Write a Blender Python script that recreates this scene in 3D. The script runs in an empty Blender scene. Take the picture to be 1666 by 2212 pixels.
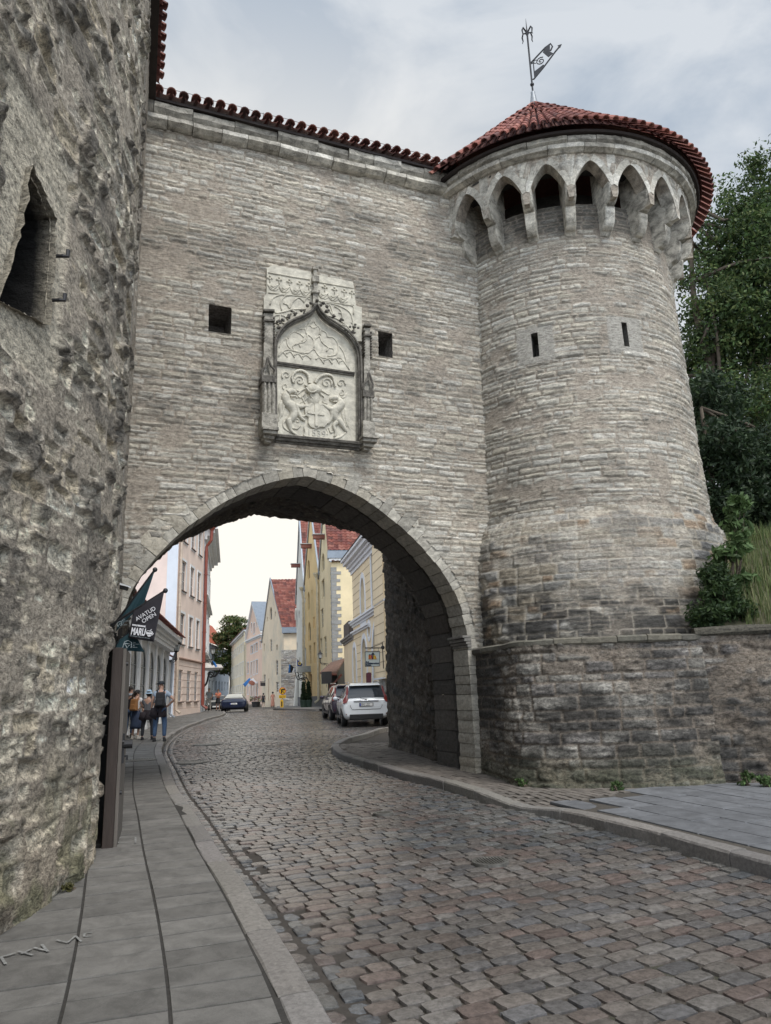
import bpy, bmesh, math, random
import numpy as np
from mathutils import Vector, Matrix
from mathutils.geometry import delaunay_2d_cdt
random.seed(7)
RNG = np.random.default_rng(11)
SC = bpy.context.scene
# ------------------------------------------------------------------ camera
F = 1593.0; CX, CY = 833.0, 1106.0
_up = np.array([615-CX, -5300-CY, F]); _up /= np.linalg.norm(_up)
_y = np.array([0, 0, 1.0]) - _up*_up[2]; _y /= np.linalg.norm(_y)
_x = np.cross(_y, _up)
if _x[0] < 0: _x = -_x
CM = np.stack([_x, _y, _up])            # rows: world axes in camera coords (right, down, forward)
CAM = np.array([0, 0, 1.6]); SL = 0.0135
cam_d = bpy.data.cameras.new("camera"); cam = bpy.data.objects.new("camera", cam_d); SC.collection.objects.link(cam)
right = CM@np.array([1, 0, 0]); down = CM@np.array([0, 1, 0]); fwd = CM@np.array([0, 0, 1])
cam.matrix_world = Matrix(((right[0], -down[0], -fwd[0], 0), (right[1], -down[1], -fwd[1], 0), (right[2], -down[2], -fwd[2], 1.6), (0, 0, 0, 1)))
cam_d.sensor_fit = 'VERTICAL'; cam_d.sensor_height = 24; cam_d.lens = 24*F/2212.0
cam_d.clip_start = 0.05; cam_d.clip_end = 3000
SC.camera = cam
# ------------------------------------------------------------------ world and sun
SC.view_settings.view_transform = 'Standard'; SC.view_settings.look = 'None'; SC.view_settings.gamma = 1
SC.view_settings.exposure = 0.65
SUN_EL, SUN_AZ = math.radians(56), math.radians(148)      # azimuth from +Y clockwise: behind the viewer
w = bpy.data.worlds.new("World"); SC.world = w; w.use_nodes = True
nt = w.node_tree; nt.nodes.clear()
def N(t, **k):
    n = nt.nodes.new(t)
    for a, b in k.items(): setattr(n, a, b)
    return n
def L(a, b): nt.links.new(a, b)
def mth(op, a, b=None, c=None, clamp=False):
    n = N('ShaderNodeMath', operation=op); n.use_clamp = clamp
    for i, v in enumerate((a, b, c)):
        if v is None: continue
        if isinstance(v, (int, float)): n.inputs[i].default_value = v
        else: L(v, n.inputs[i])
    return n.outputs[0]
out = N('ShaderNodeOutputWorld'); bg = N('ShaderNodeBackground'); bg.inputs['Strength'].default_value = 0.1
sky = N('ShaderNodeTexSky', sky_type='NISHITA'); sky.sun_disc = False
sky.sun_elevation = SUN_EL; sky.sun_rotation = SUN_AZ; sky.air_density = 1.0; sky.dust_density = 2.0
tc = N('ShaderNodeTexCoord'); sep = N('ShaderNodeSeparateXYZ'); L(tc.outputs['Generated'], sep.inputs[0])
mp = N('ShaderNodeMapping'); mp.inputs['Scale'].default_value = (1.5, 1.5, 3.2); L(tc.outputs['Generated'], mp.inputs[0])
nz = N('ShaderNodeTexNoise'); nz.inputs['Scale'].default_value = 1.7; nz.inputs['Detail'].default_value = 6; nz.inputs['Roughness'].default_value = .55; nz.inputs['Distortion'].default_value = .9
L(mp.outputs[0], nz.inputs['Vector'])
rp = N('ShaderNodeValToRGB'); L(nz.outputs['Fac'], rp.inputs[0])
cr = rp.color_ramp; cr.elements[0].position = .42; cr.elements[0].color = (3.1, 3.55, 4.1, 1); cr.elements[1].position = .61; cr.elements[1].color = (4.75, 5.0, 5.25, 1)
m1 = N('ShaderNodeMix', data_type='RGBA'); m1.inputs[0].default_value = .9; L(sky.outputs[0], m1.inputs[6]); L(rp.outputs[0], m1.inputs[7])
# the thin bright cloud low over the end of the street
dt = N('ShaderNodeVectorMath', operation='DOT_PRODUCT'); L(tc.outputs['Generated'], dt.inputs[0]); dt.inputs[1].default_value = (-0.17, .97, .15)
g = mth('MULTIPLY', mth('SUBTRACT', dt.outputs['Value'], .74), 1/.2, clamp=True)
g = mth('POWER', g, 1.3)
m2 = N('ShaderNodeMix', data_type='RGBA'); L(g, m2.inputs[0]); L(m1.outputs[2], m2.inputs[6]); m2.inputs[7].default_value = (6.9, 6.55, 5.95, 1)
# unseen sky behind the viewer, brightened to add soft light on the walls
bk = mth('MULTIPLY', mth('SUBTRACT', mth('MULTIPLY', sep.outputs[1], -1.0), -.15), .8, clamp=True)
bk = mth('MULTIPLY_ADD', bk, 1.9, 1.0)
m3 = N('ShaderNodeMix', data_type='RGBA', blend_type='MULTIPLY'); m3.inputs[0].default_value = 1; L(m2.outputs[2], m3.inputs[6]); L(bk, m3.inputs[7])
L(m3.outputs[2], bg.inputs[0]); L(bg.outputs[0], out.inputs[0])
sd = bpy.data.lights.new("sun", 'SUN'); sun = bpy.data.objects.new("sun", sd); SC.collection.objects.link(sun)
sd.energy = 1.5; sd.angle = math.radians(22); sd.color = (1, .96, .90)
sv = Vector((math.sin(SUN_AZ)*math.cos(SUN_EL), math.cos(SUN_AZ)*math.cos(SUN_EL), math.sin(SUN_EL)))
sun.rotation_euler = sv.to_track_quat('Z', 'Y').to_euler()
# ------------------------------------------------------------------ picture measuring helpers (full picture = 1666 x 2212 units)
K = 1666/3072
def ray(x, y): return CM@np.array([x-CX, y-CY, F])
def G(x, y, dz=0.0):
    d = ray(x, y); t = (1.6-dz)/(SL*d[1]-d[2]); return CAM+t*d
def onY(x, y, Y):
    d = ray(x, y); return CAM+d*(Y/d[1])
def onplane(x, y, p, n):
    d = ray(x, y); return CAM+d*(np.dot(p-CAM, n)/d.dot(n))
def gz(y): return SL*min(max(y, -30), 56)-.002*(min(max(y, 56), 95)-56)
def d1(x, y): return (400+x/2.0117)*K, (2000+y/2.0117)*K
def d2(x, y): return (950+x/2.2114)*K, (2050+y/2.2114)*K
def d6(x, y): return (1000+x/3.332)*K, (1200+y/3.332)*K
# ------------------------------------------------------------------ numpy noise
_T = RNG.random((512, 512))
def vn(x, y, s=0):
    x = np.asarray(x, float)+s*17.31; y = np.asarray(y, float)+s*9.77
    xi = np.floor(x).astype(int); yi = np.floor(y).astype(int); fx = x-xi; fy = y-yi
    fx = fx*fx*(3-2*fx); fy = fy*fy*(3-2*fy)
    a = _T[xi & 511, yi & 511]; b = _T[(xi+1) & 511, yi & 511]; c = _T[xi & 511, (yi+1) & 511]; d = _T[(xi+1) & 511, (yi+1) & 511]
    return (a*(1-fx)+b*fx)*(1-fy)+(c*(1-fx)+d*fx)*fy
def fbm(x, y, o=4, s=0, g=.5):
    r = 0; a = 1; t = 0
    for i in range(o):
        r = r+a*vn(x*2**i, y*2**i, s+i*3); t += a; a *= g
    return r/t
def sst(a, b, x):
    t = np.clip((x-a)/(b-a), 0, 1); return t*t*(3-2*t)
# ------------------------------------------------------------------ materials
MATS = {}
def mat_base(name):
    m = bpy.data.materials.new(name); m.use_nodes = True; t = m.node_tree; b = t.nodes['Principled BSDF']; return m, t, b
def M(name, col, rough=.7, var=.25, scale=3.0, bump=.0, bscale=30, metal=0, spec=.5, stretch=(1, 1, 1), dark=None, emis=None, alpha=None):
    """plain colour with large soft variation, fine grain and bump"""
    if name in MATS: return MATS[name]
    m, t, b = mat_base(name)
    tc = t.nodes.new('ShaderNodeTexCoord'); mp = t.nodes.new('ShaderNodeMapping'); mp.inputs['Scale'].default_value = stretch
    t.links.new(tc.outputs['Object'], mp.inputs[0])
    n = t.nodes.new('ShaderNodeTexNoise'); n.inputs['Scale'].default_value = scale; n.inputs['Detail'].default_value = 7; n.inputs['Roughness'].default_value = .62
    t.links.new(mp.outputs[0], n.inputs['Vector'])
    r = t.nodes.new('ShaderNodeMapRange'); r.inputs[1].default_value = .3; r.inputs[2].default_value = .7; r.inputs[3].default_value = 1-var; r.inputs[4].default_value = 1+var*.5
    t.links.new(n.outputs['Fac'], r.inputs[0])
    mx = t.nodes.new('ShaderNodeMix'); mx.data_type = 'RGBA'; mx.blend_type = 'MULTIPLY'; mx.inputs[0].default_value = 1
    mx.inputs[6].default_value = (*col, 1); t.links.new(r.outputs[0], mx.inputs[7]); last = mx.outputs[2]
    if dark:
        n2 = t.nodes.new('ShaderNodeTexNoise'); n2.inputs['Scale'].default_value = scale*.35; n2.inputs['Detail'].default_value = 9; n2.inputs['Roughness'].default_value = .7
        t.links.new(mp.outputs[0], n2.inputs['Vector'])
        r2 = t.nodes.new('ShaderNodeMapRange'); r2.inputs[1].default_value = .52; r2.inputs[2].default_value = .68; t.links.new(n2.outputs['Fac'], r2.inputs[0])
        m3 = t.nodes.new('ShaderNodeMix'); m3.data_type = 'RGBA'; t.links.new(r2.outputs[0], m3.inputs[0]); t.links.new(last, m3.inputs[6]); m3.inputs[7].default_value = (*dark, 1); last = m3.outputs[2]
    t.links.new(last, b.inputs['Base Color'])
    b.inputs['Roughness'].default_value = rough; b.inputs['Metallic'].default_value = metal; b.inputs['Specular IOR Level'].default_value = spec
    if bump:
        n3 = t.nodes.new('ShaderNodeTexNoise'); n3.inputs['Scale'].default_value = bscale; n3.inputs['Detail'].default_value = 5; t.links.new(mp.outputs[0], n3.inputs['Vector'])
        bp = t.nodes.new('ShaderNodeBump'); bp.inputs['Strength'].default_value = min(bump, 1); bp.inputs['Distance'].default_value = .02; t.links.new(n3.outputs['Fac'], bp.inputs['Height']); t.links.new(bp.outputs[0], b.inputs['Normal'])
    if emis: b.inputs['Emission Color'].default_value = (*emis[:3], 1); b.inputs['Emission Strength'].default_value = emis[3]
    MATS[name] = m; return m
def MC(name, rough=.85, lam=(9, 9, 42), lamb=.5, var=.35, bdist=.012, spec=.4, fine=90):
    """colour from the per-stone attribute, thin limestone layering added in grain and bump"""
    if name in MATS: return MATS[name]
    m, t, b = mat_base(name)
    at = t.nodes.new('ShaderNodeAttribute'); at.attribute_name = 'Col'
    tc = t.nodes.new('ShaderNodeTexCoord'); mp = t.nodes.new('ShaderNodeMapping'); mp.inputs['Scale'].default_value = lam
    t.links.new(tc.outputs['Object'], mp.inputs[0])
    n = t.nodes.new('ShaderNodeTexNoise'); n.inputs['Scale'].default_value = 1; n.inputs['Detail'].default_value = 8; n.inputs['Roughness'].default_value = .72; n.inputs['Distortion'].default_value = .5
    t.links.new(mp.outputs[0], n.inputs['Vector'])
    n2 = t.nodes.new('ShaderNodeTexNoise'); n2.inputs['Scale'].default_value = fine; n2.inputs['Detail'].default_value = 3; t.links.new(tc.outputs['Object'], n2.inputs['Vector'])
    ad = t.nodes.new('ShaderNodeMath'); ad.operation = 'MULTIPLY_ADD'; ad.inputs[1].default_value = .35; t.links.new(n2.outputs['Fac'], ad.inputs[0]); t.links.new(n.outputs['Fac'], ad.inputs[2])
    r = t.nodes.new('ShaderNodeMapRange'); r.inputs[1].default_value = .54; r.inputs[2].default_value = .82; r.inputs[3].default_value = 1-var; r.inputs[4].default_value = 1+var; t.links.new(ad.outputs[0], r.inputs[0])
    mx = t.nodes.new('ShaderNodeMix'); mx.data_type = 'RGBA'; mx.blend_type = 'MULTIPLY'; mx.inputs[0].default_value = 1
    t.links.new(at.outputs['Color'], mx.inputs[6]); t.links.new(r.outputs[0], mx.inputs[7]); t.links.new(mx.outputs[2], b.inputs['Base Color'])
    bp = t.nodes.new('ShaderNodeBump'); bp.inputs['Strength'].default_value = lamb; bp.inputs['Distance'].default_value = bdist; t.links.new(ad.outputs[0], bp.inputs['Height']); t.links.new(bp.outputs[0], b.inputs['Normal'])
    b.inputs['Roughness'].default_value = rough; b.inputs['Specular IOR Level'].default_value = spec
    MATS[name] = m; return m
# ------------------------------------------------------------------ objects
def link(o, parent=None):
    SC.collection.objects.link(o)
    if parent is not None: o.parent = parent; o.matrix_parent_inverse = parent.matrix_basis.inverted() if parent.get('_inv') else Matrix()
    return o
def tag(o, label=None, cat=None, group=None, kind=None):
    if label: o['label'] = label
    if cat: o['category'] = cat
    if group: o['group'] = group
    if kind: o['kind'] = kind
    return o
def thing(name, label, cat, loc=(0, 0, 0), rz=0, group=None):
    o = bpy.data.objects.new(name, None); o.empty_display_size = .3; SC.collection.objects.link(o); o.location = loc; o.rotation_euler = (0, 0, rz)
    return tag(o, label, cat, group)
def mesh_np(name, V, Fq, mat, parent=None, col=None, smooth=True):
    me = bpy.data.meshes.new(name); V = np.ascontiguousarray(V, np.float32); Fq = np.ascontiguousarray(Fq, np.int32); k = Fq.shape[1]
    me.vertices.add(len(V)); me.vertices.foreach_set('co', V.ravel())
    me.loops.add(Fq.size); me.loops.foreach_set('vertex_index', Fq.ravel())
    me.polygons.add(len(Fq)); me.polygons.foreach_set('loop_start', np.arange(0, Fq.size, k, dtype=np.int32)); me.polygons.foreach_set('loop_total', np.full(len(Fq), k, np.int32))
    me.polygons.foreach_set('use_smooth', np.full(len(Fq), smooth, bool))
    me.update(calc_edges=True)
    if col is not None:
        a = me.color_attributes.new('Col', 'FLOAT_COLOR', 'POINT'); c = np.ones((len(V), 4), np.float32); c[:, :3] = col; a.data.foreach_set('color', c.ravel())
    me.materials.append(mat); o = bpy.data.objects.new(name, me); return link(o, parent)
class MB:
    def __init__(s): s.v = []; s.f = []; s.c = []
    def add(s, V, Fs, col=None):
        b = len(s.v); s.v += [tuple(map(float, p)) for p in V]; s.f += [tuple(i+b for i in f) for f in Fs]
        s.c += [col if col is not None else (.3, .3, .3)]*len(V)
    def hexa(s, P, col=None):     # 8 points: bottom loop 0-3, top loop 4-7
        s.add(P, [(3, 2, 1, 0), (4, 5, 6, 7), (0, 1, 5, 4), (1, 2, 6, 5), (2, 3, 7, 6), (3, 0, 4, 7)], col)
    def box(s, c, sx, sy, sz, rz=0, col=None, taper=0):
        ca, sa = math.cos(rz), math.sin(rz); P = []
        for z in (-.5, .5):
            k = 1-taper if z > 0 else 1
            for a, b in ((-.5, -.5), (.5, -.5), (.5, .5), (-.5, .5)):
                x, y = a*sx*k, b*sy*k; P.append((c[0]+x*ca-y*sa, c[1]+x*sa+y*ca, c[2]+z*sz))
        s.hexa(P, col)
    def obox(s, o, X, Y, Z, col=None):   # origin corner + three edge vectors
        o = np.array(o, float); X = np.array(X, float); Y = np.array(Y, float); Z = np.array(Z, float)
        P = [o, o+X, o+X+Y, o+Y, o+Z, o+X+Z, o+X+Y+Z, o+Y+Z]
        if np.dot(np.cross(X, Y), Z) < 0: P = [P[i] for i in (3, 2, 1, 0, 7, 6, 5, 4)]
        s.hexa(P, col)
    def tube(s, pts, r, n=6, col=None, caps=True):
        pts = [np.array(p, float) for p in pts]; m = len(pts); rr = r if hasattr(r, '__len__') else [r]*m
        V = []; prev = None
        for i, p in enumerate(pts):
            t = pts[min(i+1, m-1)]-pts[max(i-1, 0)]; t = t/(np.linalg.norm(t)+1e-9)
            if prev is None: a = np.array([0, 0, 1.0]) if abs(t[2]) < .9 else np.array([1.0, 0, 0])
            else: a = prev
            a = a-t*a.dot(t); a /= np.linalg.norm(a)+1e-9; prev = a; b = np.cross(t, a)
            for k in range(n):
                q = 2*math.pi*k/n; V.append(p+(a*math.cos(q)+b*math.sin(q))*rr[i])
        Fs = [(i*n+k, i*n+(k+1) % n, (i+1)*n+(k+1) % n, (i+1)*n+k) for i in range(m-1) for k in range(n)]
        if caps: Fs += [tuple(range(n))[::-1], tuple((m-1)*n+k for k in range(n))]
        s.add(V, Fs, col)
    def lathe(s, c, prof, n=16, col=None, a0=0, a1=2*math.pi, sx=1, sy=1):
        full = abs(a1-a0-2*math.pi) < 1e-6; nn = n if full else n+1; V = []
        for r, z in prof:
            for k in range(nn):
                q = a0+(a1-a0)*k/n; V.append((c[0]+r*math.cos(q)*sx, c[1]+r*math.sin(q)*sy, c[2]+z))
        Fs = []
        for i in range(len(prof)-1):
            for k in range(n):
                k2 = (k+1) % nn; Fs.append((i*nn+k, i*nn+k2, (i+1)*nn+k2, (i+1)*nn+k))
        s.add(V, Fs, col)
    def ell(s, c, rx, ry, rz, n=10, m=7, col=None, z0=-1, z1=1):
        prof = []
        for i in range(m+1):
            z = z0+(z1-z0)*i/m; z = math.sin(z*math.pi/2); prof.append((math.sqrt(max(0, 1-z*z))+1e-4, z))
        V = []; Fs = []
        for r, z in prof:
            for k in range(n): q = 2*math.pi*k/n; V.append((c[0]+rx*r*math.cos(q), c[1]+ry*r*math.sin(q), c[2]+rz*z))
        for i in range(m):
            for k in range(n): Fs.append((i*n+k, i*n+(k+1) % n, (i+1)*n+(k+1) % n, (i+1)*n+k))
        s.add(V, Fs, col)
    def prism(s, P, ext, col=None):      # planar 3-D polygon extruded by a vector
        P = [np.array(p, float) for p in P]; e = np.array(ext, float); n = len(P)
        nr = np.zeros(3)
        for i in range(n): nr += np.cross(P[i], P[(i+1) % n])
        if nr.dot(e) < 0: P = P[::-1]
        s.add(P+[p+e for p in P], [tuple(range(n))[::-1], tuple(range(n, 2*n))]+[(i, (i+1) % n, (i+1) % n+n, i+n) for i in range(n)], col)
    def build(s, name, mat, parent=None, smooth=False, colored=False, bevel=0, tri=False):
        me = bpy.data.meshes.new(name); me.from_pydata(s.v, [], s.f)
        if smooth: me.polygons.foreach_set('use_smooth', [True]*len(me.polygons))
        if colored:
            a = me.color_attributes.new('Col', 'FLOAT_COLOR', 'POINT'); c = np.ones((len(s.v), 4), np.float32); c[:, :3] = np.array(s.c); a.data.foreach_set('color', c.ravel())
        me.materials.append(mat); me.update(); o = bpy.data.objects.new(name, me); link(o, parent)
        if bevel:
            b = o.modifiers.new('bevel', 'BEVEL'); b.width = bevel; b.segments = 2; b.limit_method = 'ANGLE'
        return o
def text_mesh(name, txt, size, mat, org, X, Yv, parent=None, depth=.002, align='LEFT', bold=0, spacing=1.0, sx=1.0):
    cu = bpy.data.curves.new(name, 'FONT'); cu.body = txt; cu.size = size; cu.extrude = depth; cu.align_x = align; cu.offset = bold; cu.space_character = spacing; cu.resolution_u = 4
    o = bpy.data.objects.new(name, cu); SC.collection.objects.link(o); dg = bpy.context.evaluated_depsgraph_get(); dg.update()
    me = bpy.data.meshes.new_from_object(o.evaluated_get(dg)); bpy.data.objects.remove(o)
    X = Vector(X).normalized(); Yv = Vector(Yv); Yv = (Yv-X*X.dot(Yv)*0).normalized(); Z = X.cross(Yv).normalized()
    me.transform(Matrix(((X.x*sx, Yv.x, Z.x, org[0]), (X.y*sx, Yv.y, Z.y, org[1]), (X.z*sx, Yv.z, Z.z, org[2]), (0, 0, 0, 1))))
    me.materials.clear(); me.materials.append(mat); o = bpy.data.objects.new(name, me); return link(o, parent)
# ------------------------------------------------------------------ masonry
LIME = np.array([(.60, .565, .485), (.52, .485, .415), (.46, .432, .372), (.645, .615, .545), (.515, .465, .385), (.575, .525, .43)])
GREY = np.array([(.27, .26, .24), (.22, .21, .20), (.31, .30, .28), (.24, .21, .18), (.19, .18, .175), (.33, .31, .28)])
def courses(u, v, hr, lr, seed):
    rg = np.random.default_rng(seed); v0 = v.min()-.3; hs = rg.uniform(hr[0], hr[1], int((v.max()-v0+.6)/hr[0])+2); e = v0+np.concatenate([[0], np.cumsum(hs)])
    k = np.clip(np.searchsorted(e, v)-1, 0, len(e)-2); dr = np.minimum(v-e[k], e[k+1]-v)
    dj = np.zeros_like(u); sid = np.zeros(u.shape, int); u0 = u.min()-1
    for r in np.unique(k):
        m = k == r; hh = e[r+1]-e[r]; ls = rg.uniform(lr[0], lr[1], int((u.max()-u0+2)/lr[0])+2)*(.6+hh/hr[1]*.6); j = u0+np.concatenate([[0], np.cumsum(ls)])-rg.random()*lr[0]
        um = u[m]; q = np.clip(np.searchsorted(j, um)-1, 0, len(j)-2); dj[m] = np.minimum(um-j[q], j[q+1]-um); sid[m] = q*977+r*7919
    return k, dr, dj, sid
def hsh(i, s):
    x = np.sin(i*12.9898+s*78.233)*43758.5453; return x-np.floor(x)
def field(u, v, seed, pal=LIME, mort=(.335, .288, .235), hr=(.05, .125), lr=(.13, .52), amp=1.0, joint=.020, rough=.0, smear=.57, dark=None):
    uu = u+.03*(fbm(u*5, v*5, 2, seed)-.5); vv = v+.03*(fbm(u*1.3, v*2.2, 3, seed+5)-.5)+.022*(fbm(u*7, v*7, 2, seed+8)-.5)
    k, dr, dj, sid = courses(uu, vv, hr, lr, seed)
    e = np.minimum(dr, dj*.8); st = sst(0, joint, e-.004*(fbm(u*30, v*30, 2, seed+1)))
    lam = fbm(u*5, v*34, 4, seed+2, .6); big = fbm(u*.8, v*.8, 3, seed+3)
    sm = sst(smear, smear+.12, fbm(u*1.7, v*2.6, 4, seed+4, .6))*.85   # plaster smeared over stones
    st2 = st*(1-sm)
    h = amp*(st2*(.012+.022*hsh(sid, 1))+st2*(lam-.5)*.036+(fbm(u*12, v*14, 3, seed+6)-.5)*.016+(big-.5)*.045)
    if rough:
        cav = sst(.60, .74, fbm(u*2.6, v*3.6, 4, seed+9, .6)); h = h-cav*rough+(fbm(u*3.2, v*6.5, 5, seed+10, .62)-.5)*rough*1.9
    idx = (hsh(sid, 2)*len(pal)).astype(int) % len(pal); c = pal[idx]*(.88+.24*hsh(sid, 3))[..., None]
    lg = sst(.5, .75, lam); c = c*(1-.25*(1-lg))[..., None]+np.array([.07, .068, .06])*lg[..., None]
    mt = np.array(mort)*(.8+.4*fbm(u*9, v*9, 3, seed+7))[..., None]
    c = c*st2[..., None]+mt*(1-st2)[..., None]
    tone = .80+.42*fbm(u*.5, v*.6, 4, seed+12); c = c*tone[..., None]
    if dark is not None:
        dk = dark(u, v)*(.30+.70*st2); c = c*(1-dk[..., None])+np.array([.040, .038, .035])*dk[..., None]*(.6+1.2*lam)[..., None]
    return h, np.clip(c, .01, .8)
def surface(name, us, vs, pos, fld, mat, parent=None, hole=None, flip=False, fade=None):
    U, V = np.meshgrid(us, vs, indexing='ij'); e = 1e-3; P = pos(U, V); Pu = pos(U+e, V)-P; Pv = pos(U, V+e)-P
    n = np.cross(Pu, Pv); n /= np.linalg.norm(n, axis=-1, keepdims=True)+1e-12
    if flip: n = -n
    h, c = fld(U, V)
    if fade is not None: h = h*fade(U, V)
    P = P+n*h[..., None]; nu, nv = U.shape; I = np.arange(nu*nv).reshape(nu, nv)
    q = np.stack([I[:-1, :-1], I[1:, :-1], I[1:, 1:], I[:-1, 1:]], -1)
    if flip: q = q[..., ::-1]
    if hole is not None:
        um = (U[:-1, :-1]+U[1:, 1:])/2; vm = (V[:-1, :-1]+V[1:, 1:])/2; q = q[~hole(um, vm)]
    q = q.reshape(-1, 4); return mesh_np(name, P.reshape(-1, 3), q, mat, parent, c.reshape(-1, 3))
def inpoly(x, y, poly):
    r = np.zeros(np.shape(x), bool); n = len(poly)
    for i in range(n):
        x0, y0 = poly[i]; x1, y1 = poly[(i+1) % n]
        cnd = ((y0 > y) != (y1 > y)); xx = (x1-x0)*(y-y0)/((y1-y0) if y1 != y0 else 1e-9)+x0; r ^= cnd & (x < xx)
    return r
def catmull(P, n=6):
    P = [np.array(p, float) for p in P]; P = [2*P[0]-P[1]]+P+[2*P[-1]-P[-2]]; R = []
    for i in range(1, len(P)-2):
        for k in range(n):
            t = k/n; a, b, c, d = P[i-1:i+3]; R.append(.5*((2*b)+(c-a)*t+(2*a-5*b+4*c-d)*t*t+(3*b-a-3*c+d)*t**3))
    R.append(P[-2]); return R
MSTONE = MC('limestone courses', lam=(15, 15, 36), lamb=1.0, var=.38, bdist=.024); MROUGH = MC('rough old limestone', lam=(20, 20, 34), lamb=1.0, var=.62, bdist=.03, fine=110)
MSTAIN = MC('stained dressed limestone', lam=(5, 5, 7), lamb=.8, var=.55, bdist=.016)
MDRESS = MC('dressed limestone', lam=(12, 12, 18), lamb=.7, var=.32, bdist=.012)
# ================================================================== GATE WALL
A0 = G(1040, 1672, .1); UU = np.array([.927, .375, 0]); UU /= np.linalg.norm(UU); WW = np.array([-UU[1], UU[0], 0]); ZZ = np.array([0, 0, 1.0])
def uwz(u, w_, z): return np.array([A0[0], A0[1], 0])+UU*u+WW*w_+ZZ*z
def Wp(x, y, w_=0):
    P = onplane(x, y, A0+WW*w_, WW); return (P-A0).dot(UU), P[2]
def wpos(off=0.0):
    def f(U, V): return np.array([A0[0], A0[1], 0])+U[..., None]*UU+V[..., None]*ZZ+WW*off
    return f
AC = -2.97
HALF = [(2.87, 0.0), (2.87, 1.3), (2.86, 2.42), (2.81, 2.83), (2.68, 3.27), (2.40, 3.72), (1.98, 4.18), (1.47, 4.60), (.95, 4.92), (.45, 5.12), (0, 5.22)]
hc = catmull(HALF, 5); hc = [p for p in hc]
ARCH = [np.array([AC-p[0], p[1]]) for p in hc]+[np.array([AC+p[0], p[1]]) for p in hc[::-1][1:]]    # left foot to right foot
def offset(poly, d):
    R = []
    for i, p in enumerate(poly):
        a = poly[max(i-1, 0)]; b = poly[min(i+1, len(poly)-1)]; t = b-a; t = t/np.linalg.norm(t); R.append(p+np.array([-t[1], t[0]])*d)
    return R
gate = thing('gate_wall', 'tall grey limestone gate wall pierced by a broad pointed arch, under a row of red barrel tiles', 'gate', tuple(uwz(AC, 0, .2)))
gate['_inv'] = 1
holepoly = [tuple(p) for p in offset(ARCH, .16)]; holepoly = [(holepoly[0][0], -1)]+holepoly+[(holepoly[-1][0], -1)]
WIN = [(-4.67, -4.28, 7.62, 8.13), (-1.61, -1.32, 7.63, 8.12)]
def whole(u, v):
    m = inpoly(u, v, holepoly)
    for a, b, c, d in WIN: m |= (u > a) & (u < b) & (v > c) & (v < d)
    return m
def gdark(u, v):
    a = sst(.54, .72, fbm(u*.9, v*1.5, 5, 77, .6))*.42; b = sst(1.1, .0, v-.2)*sst(.4, .6, fbm(u*2, v*2, 3, 71))*.6
    c = sst(5.6, 6.6, v)*sst(7.6, 6.6, v)*sst(.45, .62, fbm(u*1.2, v*3, 4, 79))*.35*sst(-3.2, -4.2, u); return np.clip(a+b+c, 0, .75)
DU = .020
surface('front_masonry', np.arange(-6.6, 1.4, DU), np.arange(-.1, 11.42, DU), wpos(), lambda u, v: field(u, v, 21, dark=gdark), MSTONE, gate, hole=whole, flip=False)
# which way do faces point: towards the camera (-WW)
for a, b, c, d in WIN:      # embrasures: five inner faces
    mb = MB(); dp = .75; k = .012
    pts = lambda w_, i: [uwz(a-k+i, w_, c-k+i), uwz(b+k-i, w_, c-k+i), uwz(b+k-i, w_, d+k-i), uwz(a-k+i, w_, d+k-i)]
    f, r = pts(-.005, 0), pts(dp, .0)
    n = 10
    V = []; 
    for j in range(n+1):
        t = j/n; V += [f[q]*(1-t)+r[q]*t+(np.random.default_rng(j).normal(0, .006, 3) if j else 0) for q in range(4)]
    Fs = [(j*4+q, j*4+(q+1) % 4, j*4+4+(q+1) % 4, j*4+4+q) for j in range(n) for q in range(4)]+[(n*4, n*4+1, n*4+2, n*4+3)]
    mb.add(V, Fs, (.24, .22, .20)); mb.build('window_embrasure', MROUGH, gate, colored=True)
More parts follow.
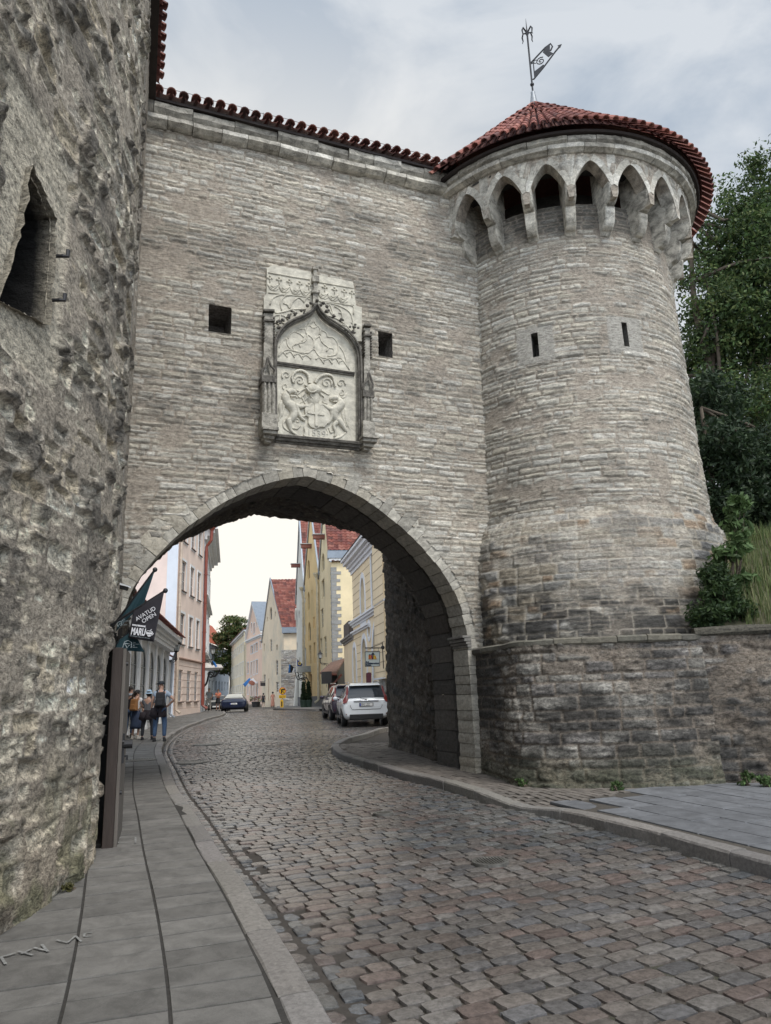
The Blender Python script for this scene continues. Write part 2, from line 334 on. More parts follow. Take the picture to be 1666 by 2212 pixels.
# ring of voussoirs, w 0..0.56
def ringblocks(curve, d0, d1, w0, w1, step, name, pal, parent, seed, proud=(-.016, -.002), mat=MDRESS):
    seg = [0]
    for i in range(1, len(curve)): seg.append(seg[-1]+np.linalg.norm(curve[i]-curve[i-1]))
    seg = np.array(seg); C = np.array(curve); T = seg[-1]; rg = np.random.default_rng(seed)
    def at(s, off):
        s = min(max(s, 0), T); p = np.array([np.interp(s, seg, C[:, 0]), np.interp(s, seg, C[:, 1])])
        q = np.array([np.interp(min(s+.06, T), seg, C[:, 0]), np.interp(min(s+.06, T), seg, C[:, 1])]); q0 = np.array([np.interp(max(s-.06, 0), seg, C[:, 0]), np.interp(max(s-.06, 0), seg, C[:, 1])])
        t = q-q0; t /= np.linalg.norm(t)+1e-9; return p+np.array([-t[1], t[0]])*off
    mb = MB(); s = 0
    while s < T-.02:
        ln = step*rg.uniform(.7, 1.35); e = min(s+ln, T)
        if T-e < step*.4: e = T
        g_ = .0035; o1 = d1*rg.uniform(.88, 1.08); pr = rg.uniform(*proud); c = pal[rg.integers(len(pal))]*rg.uniform(.85, 1.1)
        i0 = d0+rg.uniform(-.008, .008); NS = 3; NR = 4; NW = 5; J = lambda: rg.uniform(-.004, .004)
        # grid of block shell: front face NSxNR, soffit NSxNW
        V = []; Fs = []
        for a in range(NS+1):
            ss = s+g_+(e-s-2*g_)*a/NS; bev = .007 if a in (0, NS) else 0
            for r in range(NR+1):
                p = at(ss, i0+(o1-i0)*r/NR); ex = .006 if r in (0, NR) else 0; V.append(uwz(p[0], pr+bev+ex+J()*1.5, p[1]))
        st = NR+1
        for a in range(NS):
            for r in range(NR): Fs.append((a*st+r, a*st+r+1, (a+1)*st+r+1, (a+1)*st+r))
        b = len(V)
        for a in range(NS+1):
            ss = s+g_+(e-s-2*g_)*a/NS; bev = .007 if a in (0, NS) else 0
            for q in range(NW+1):
                p = at(ss, i0-.0+bev+(.012 if q == 0 else 0)+J()); V.append(uwz(p[0], pr+.012+(w1-w0)*q/NW+w0*0, p[1]))
        sq = NW+1
        for a in range(NS):
            for q in range(NW): Fs.append((b+a*sq+q, b+(a+1)*sq+q, b+(a+1)*sq+q+1, b+a*sq+q+1))
        # side cheeks
        for a in (0, NS):
            i1 = b+a*sq
            p = at(s+g_ if a == 0 else e-g_, o1); V.append(uwz(p[0], w1, p[1])); k1 = len(V)-1
            Fs.append((a*st, a*st+NR, k1, i1+NW))
        V = [np.array(p)+WW*w0 for p in V]
        mb.add(V, Fs, tuple(c)); s = e
    return mb.build(name, mat, parent, colored=True)
ringblocks(ARCH, 0, .40, 0, .56, .21, 'arch_voussoirs', LIME[[0, 1, 2, 5, 2]]*.72, gate, 5)
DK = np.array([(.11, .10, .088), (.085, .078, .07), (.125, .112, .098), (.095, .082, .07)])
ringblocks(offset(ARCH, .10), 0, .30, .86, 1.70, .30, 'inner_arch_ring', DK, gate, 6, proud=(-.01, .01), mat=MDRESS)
# groove between the two rings
def loftsurf(name, c0, w0, c1, w1, nw, fl, mat, parent):
    C0 = np.array(c0); C1 = np.array(c1); n = len(C0)
    ws = np.linspace(0, 1, nw); P = np.zeros((n, nw, 3)); 
    for j, t in enumerate(ws):
        c = C0*(1-t)+C1*t
        for i in range(n): P[i, j] = uwz(c[i, 0], w0+(w1-w0)*t, c[i, 1])
    s = np.concatenate([[0], np.cumsum(np.linalg.norm(np.diff((C0+C1)/2, axis=0), axis=1))])
    S = np.repeat(s[:, None], nw, 1); Wd = np.repeat((w0+(w1-w0)*ws)[None], n, 0)
    h, c = fl(Wd, S); nu = np.gradient(P, axis=0); nv = np.gradient(P, axis=1); nr = np.cross(nu, nv); nr /= np.linalg.norm(nr, axis=-1, keepdims=True)
    cen = uwz(AC, 3, 2.2); sg = np.sign(((cen-P)*nr).sum(-1, keepdims=True)); P = P+nr*sg*h[..., None]
    I = np.arange(n*nw).reshape(n, nw); q = np.stack([I[:-1, :-1], I[1:, :-1], I[1:, 1:], I[:-1, 1:]], -1).reshape(-1, 4)
    return mesh_np(name, P.reshape(-1, 3), q, mat, parent, c.reshape(-1, 3))
def resamp(c, n):
    C = np.array(c, float); s = np.concatenate([[0], np.cumsum(np.linalg.norm(np.diff(C, axis=0), axis=1))]); t = np.linspace(0, s[-1], n)
    return np.stack([np.interp(t, s, C[:, 0]), np.interp(t, s, C[:, 1])], 1)
plain = lambda seed, pal: (lambda a, b: field(a, b, seed, pal=pal, mort=(.12, .11, .10), hr=(.2, .34), lr=(.3, .6), amp=.7, smear=.7))
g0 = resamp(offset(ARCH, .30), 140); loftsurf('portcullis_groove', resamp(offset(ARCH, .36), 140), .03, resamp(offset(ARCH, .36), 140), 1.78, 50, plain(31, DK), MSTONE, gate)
r0 = [(.15, 0), (.17, 1.2), (.18, 2.42), (.06, 3.3), (-.45, 4.12), (-1.25, 4.85), (-2.1, 5.26), (-2.97, 5.45)]
r1 = [(.80, 0), (.82, 1.9), (.84, 3.4), (.86, 4.4), (.84, 5.22), (.20, 5.72), (-.83, 5.94), (-2.60, 6.07)]
l0 = [(-6.08, 0), (-6.1, 1.2), (-6.1, 2.42), (-5.98, 3.3), (-5.5, 4.12), (-4.7, 4.85), (-3.85, 5.26), (-2.97, 5.45)]
l1 = [(-5.42, 0), (-5.42, 1.9), (-5.42, 3.0), (-5.40, 3.8), (-5.22, 4.42), (-4.46, 5.23), (-3.7, 5.66), (-2.60, 6.07)]
def dens(c, n=26):
    R = []
    for i in range(len(c)-1):
        for k in range(n): t = k/n; R.append(np.array(c[i])*(1-t)+np.array(c[i+1])*t)
    R.append(np.array(c[-1])); return R
Lf, Lr, Rf, Rr = dens(l0), dens(l1), dens(r0), dens(r1)
VAULT = np.array([(.085, .073, .058), (.06, .053, .044), (.11, .093, .072), (.075, .06, .045), (.045, .041, .036), (.12, .10, .08)])  # brown-black tones for the whole passage, much darker than the outer stone
tun0 = Lf+Rf[::-1][1:]; tun1 = Lr+Rr[::-1][1:]
# resample vertical ends are long: fine because dens() gives even counts
loftsurf('passage_vault', tun0, 1.62, tun1, 6.15, 150, lambda a, b: field(a, b, 33, pal=VAULT*1.15, mort=(.10, .083, .066), hr=(.08, .2), lr=(.2, .6), amp=1.2, smear=.62, rough=.03), MSTONE, gate)
# rear face, side and top of the wall (plain but coursed)
mb = MB(); n = len(tun1); C1 = [np.array(p) for p in tun1]
bnd = []
for i, p in enumerate(C1):
    t = i/(n-1); bnd.append(np.array([-7.2, 0]) if False else None)
V = []; 
for i, p in enumerate(C1):
    d = p-np.array([-2.4, 2.0]); k = min((4.6/abs(d[0])) if abs(d[0]) > 1e-6 else 99, (9.4/abs(d[1])) if d[1] > 1e-6 else 99); q = np.array([-2.4, 2.0])+d*k
    if p[1] < 2.0: q = np.array([-2.4+math.copysign(4.6, d[0]), p[1]])
    V += [uwz(p[0], 6.15, p[1]), uwz(q[0], 6.15, q[1])]
mb.add(V, [(2*i, 2*i+1, 2*i+3, 2*i+2) for i in range(n-1)], (.3, .28, .25)); mb.build('rear_masonry', MSTONE, gate, colored=True)
mb = MB(); mb.obox(uwz(-7.0, .02, 11.30), UU*9.2, WW*6.1, ZZ*.1, (.3, .28, .25)); mb.build('wall_core', MSTONE, gate, colored=True)
# impost moulding on the right jamb (and left)
for u0, sg in ((AC+2.87, -1), (AC-2.87, 1)):
    mb = MB()
    for j, (z, h_, o) in enumerate(((2.36, .05, .03), (2.41, .05, .055), (2.46, .06, .085), (2.52, .05, .12))):
        mb.obox(uwz(u0-sg*.05, -.03, z), UU*sg*(o+.05), WW*.60, ZZ*(h_-.008), (.20, .19, .175))
    mb.build('impost_moulding', MDRESS, gate, colored=True, bevel=.008)
# ------------------------------------------------------------------ cornice blocks (profile swept along a path)
def sweepblocks(path, t0, t1, step, prof, name, pal, parent, seed, jit=.008, mat=MDRESS, nseg=3, skip=None, gap=.006):
    """path(t)->(point xy, outward normal xy); prof list of (out, z) closed polygon"""
    rg = np.random.default_rng(seed); mb = MB(); t = t0; np_ = len(prof)
    while t < t1-1e-4:
        e = min(t+step*rg.uniform(.75, 1.3), t1)
        if t1-e < step*.35: e = t1
        dz = rg.uniform(-jit, jit); do = rg.uniform(-jit, jit); c = pal[rg.integers(len(pal))]*rg.uniform(.85, 1.12)
        if not (skip and skip((t+e)/2)):
            V = []; gg = gap*(t1-t0)/abs(t1-t0)
            for k in range(nseg+1):
                s = t+gg+(e-t-2*gg)*k/nseg; p, n_ = path(s); ju = rg.uniform(-jit, jit)*.5
                for (o, z) in prof: V.append((p[0]+n_[0]*(o+do+ju), p[1]+n_[1]*(o+do+ju), z+dz+rg.uniform(-jit, jit)*.35))
            Fs = [(k*np_+q, k*np_+(q+1) % np_, (k+1)*np_+(q+1) % np_, (k+1)*np_+q) for k in range(nseg) for q in range(np_)]
            Fs += [tuple(range(np_))[::-1], tuple(nseg*np_+q for q in range(np_))]
            mb.add(V, Fs, tuple(c))
        t = e
    return mb.build(name, mat, parent, colored=True)
def wallpath(t): p = uwz(t, 0, 0); return (p[0], p[1]), (-WW[0], -WW[1])
PC = LIME[[0, 1, 3, 2]]*.95
sweepblocks(wallpath, -6.5, .35, .5, [(-.1, 11.36), (.05, 11.36), (.12, 11.38), (.20, 11.43), (.20, 11.51), (-.1, 11.51)], 'lower_cornice', PC*.8, gate, 3, jit=.014, mat=MSTAIN)
sweepblocks(wallpath, -6.5, .35, .62, [(-.1, 11.53), (.10, 11.53), (.15, 11.58), (.20, 11.64), (.20, 11.75), (-.1, 11.75)], 'upper_cornice', PC*.62, gate, 4, jit=.026, mat=MSTAIN)
MDW = M('tarred eave board', (.03, .022, .02), .8, .3, 8)
mb = MB(); mb.obox(uwz(-6.6, -.24, 11.755), UU*7.0, WW*.3, ZZ*.05); mb.obox(uwz(-6.6, -.10, 11.56), UU*7.0, WW*.12, ZZ*.19); mb.build('eave_board', MDW, gate)
TILE = np.array([(.175, .060, .045), (.21, .078, .06), (.145, .05, .042), (.235, .10, .078), (.12, .05, .043)])
MTILE = MC('red clay tile', rough=.7, lam=(20, 20, 20), lamb=.3, var=.22, bdist=.004, spec=.3)
def barrel(mb, a, b, r0, r1, nrm, col, seg=6, th=.016, flip=1):
    """half-round tile from a (lower end) to b; nrm = roof normal"""
    a = np.array(a, float); b = np.array(b, float); ax = b-a; ax /= np.linalg.norm(ax); nrm = np.array(nrm, float); sd_ = np.cross(ax, nrm); V = []
    for p, r in ((a, r0), (b, r1)):
        for rr in (r, r-th):
            for k in range(seg+1): q = math.pi*k/seg; V.append(p+sd_*math.cos(q)*rr+nrm*math.sin(q)*rr*flip)
    m = seg+1; Fs = []
    for k in range(seg): Fs += [(k, k+1, 2*m+k+1, 2*m+k), (m+k+1, m+k, 3*m+k, 3*m+k+1), (k+1, k, m+k, m+k+1)]
    Fs += [(0, 2*m, 3*m, m), (seg, m+seg, 3*m+seg, 2*m+seg)]; mb.add(V, Fs, col)
def tileroof(name, P0, D, n, pitch, up, rows, rlen, nrm, parent, seed, r=.072):
    rg = np.random.default_rng(seed); mb = MB(); P0 = np.array(P0); D = np.array(D); up = np.array(up); nrm = np.array(nrm)
    for i in range(n):
        for k in range(rows):
            j = rg.normal(0, .004, 3); a = P0+D*(i*pitch)+up*(k*rlen)+nrm*.03*(1)+j; c = tuple(TILE[rg.integers(5)]*rg.uniform(.8, 1.15))
            barrel(mb, a, a+up*(rlen*1.08)-nrm*.012, r, r*.86, nrm, c)
            a2 = a+D*pitch*.5-nrm*.015; barrel(mb, a2+up*.03, a2+up*(rlen*1.05)-nrm*.01, r, r*.9, nrm, tuple(np.array(c)*.9), flip=-.55)
    return mb.build(name, MTILE, parent, colored=True, smooth=False)
sl = math.radians(24); upv = WW*math.cos(sl)+ZZ*math.sin(sl); nrv = -WW*math.sin(sl)+ZZ*math.cos(sl)
tileroof('roof_tiles', uwz(-6.5, -.34, 11.845), UU, 33, .212, upv, 6, .36, nrv, gate, 8, r=.085)
mb = MB(); mb.tube([uwz(t, -.20, 12.07+.012*math.sin(t*7)) for t in np.linspace(-6, .2, 40)], .006, 4)
for t in np.arange(-5.6, .2, .9): mb.tube([uwz(t, -.2, 11.95), uwz(t, -.2, 12.08)], .006, 4)
mb.build('lightning_wire', M('zinc wire', (.2, .2, .2), .5, metal=.8), gate)
# ================================================================== ROUND TOWER
TC = np.array([3.87, 14.75])
tower = thing('round_tower', 'stout round limestone turret with a corbelled machicolated top and conical red tile roof', 'tower', (TC[0], TC[1], .2)); tower['_inv'] = 1
PR = [(0, 3.4), (2.0, 3.12), (2.3, 3.08), (3.0, 2.93), (3.6, 2.82), (4.2, 2.72), (4.36, 2.67), (4.50, 2.585), (4.64, 2.53), (5.78, 2.50), (8.14, 2.46), (9.3, 2.43), (11.5, 2.41)]
PRz = np.array([p[0] for p in PR]); PRr = np.array([p[1] for p in PR])
def clampu(X, Y, um):
    u = (X-A0[0])*UU[0]+(Y-A0[1])*UU[1]; d = np.maximum(um-u, 0); return X+UU[0]*d, Y+UU[1]*d
def tpos(um=None):
    def f(a, z):
        r = np.interp(z, PRz, PRr); X = TC[0]+r*np.cos(a); Y = TC[1]+r*np.sin(a)
        if um is not None: X, Y = clampu(X, Y, um)
        return np.stack([X, Y, z], -1)
    return f
def slit(a, z):
    m = np.zeros(a.shape, bool)
    for c, lo, hi in ((math.radians(-114.0), 7.54, 8.03), (math.radians(-75.2), 7.63, 8.11)): m |= (np.abs(a-c) < .022) & (z > lo) & (z < hi)
    return m
def tdark(u, v): return np.clip(sst(.56, .74, fbm(u*1.1+9, v*1.8, 5, 81, .6))*.35+sst(9.8, 10.2, v)*(.25+.75*sst(.2, .5, fbm(u*3, v*2, 3, 83)))*.9, 0, .8)  # random stains, plus black crust darkened further to deepen shade in the corbel niches
def tfield(a, z):
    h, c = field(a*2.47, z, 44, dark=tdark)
    for cc, lo, hi in ((math.radians(-114.0), 7.54, 8.03), (math.radians(-75.2), 7.63, 8.11)):   # dressed slabs round the slits
        k = sst(.15, .13, np.abs(a-cc))*sst(lo-.12, lo-.10, z)*sst(hi+.12, hi+.10, z); k = k[..., None]
        c = c*(1-k)+k*np.array([.36, .34, .30])*(.85+.3*fbm(a*30, z*12, 3, 5))[..., None]; h = h*(1-k[..., 0])+.012*k[..., 0]
    return h, c
AN = np.radians(np.arange(-172, -2, .5))
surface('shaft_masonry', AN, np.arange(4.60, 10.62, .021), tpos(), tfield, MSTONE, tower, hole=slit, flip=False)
for c, lo, hi in ((math.radians(-114.0), 7.54, 8.03), (math.radians(-75.2), 7.63, 8.11)):
    P = lambda a, r, z: (TC[0]+r*math.cos(a), TC[1]+r*math.sin(a), z)
    mb = MB(); a, b = c-.026, c+.026; f = [P(a, 2.475, lo-.01), P(b, 2.475, lo-.01), P(b, 2.475, hi+.01), P(a, 2.475, hi+.01)]; r = [P(a-.02, 2.0, lo), P(b+.02, 2.0, lo), P(b+.02, 2.0, hi), P(a-.02, 2.0, hi)]
    mb.add(f+r, [(0, 1, 5, 4), (1, 2, 6, 5), (2, 3, 7, 6), (3, 0, 4, 7), (4, 5, 6, 7)], (.2, .19, .17)); mb.build('arrow_slit', MDRESS, tower, colored=True)
BOUL = np.array([(.30, .26, .20), (.26, .22, .165), (.33, .31, .27), (.27, .26, .24), (.30, .22, .15), (.36, .35, .32), (.21, .205, .20)])
def fdark(u, v):
    k = sst(3.55, 3.0, v+.6*(fbm(u*.8, v*1, 3, 90)-.5))*(sst(.30, .46, fbm(u*1.6, v*5, 5, 91, .6)))*.97
    return np.clip(k+sst(.55, .70, fbm(u*1.3, v*2.4, 4, 93))*.5, 0, .96)
def ffield(a, z):
    h, c = field(a*3.0, z, 47, pal=BOUL, mort=(.38, .34, .28), hr=(.10, .22), lr=(.2, .5), amp=1.4, dark=fdark, rough=.012, joint=.02)
    k = sst(.45, .62, fbm(a*3.4, z*1.6, 3, 49))*.55; h2, c2 = field(a*3.0, z, 46, dark=fdark); h = h*(1-k)+h2*k; c = c*(1-k[..., None])+c2*k[..., None]
    return h, c
surface('footing_masonry', np.radians(np.arange(-172, -2, .45)), np.arange(2.15, 4.63, .022), tpos(.20), ffield, MSTONE, tower)
mb = MB(); mb.lathe((TC[0], TC[1], 0), [(2.44, 10.58), (2.40, 10.615), (1.85, 10.62), (1.80, 11.3)], 90, (.05, .046, .04)); mb.build('machicolation_slot', MDRESS, tower, colored=True, smooth=False)  # near-black lining, the shade up inside the slots is put into its colour
# corbels: stepped rounded fins
CST = LIME[[1, 3, 2, 0]]*.86
rg = np.random.default_rng(3)
SP = 15.9; CA = [math.radians(-142.4+SP*k) for k in range(-2, 12)]
def corb_prof():
    P = [(2.30, 9.86), (2.47, 9.90), (2.50, 9.93)]
    for k in range(7): q = k/6*math.pi/2; P.append((2.52+.22*math.sin(q), 9.95+.36*(1-math.cos(q))))
    P += [(2.745, 10.345), (2.70, 10.36)]
    for k in range(7): q = k/6*math.pi/2; P.append((2.72+.235*math.sin(q), 10.37+.32*(1-math.cos(q))))
    P += [(2.955, 10.95), (2.955, 11.33), (2.30, 11.33)]
    return P
for a in CA:
    mb = MB(); er, et = np.array([math.cos(a), math.sin(a), 0]), np.array([-math.sin(a), math.cos(a), 0]); hw = .098
    V = []; pr = corb_prof(); o = np.array([TC[0], TC[1], 0]); m = len(pr)
    for s in (-1, -.86, .86, 1):
        for (r, z) in pr:
            k = .965 if abs(s) == 1 else 1.0
            rr = r-(.02 if abs(s) == 1 and r > 2.35 else 0); V.append(o+er*rr+et*hw*s+ZZ*(z+(.012 if abs(s) == 1 and z < 10.6 else 0))+rg.normal(0, .003, 3))
    Fs = [(j*m+q, j*m+(q+1) % m, (j+1)*m+(q+1) % m, (j+1)*m+q) for j in range(3) for q in range(m)]+[tuple(range(m))[::-1], tuple(3*m+q for q in range(m))]
    mb.add(V, Fs, tuple(CST[rg.integers(4)]*rg.uniform(.8, 1.0))); mb.build('corbel', MSTAIN, tower, colored=True)
# arcade shell of pointed arches between the corbels
def arcz(x):   # x metres from bay centre at r 2.95
    t = abs(x)/.345
    return 10.40 if t >= 1 else 10.62+.53*(1-t**1.55)**.85
nb = 18; th = np.linspace(CA[0]-math.radians(SP/2), CA[-1]+math.radians(SP/2), (len(CA))*nb+1); V = []; cc = []
fw = []
for t in th:
    x = ((t-CA[0])/math.radians(SP)-.5); x = (x-round(x))*math.radians(SP)*2.95; zb = arcz(x); fw.append((t, zb))
for R_ in (2.95, 2.70):
    for t, zb in fw:
        for j in range(9):
            z = zb+(11.38-zb)*j/8; V.append((TC[0]+R_*math.cos(t), TC[1]+R_*math.sin(t), z))
V = np.array(V); nT = len(th)
hh, ccol = field(np.array([t*2.95 for t in th for j in range(9)]*2), V[:, 2], 60, pal=LIME, hr=(.05, .1), smear=.42)
for i in range(nT*9):
    t = th[i//9]; V[i, :2] += np.array([math.cos(t), math.sin(t)])*(hh[i]*.8)
nj = 9; Fs = []
for b, fl in ((0, 0), (nT*nj, 1)):
    for i in range(nT-1):
        for j in range(nj-1): q = (b+i*nj+j, b+(i+1)*nj+j, b+(i+1)*nj+j+1, b+i*nj+j+1); Fs.append(q if not fl else q[::-1])
for i in range(nT-1): Fs.append((i*nj, nT*nj+i*nj, nT*nj+(i+1)*nj, (i+1)*nj))
mesh_np('machicolation_arcade', V, np.array(Fs), MSTAIN, tower, ccol, smooth=False)
# dressed arch stones round each opening
mb = MB()
for i, a in enumerate(CA[:-1]):
    ac = a+math.radians(SP/2)
    for sgn in (-1, 1):
        xs = np.linspace(.345, .0, 9)
        for k in range(0, 8, 2):
            V = []
            for kk in (k, k+1, k+2):
                x = xs[min(kk, 8)]; z = arcz(x*.999); x2 = xs[min(kk+1, 8)]; 
                dx, dz = (-.3, 1) if kk < 8 else (-1, .8)
                nx, nz = .10*(1 if kk < 6 else .75), .04+.09*kk/8
                for rr in (2.957, 2.967):
                    for (xx, zz) in ((x, z), (min(x+nx, .408), z+nz)):
                        t = ac+sgn*xx/2.95; V.append((TC[0]+rr*math.cos(t), TC[1]+rr*math.sin(t), zz))
            Fs = []
            for q in range(2):
                b = q*4; Fs += [(b+2, b+3, b+7, b+6), (b, b+2, b+6, b+4), (b+3, b+1, b+5, b+7)]
            Fs += [(0, 1, 3, 2), (8, 9, 11, 10)]
            mb.add(V, Fs, tuple(CST[rg.integers(4)]*rg.uniform(.9, 1.15)))
mb.build('arch_stones', MDRESS, tower, colored=True)
mb = MB(); mb.lathe((TC[0], TC[1], 0), [(2.42, 11.24), (2.95, 11.24), (2.95, 11.28), (2.4, 11.28)], 90, (.05, .046, .042)); mb.build('gallery_floor', MDRESS, tower, colored=True)  # floor coloured dark to deepen the shade at the niche tops
def tpath(t): return (TC[0]+2.95*math.cos(t), TC[1]+2.95*math.sin(t)), (math.cos(t), math.sin(t))
a0, a1 = math.radians(-163), math.radians(20)
sweepblocks(tpath, a0, a1, math.radians(14), [(-.1, 11.31), (.05, 11.31), (.09, 11.33), (.15, 11.35), (.16, 11.43), (-.1, 11.43)], 'lower_cornice', PC*.85, tower, 13, nseg=8, gap=.002, mat=MSTAIN)
sweepblocks(tpath, a0, a1, math.radians(12), [(-.1, 11.435), (.10, 11.435), (.14, 11.46), (.19, 11.49), (.19, 11.575), (-.1, 11.575)], 'upper_cornice', PC*.66, tower, 14, nseg=8, jit=.014, gap=.002, mat=MSTAIN)
mb = MB(); mb.lathe((TC[0], TC[1], 0), [(2.9, 11.58), (3.2, 11.58), (3.22, 11.62), (2.9, 11.62)], 90); mb.build('eave_board', MDW, tower, smooth=False)
# cone roof with tapering courses of barrel tiles
ZE, ZA, RE = 11.60, 15.15, 3.43
mb = MB(); mb.lathe((TC[0], TC[1], 0), [(RE-.2, ZE+.10), (.05, ZA-.02)], 96, tuple(TILE[4])); mb.build('roof_boarding', MTILE, tower, colored=True)
mb = MB(); slp = math.atan2(ZA-ZE, RE); Ls = math.hypot(ZA-ZE, RE); rows = 13; rg = np.random.default_rng(9)
for k in range(rows):
    s0 = Ls*k/rows; s1 = Ls*(k+1.12)/rows; ra = RE-s0*math.cos(slp); rb = max(RE-s1*math.cos(slp), .03); n = 116 if ra > 2.0 else (78 if ra > 1.35 else (52 if ra > .8 else (30 if ra > .4 else 16)))
    pit = 2*math.pi*ra/n; r0_ = pit*.40; r1_ = max(min(2*math.pi*rb/n*.40, r0_*.95), .012)
    for i in range(n):
        t = 2*math.pi*(i+.02*rg.normal())/n
        c, s = math.cos(t), math.sin(t); nr = np.array([c*math.sin(slp), s*math.sin(slp), math.cos(slp)])
        a = np.array([TC[0]+c*ra, TC[1]+s*ra, ZE+s0*math.sin(slp)])+nr*.035; b = np.array([TC[0]+c*rb, TC[1]+s*rb, ZE+s1*math.sin(slp)])+nr*.02
        barrel(mb, a, b, r0_, r1_, nr, tuple(TILE[rg.integers(5)]*rg.uniform(.9, 1.5)), seg=5)
        if k < 3 and False: pass
    if k == 0:
        for i in range(n):
            t = 2*math.pi*(i+.5)/n; c, s = math.cos(t), math.sin(t); nr = np.array([c*math.sin(slp), s*math.sin(slp), math.cos(slp)])
            a = np.array([TC[0]+c*(ra-.16), TC[1]+s*(ra-.16), ZE+.10])+nr*.02; b = np.array([TC[0]+c*rb, TC[1]+s*rb, ZE+s1*math.sin(slp)]); barrel(mb, a, b, r0_, r1_, nr, tuple(TILE[4]), seg=4, flip=-.5)
mb.build('roof_tiles', MTILE, tower, colored=True)
# weather vane
MIR = M('dark wrought iron', (.045, .045, .048), .5, .3, 20, metal=.6)
MZN = M('weathered zinc', (.28, .30, .32), .5, .3, 8, metal=.4)
vane = thing('weather_vane', 'black wrought iron weather vane with a pierced pennant on top of the turret roof', 'weather vane', (TC[0], TC[1], ZA-.05)); vane['_inv'] = 1
mb = MB(); mb.lathe((TC[0], TC[1], ZA-.12), [(.17, 0), (.10, .10), (.05, .42), (.055, .46), (.0, .47)], 14); mb.build('cap', MZN, vane, smooth=True)
mb = MB(); mb.tube([(TC[0], TC[1], ZA+.1), (TC[0], TC[1], 17.3)], .022, 8); mb.tube([(TC[0], TC[1], 17.2), (TC[0], TC[1], 17.68)], [.022, .003], 8); mb.ell((TC[0], TC[1], 15.72), .05, .05, .045); mb.build('pole', MIR, vane)
ex = np.array([.93, -.37, 0]); o = np.array([TC[0], TC[1], 0])
for k in range(4):
    a = k*math.pi/2+.6; e = np.array([math.cos(a), math.sin(a), 0]); mb = MB(); mb.tube([o+ZZ*17.17, o+e*.04+ZZ*17.27, o+e*.13+ZZ*17.33, o+e*.17+ZZ*17.24, o+e*.15+ZZ*17.12, o+e*.18+ZZ*17.07], [.022, .022, .02, .02, .015, .006], 5); mb.build('curled_leaf', MIR, vane)
fl = MB(); _o = o; o = _o*1.0
VZ = lambda z: 15.85+(z-16.02)*.80
def bar(P, r=.018): fl.tube([o+ex*x*.85+ZZ*VZ(z) for x, z in P], r, 5)
bar([(0, 16.62), (.45, 17.0), (.62, 17.08), (.66, 16.95), (.60, 16.83)], .02); bar([(.05, 16.02), (.35, 16.32), (.72, 16.74), (.86, 16.88)], .02); bar([(.09, 16.05), (.09, 16.6)], .014); bar([(0, 16.6), (.12, 16.62)], .014); bar([(0, 16.03), (.1, 16.04)], .014)
fl.prism([o+ex*x*.85+ZZ*VZ(z) for x, z in ((.38, 16.86), (.47, 17.0), (.60, 17.05), (.58, 16.80), (.66, 16.70), (.52, 16.62))], np.cross(ex, ZZ)*.012)
fl.prism([o+ex*x*.85+ZZ*VZ(z) for x, z in ((.10, 16.07), (.40, 16.36), (.36, 16.42), (.10, 16.28))], np.cross(ex, ZZ)*.012)
fl.prism([o+ex*x*.85+ZZ*VZ(z) for x, z in ((.80, 16.92), (.92, 16.92), (.86, 16.80))], np.cross(ex, ZZ)*.012)
bar([(.30+.14*(1-k/22)*math.cos(k*.55+1), 16.58+.14*(1-k/22)*math.sin(k*.55+1)) for k in range(20)], .013)
bar([(.16+.06*math.cos(k*.8), 16.62+.06*math.sin(k*.8)) for k in range(7)], .01)
fl.build('pennant', MIR, vane)
# ================================================================== LOWER BASE WALL in front of the tower + retaining wall
base = thing('bastion_base', 'bulging soot-stained limestone base wall with a string course below the round turret', 'wall', (3.0, 11.0, .2)); base['_inv'] = 1
BP = catmull([(1.40, 13.3), (1.56, 12.6), (1.66, 12.0), (1.70, 11.50), (1.92, 11.15), (2.35, 10.90), (2.9, 10.77), (3.5, 10.74), (4.1, 10.77), (4.6, 10.86)], 10)
BP = np.array(BP); BS = np.concatenate([[0], np.cumsum(np.linalg.norm(np.diff(BP, axis=0), axis=1))])
BT = np.gradient(BP, axis=0); BT /= np.linalg.norm(BT, axis=1, keepdims=True); BN = np.stack([BT[:, 1], -BT[:, 0]], 1)*1.0   # outward (left of travel is inside)
if BN[60].dot(np.array([3.0, 5.0])-BP[60]) < 0: BN = -BN
def bpos(s, z):
    X = np.interp(s, BS, BP[:, 0]); Y = np.interp(s, BS, BP[:, 1]); nx = np.interp(s, BS, BN[:, 0]); ny = np.interp(s, BS, BN[:, 1]); ins = .085*z*sst(.6, 1.8, s)
    return np.stack([X-nx*ins, Y-ny*ins, z], -1)
def bdark(u, v): return np.clip(sst(.38, .58, fbm(u*.9, v*1.7, 5, 101, .62))*.9+sst(.55, .0, v-.2)*.35, 0, .93)
def bfield(s, z):
    h, c = field(s, z, 51, pal=GREY*np.array([1.0, .98, .94]), mort=(.21, .175, .14), hr=(.10, .21), lr=(.2, .6), amp=1.3, joint=.024, dark=bdark, rough=.028, smear=.6)
    k = sst(1.05, .95, s); h = h*(1-.5*k)
    m = sst(.75, .1, z-.2+.4*(fbm(s*2, z*2, 3, 7)-.5))[..., None]*.35; c = c*(1-m)+np.array([.12, .13, .07])*m
    return h, c
surface('base_masonry', np.arange(0, BS[-1], .022), np.arange(.05, 2.27, .022), bpos, bfield, MROUGH, base)
def bpath(s): P = bpos(np.array(s), np.array(2.25)); return (P[0], P[1]), (float(np.interp(s, BS, BN[:, 0])), float(np.interp(s, BS, BN[:, 1])))
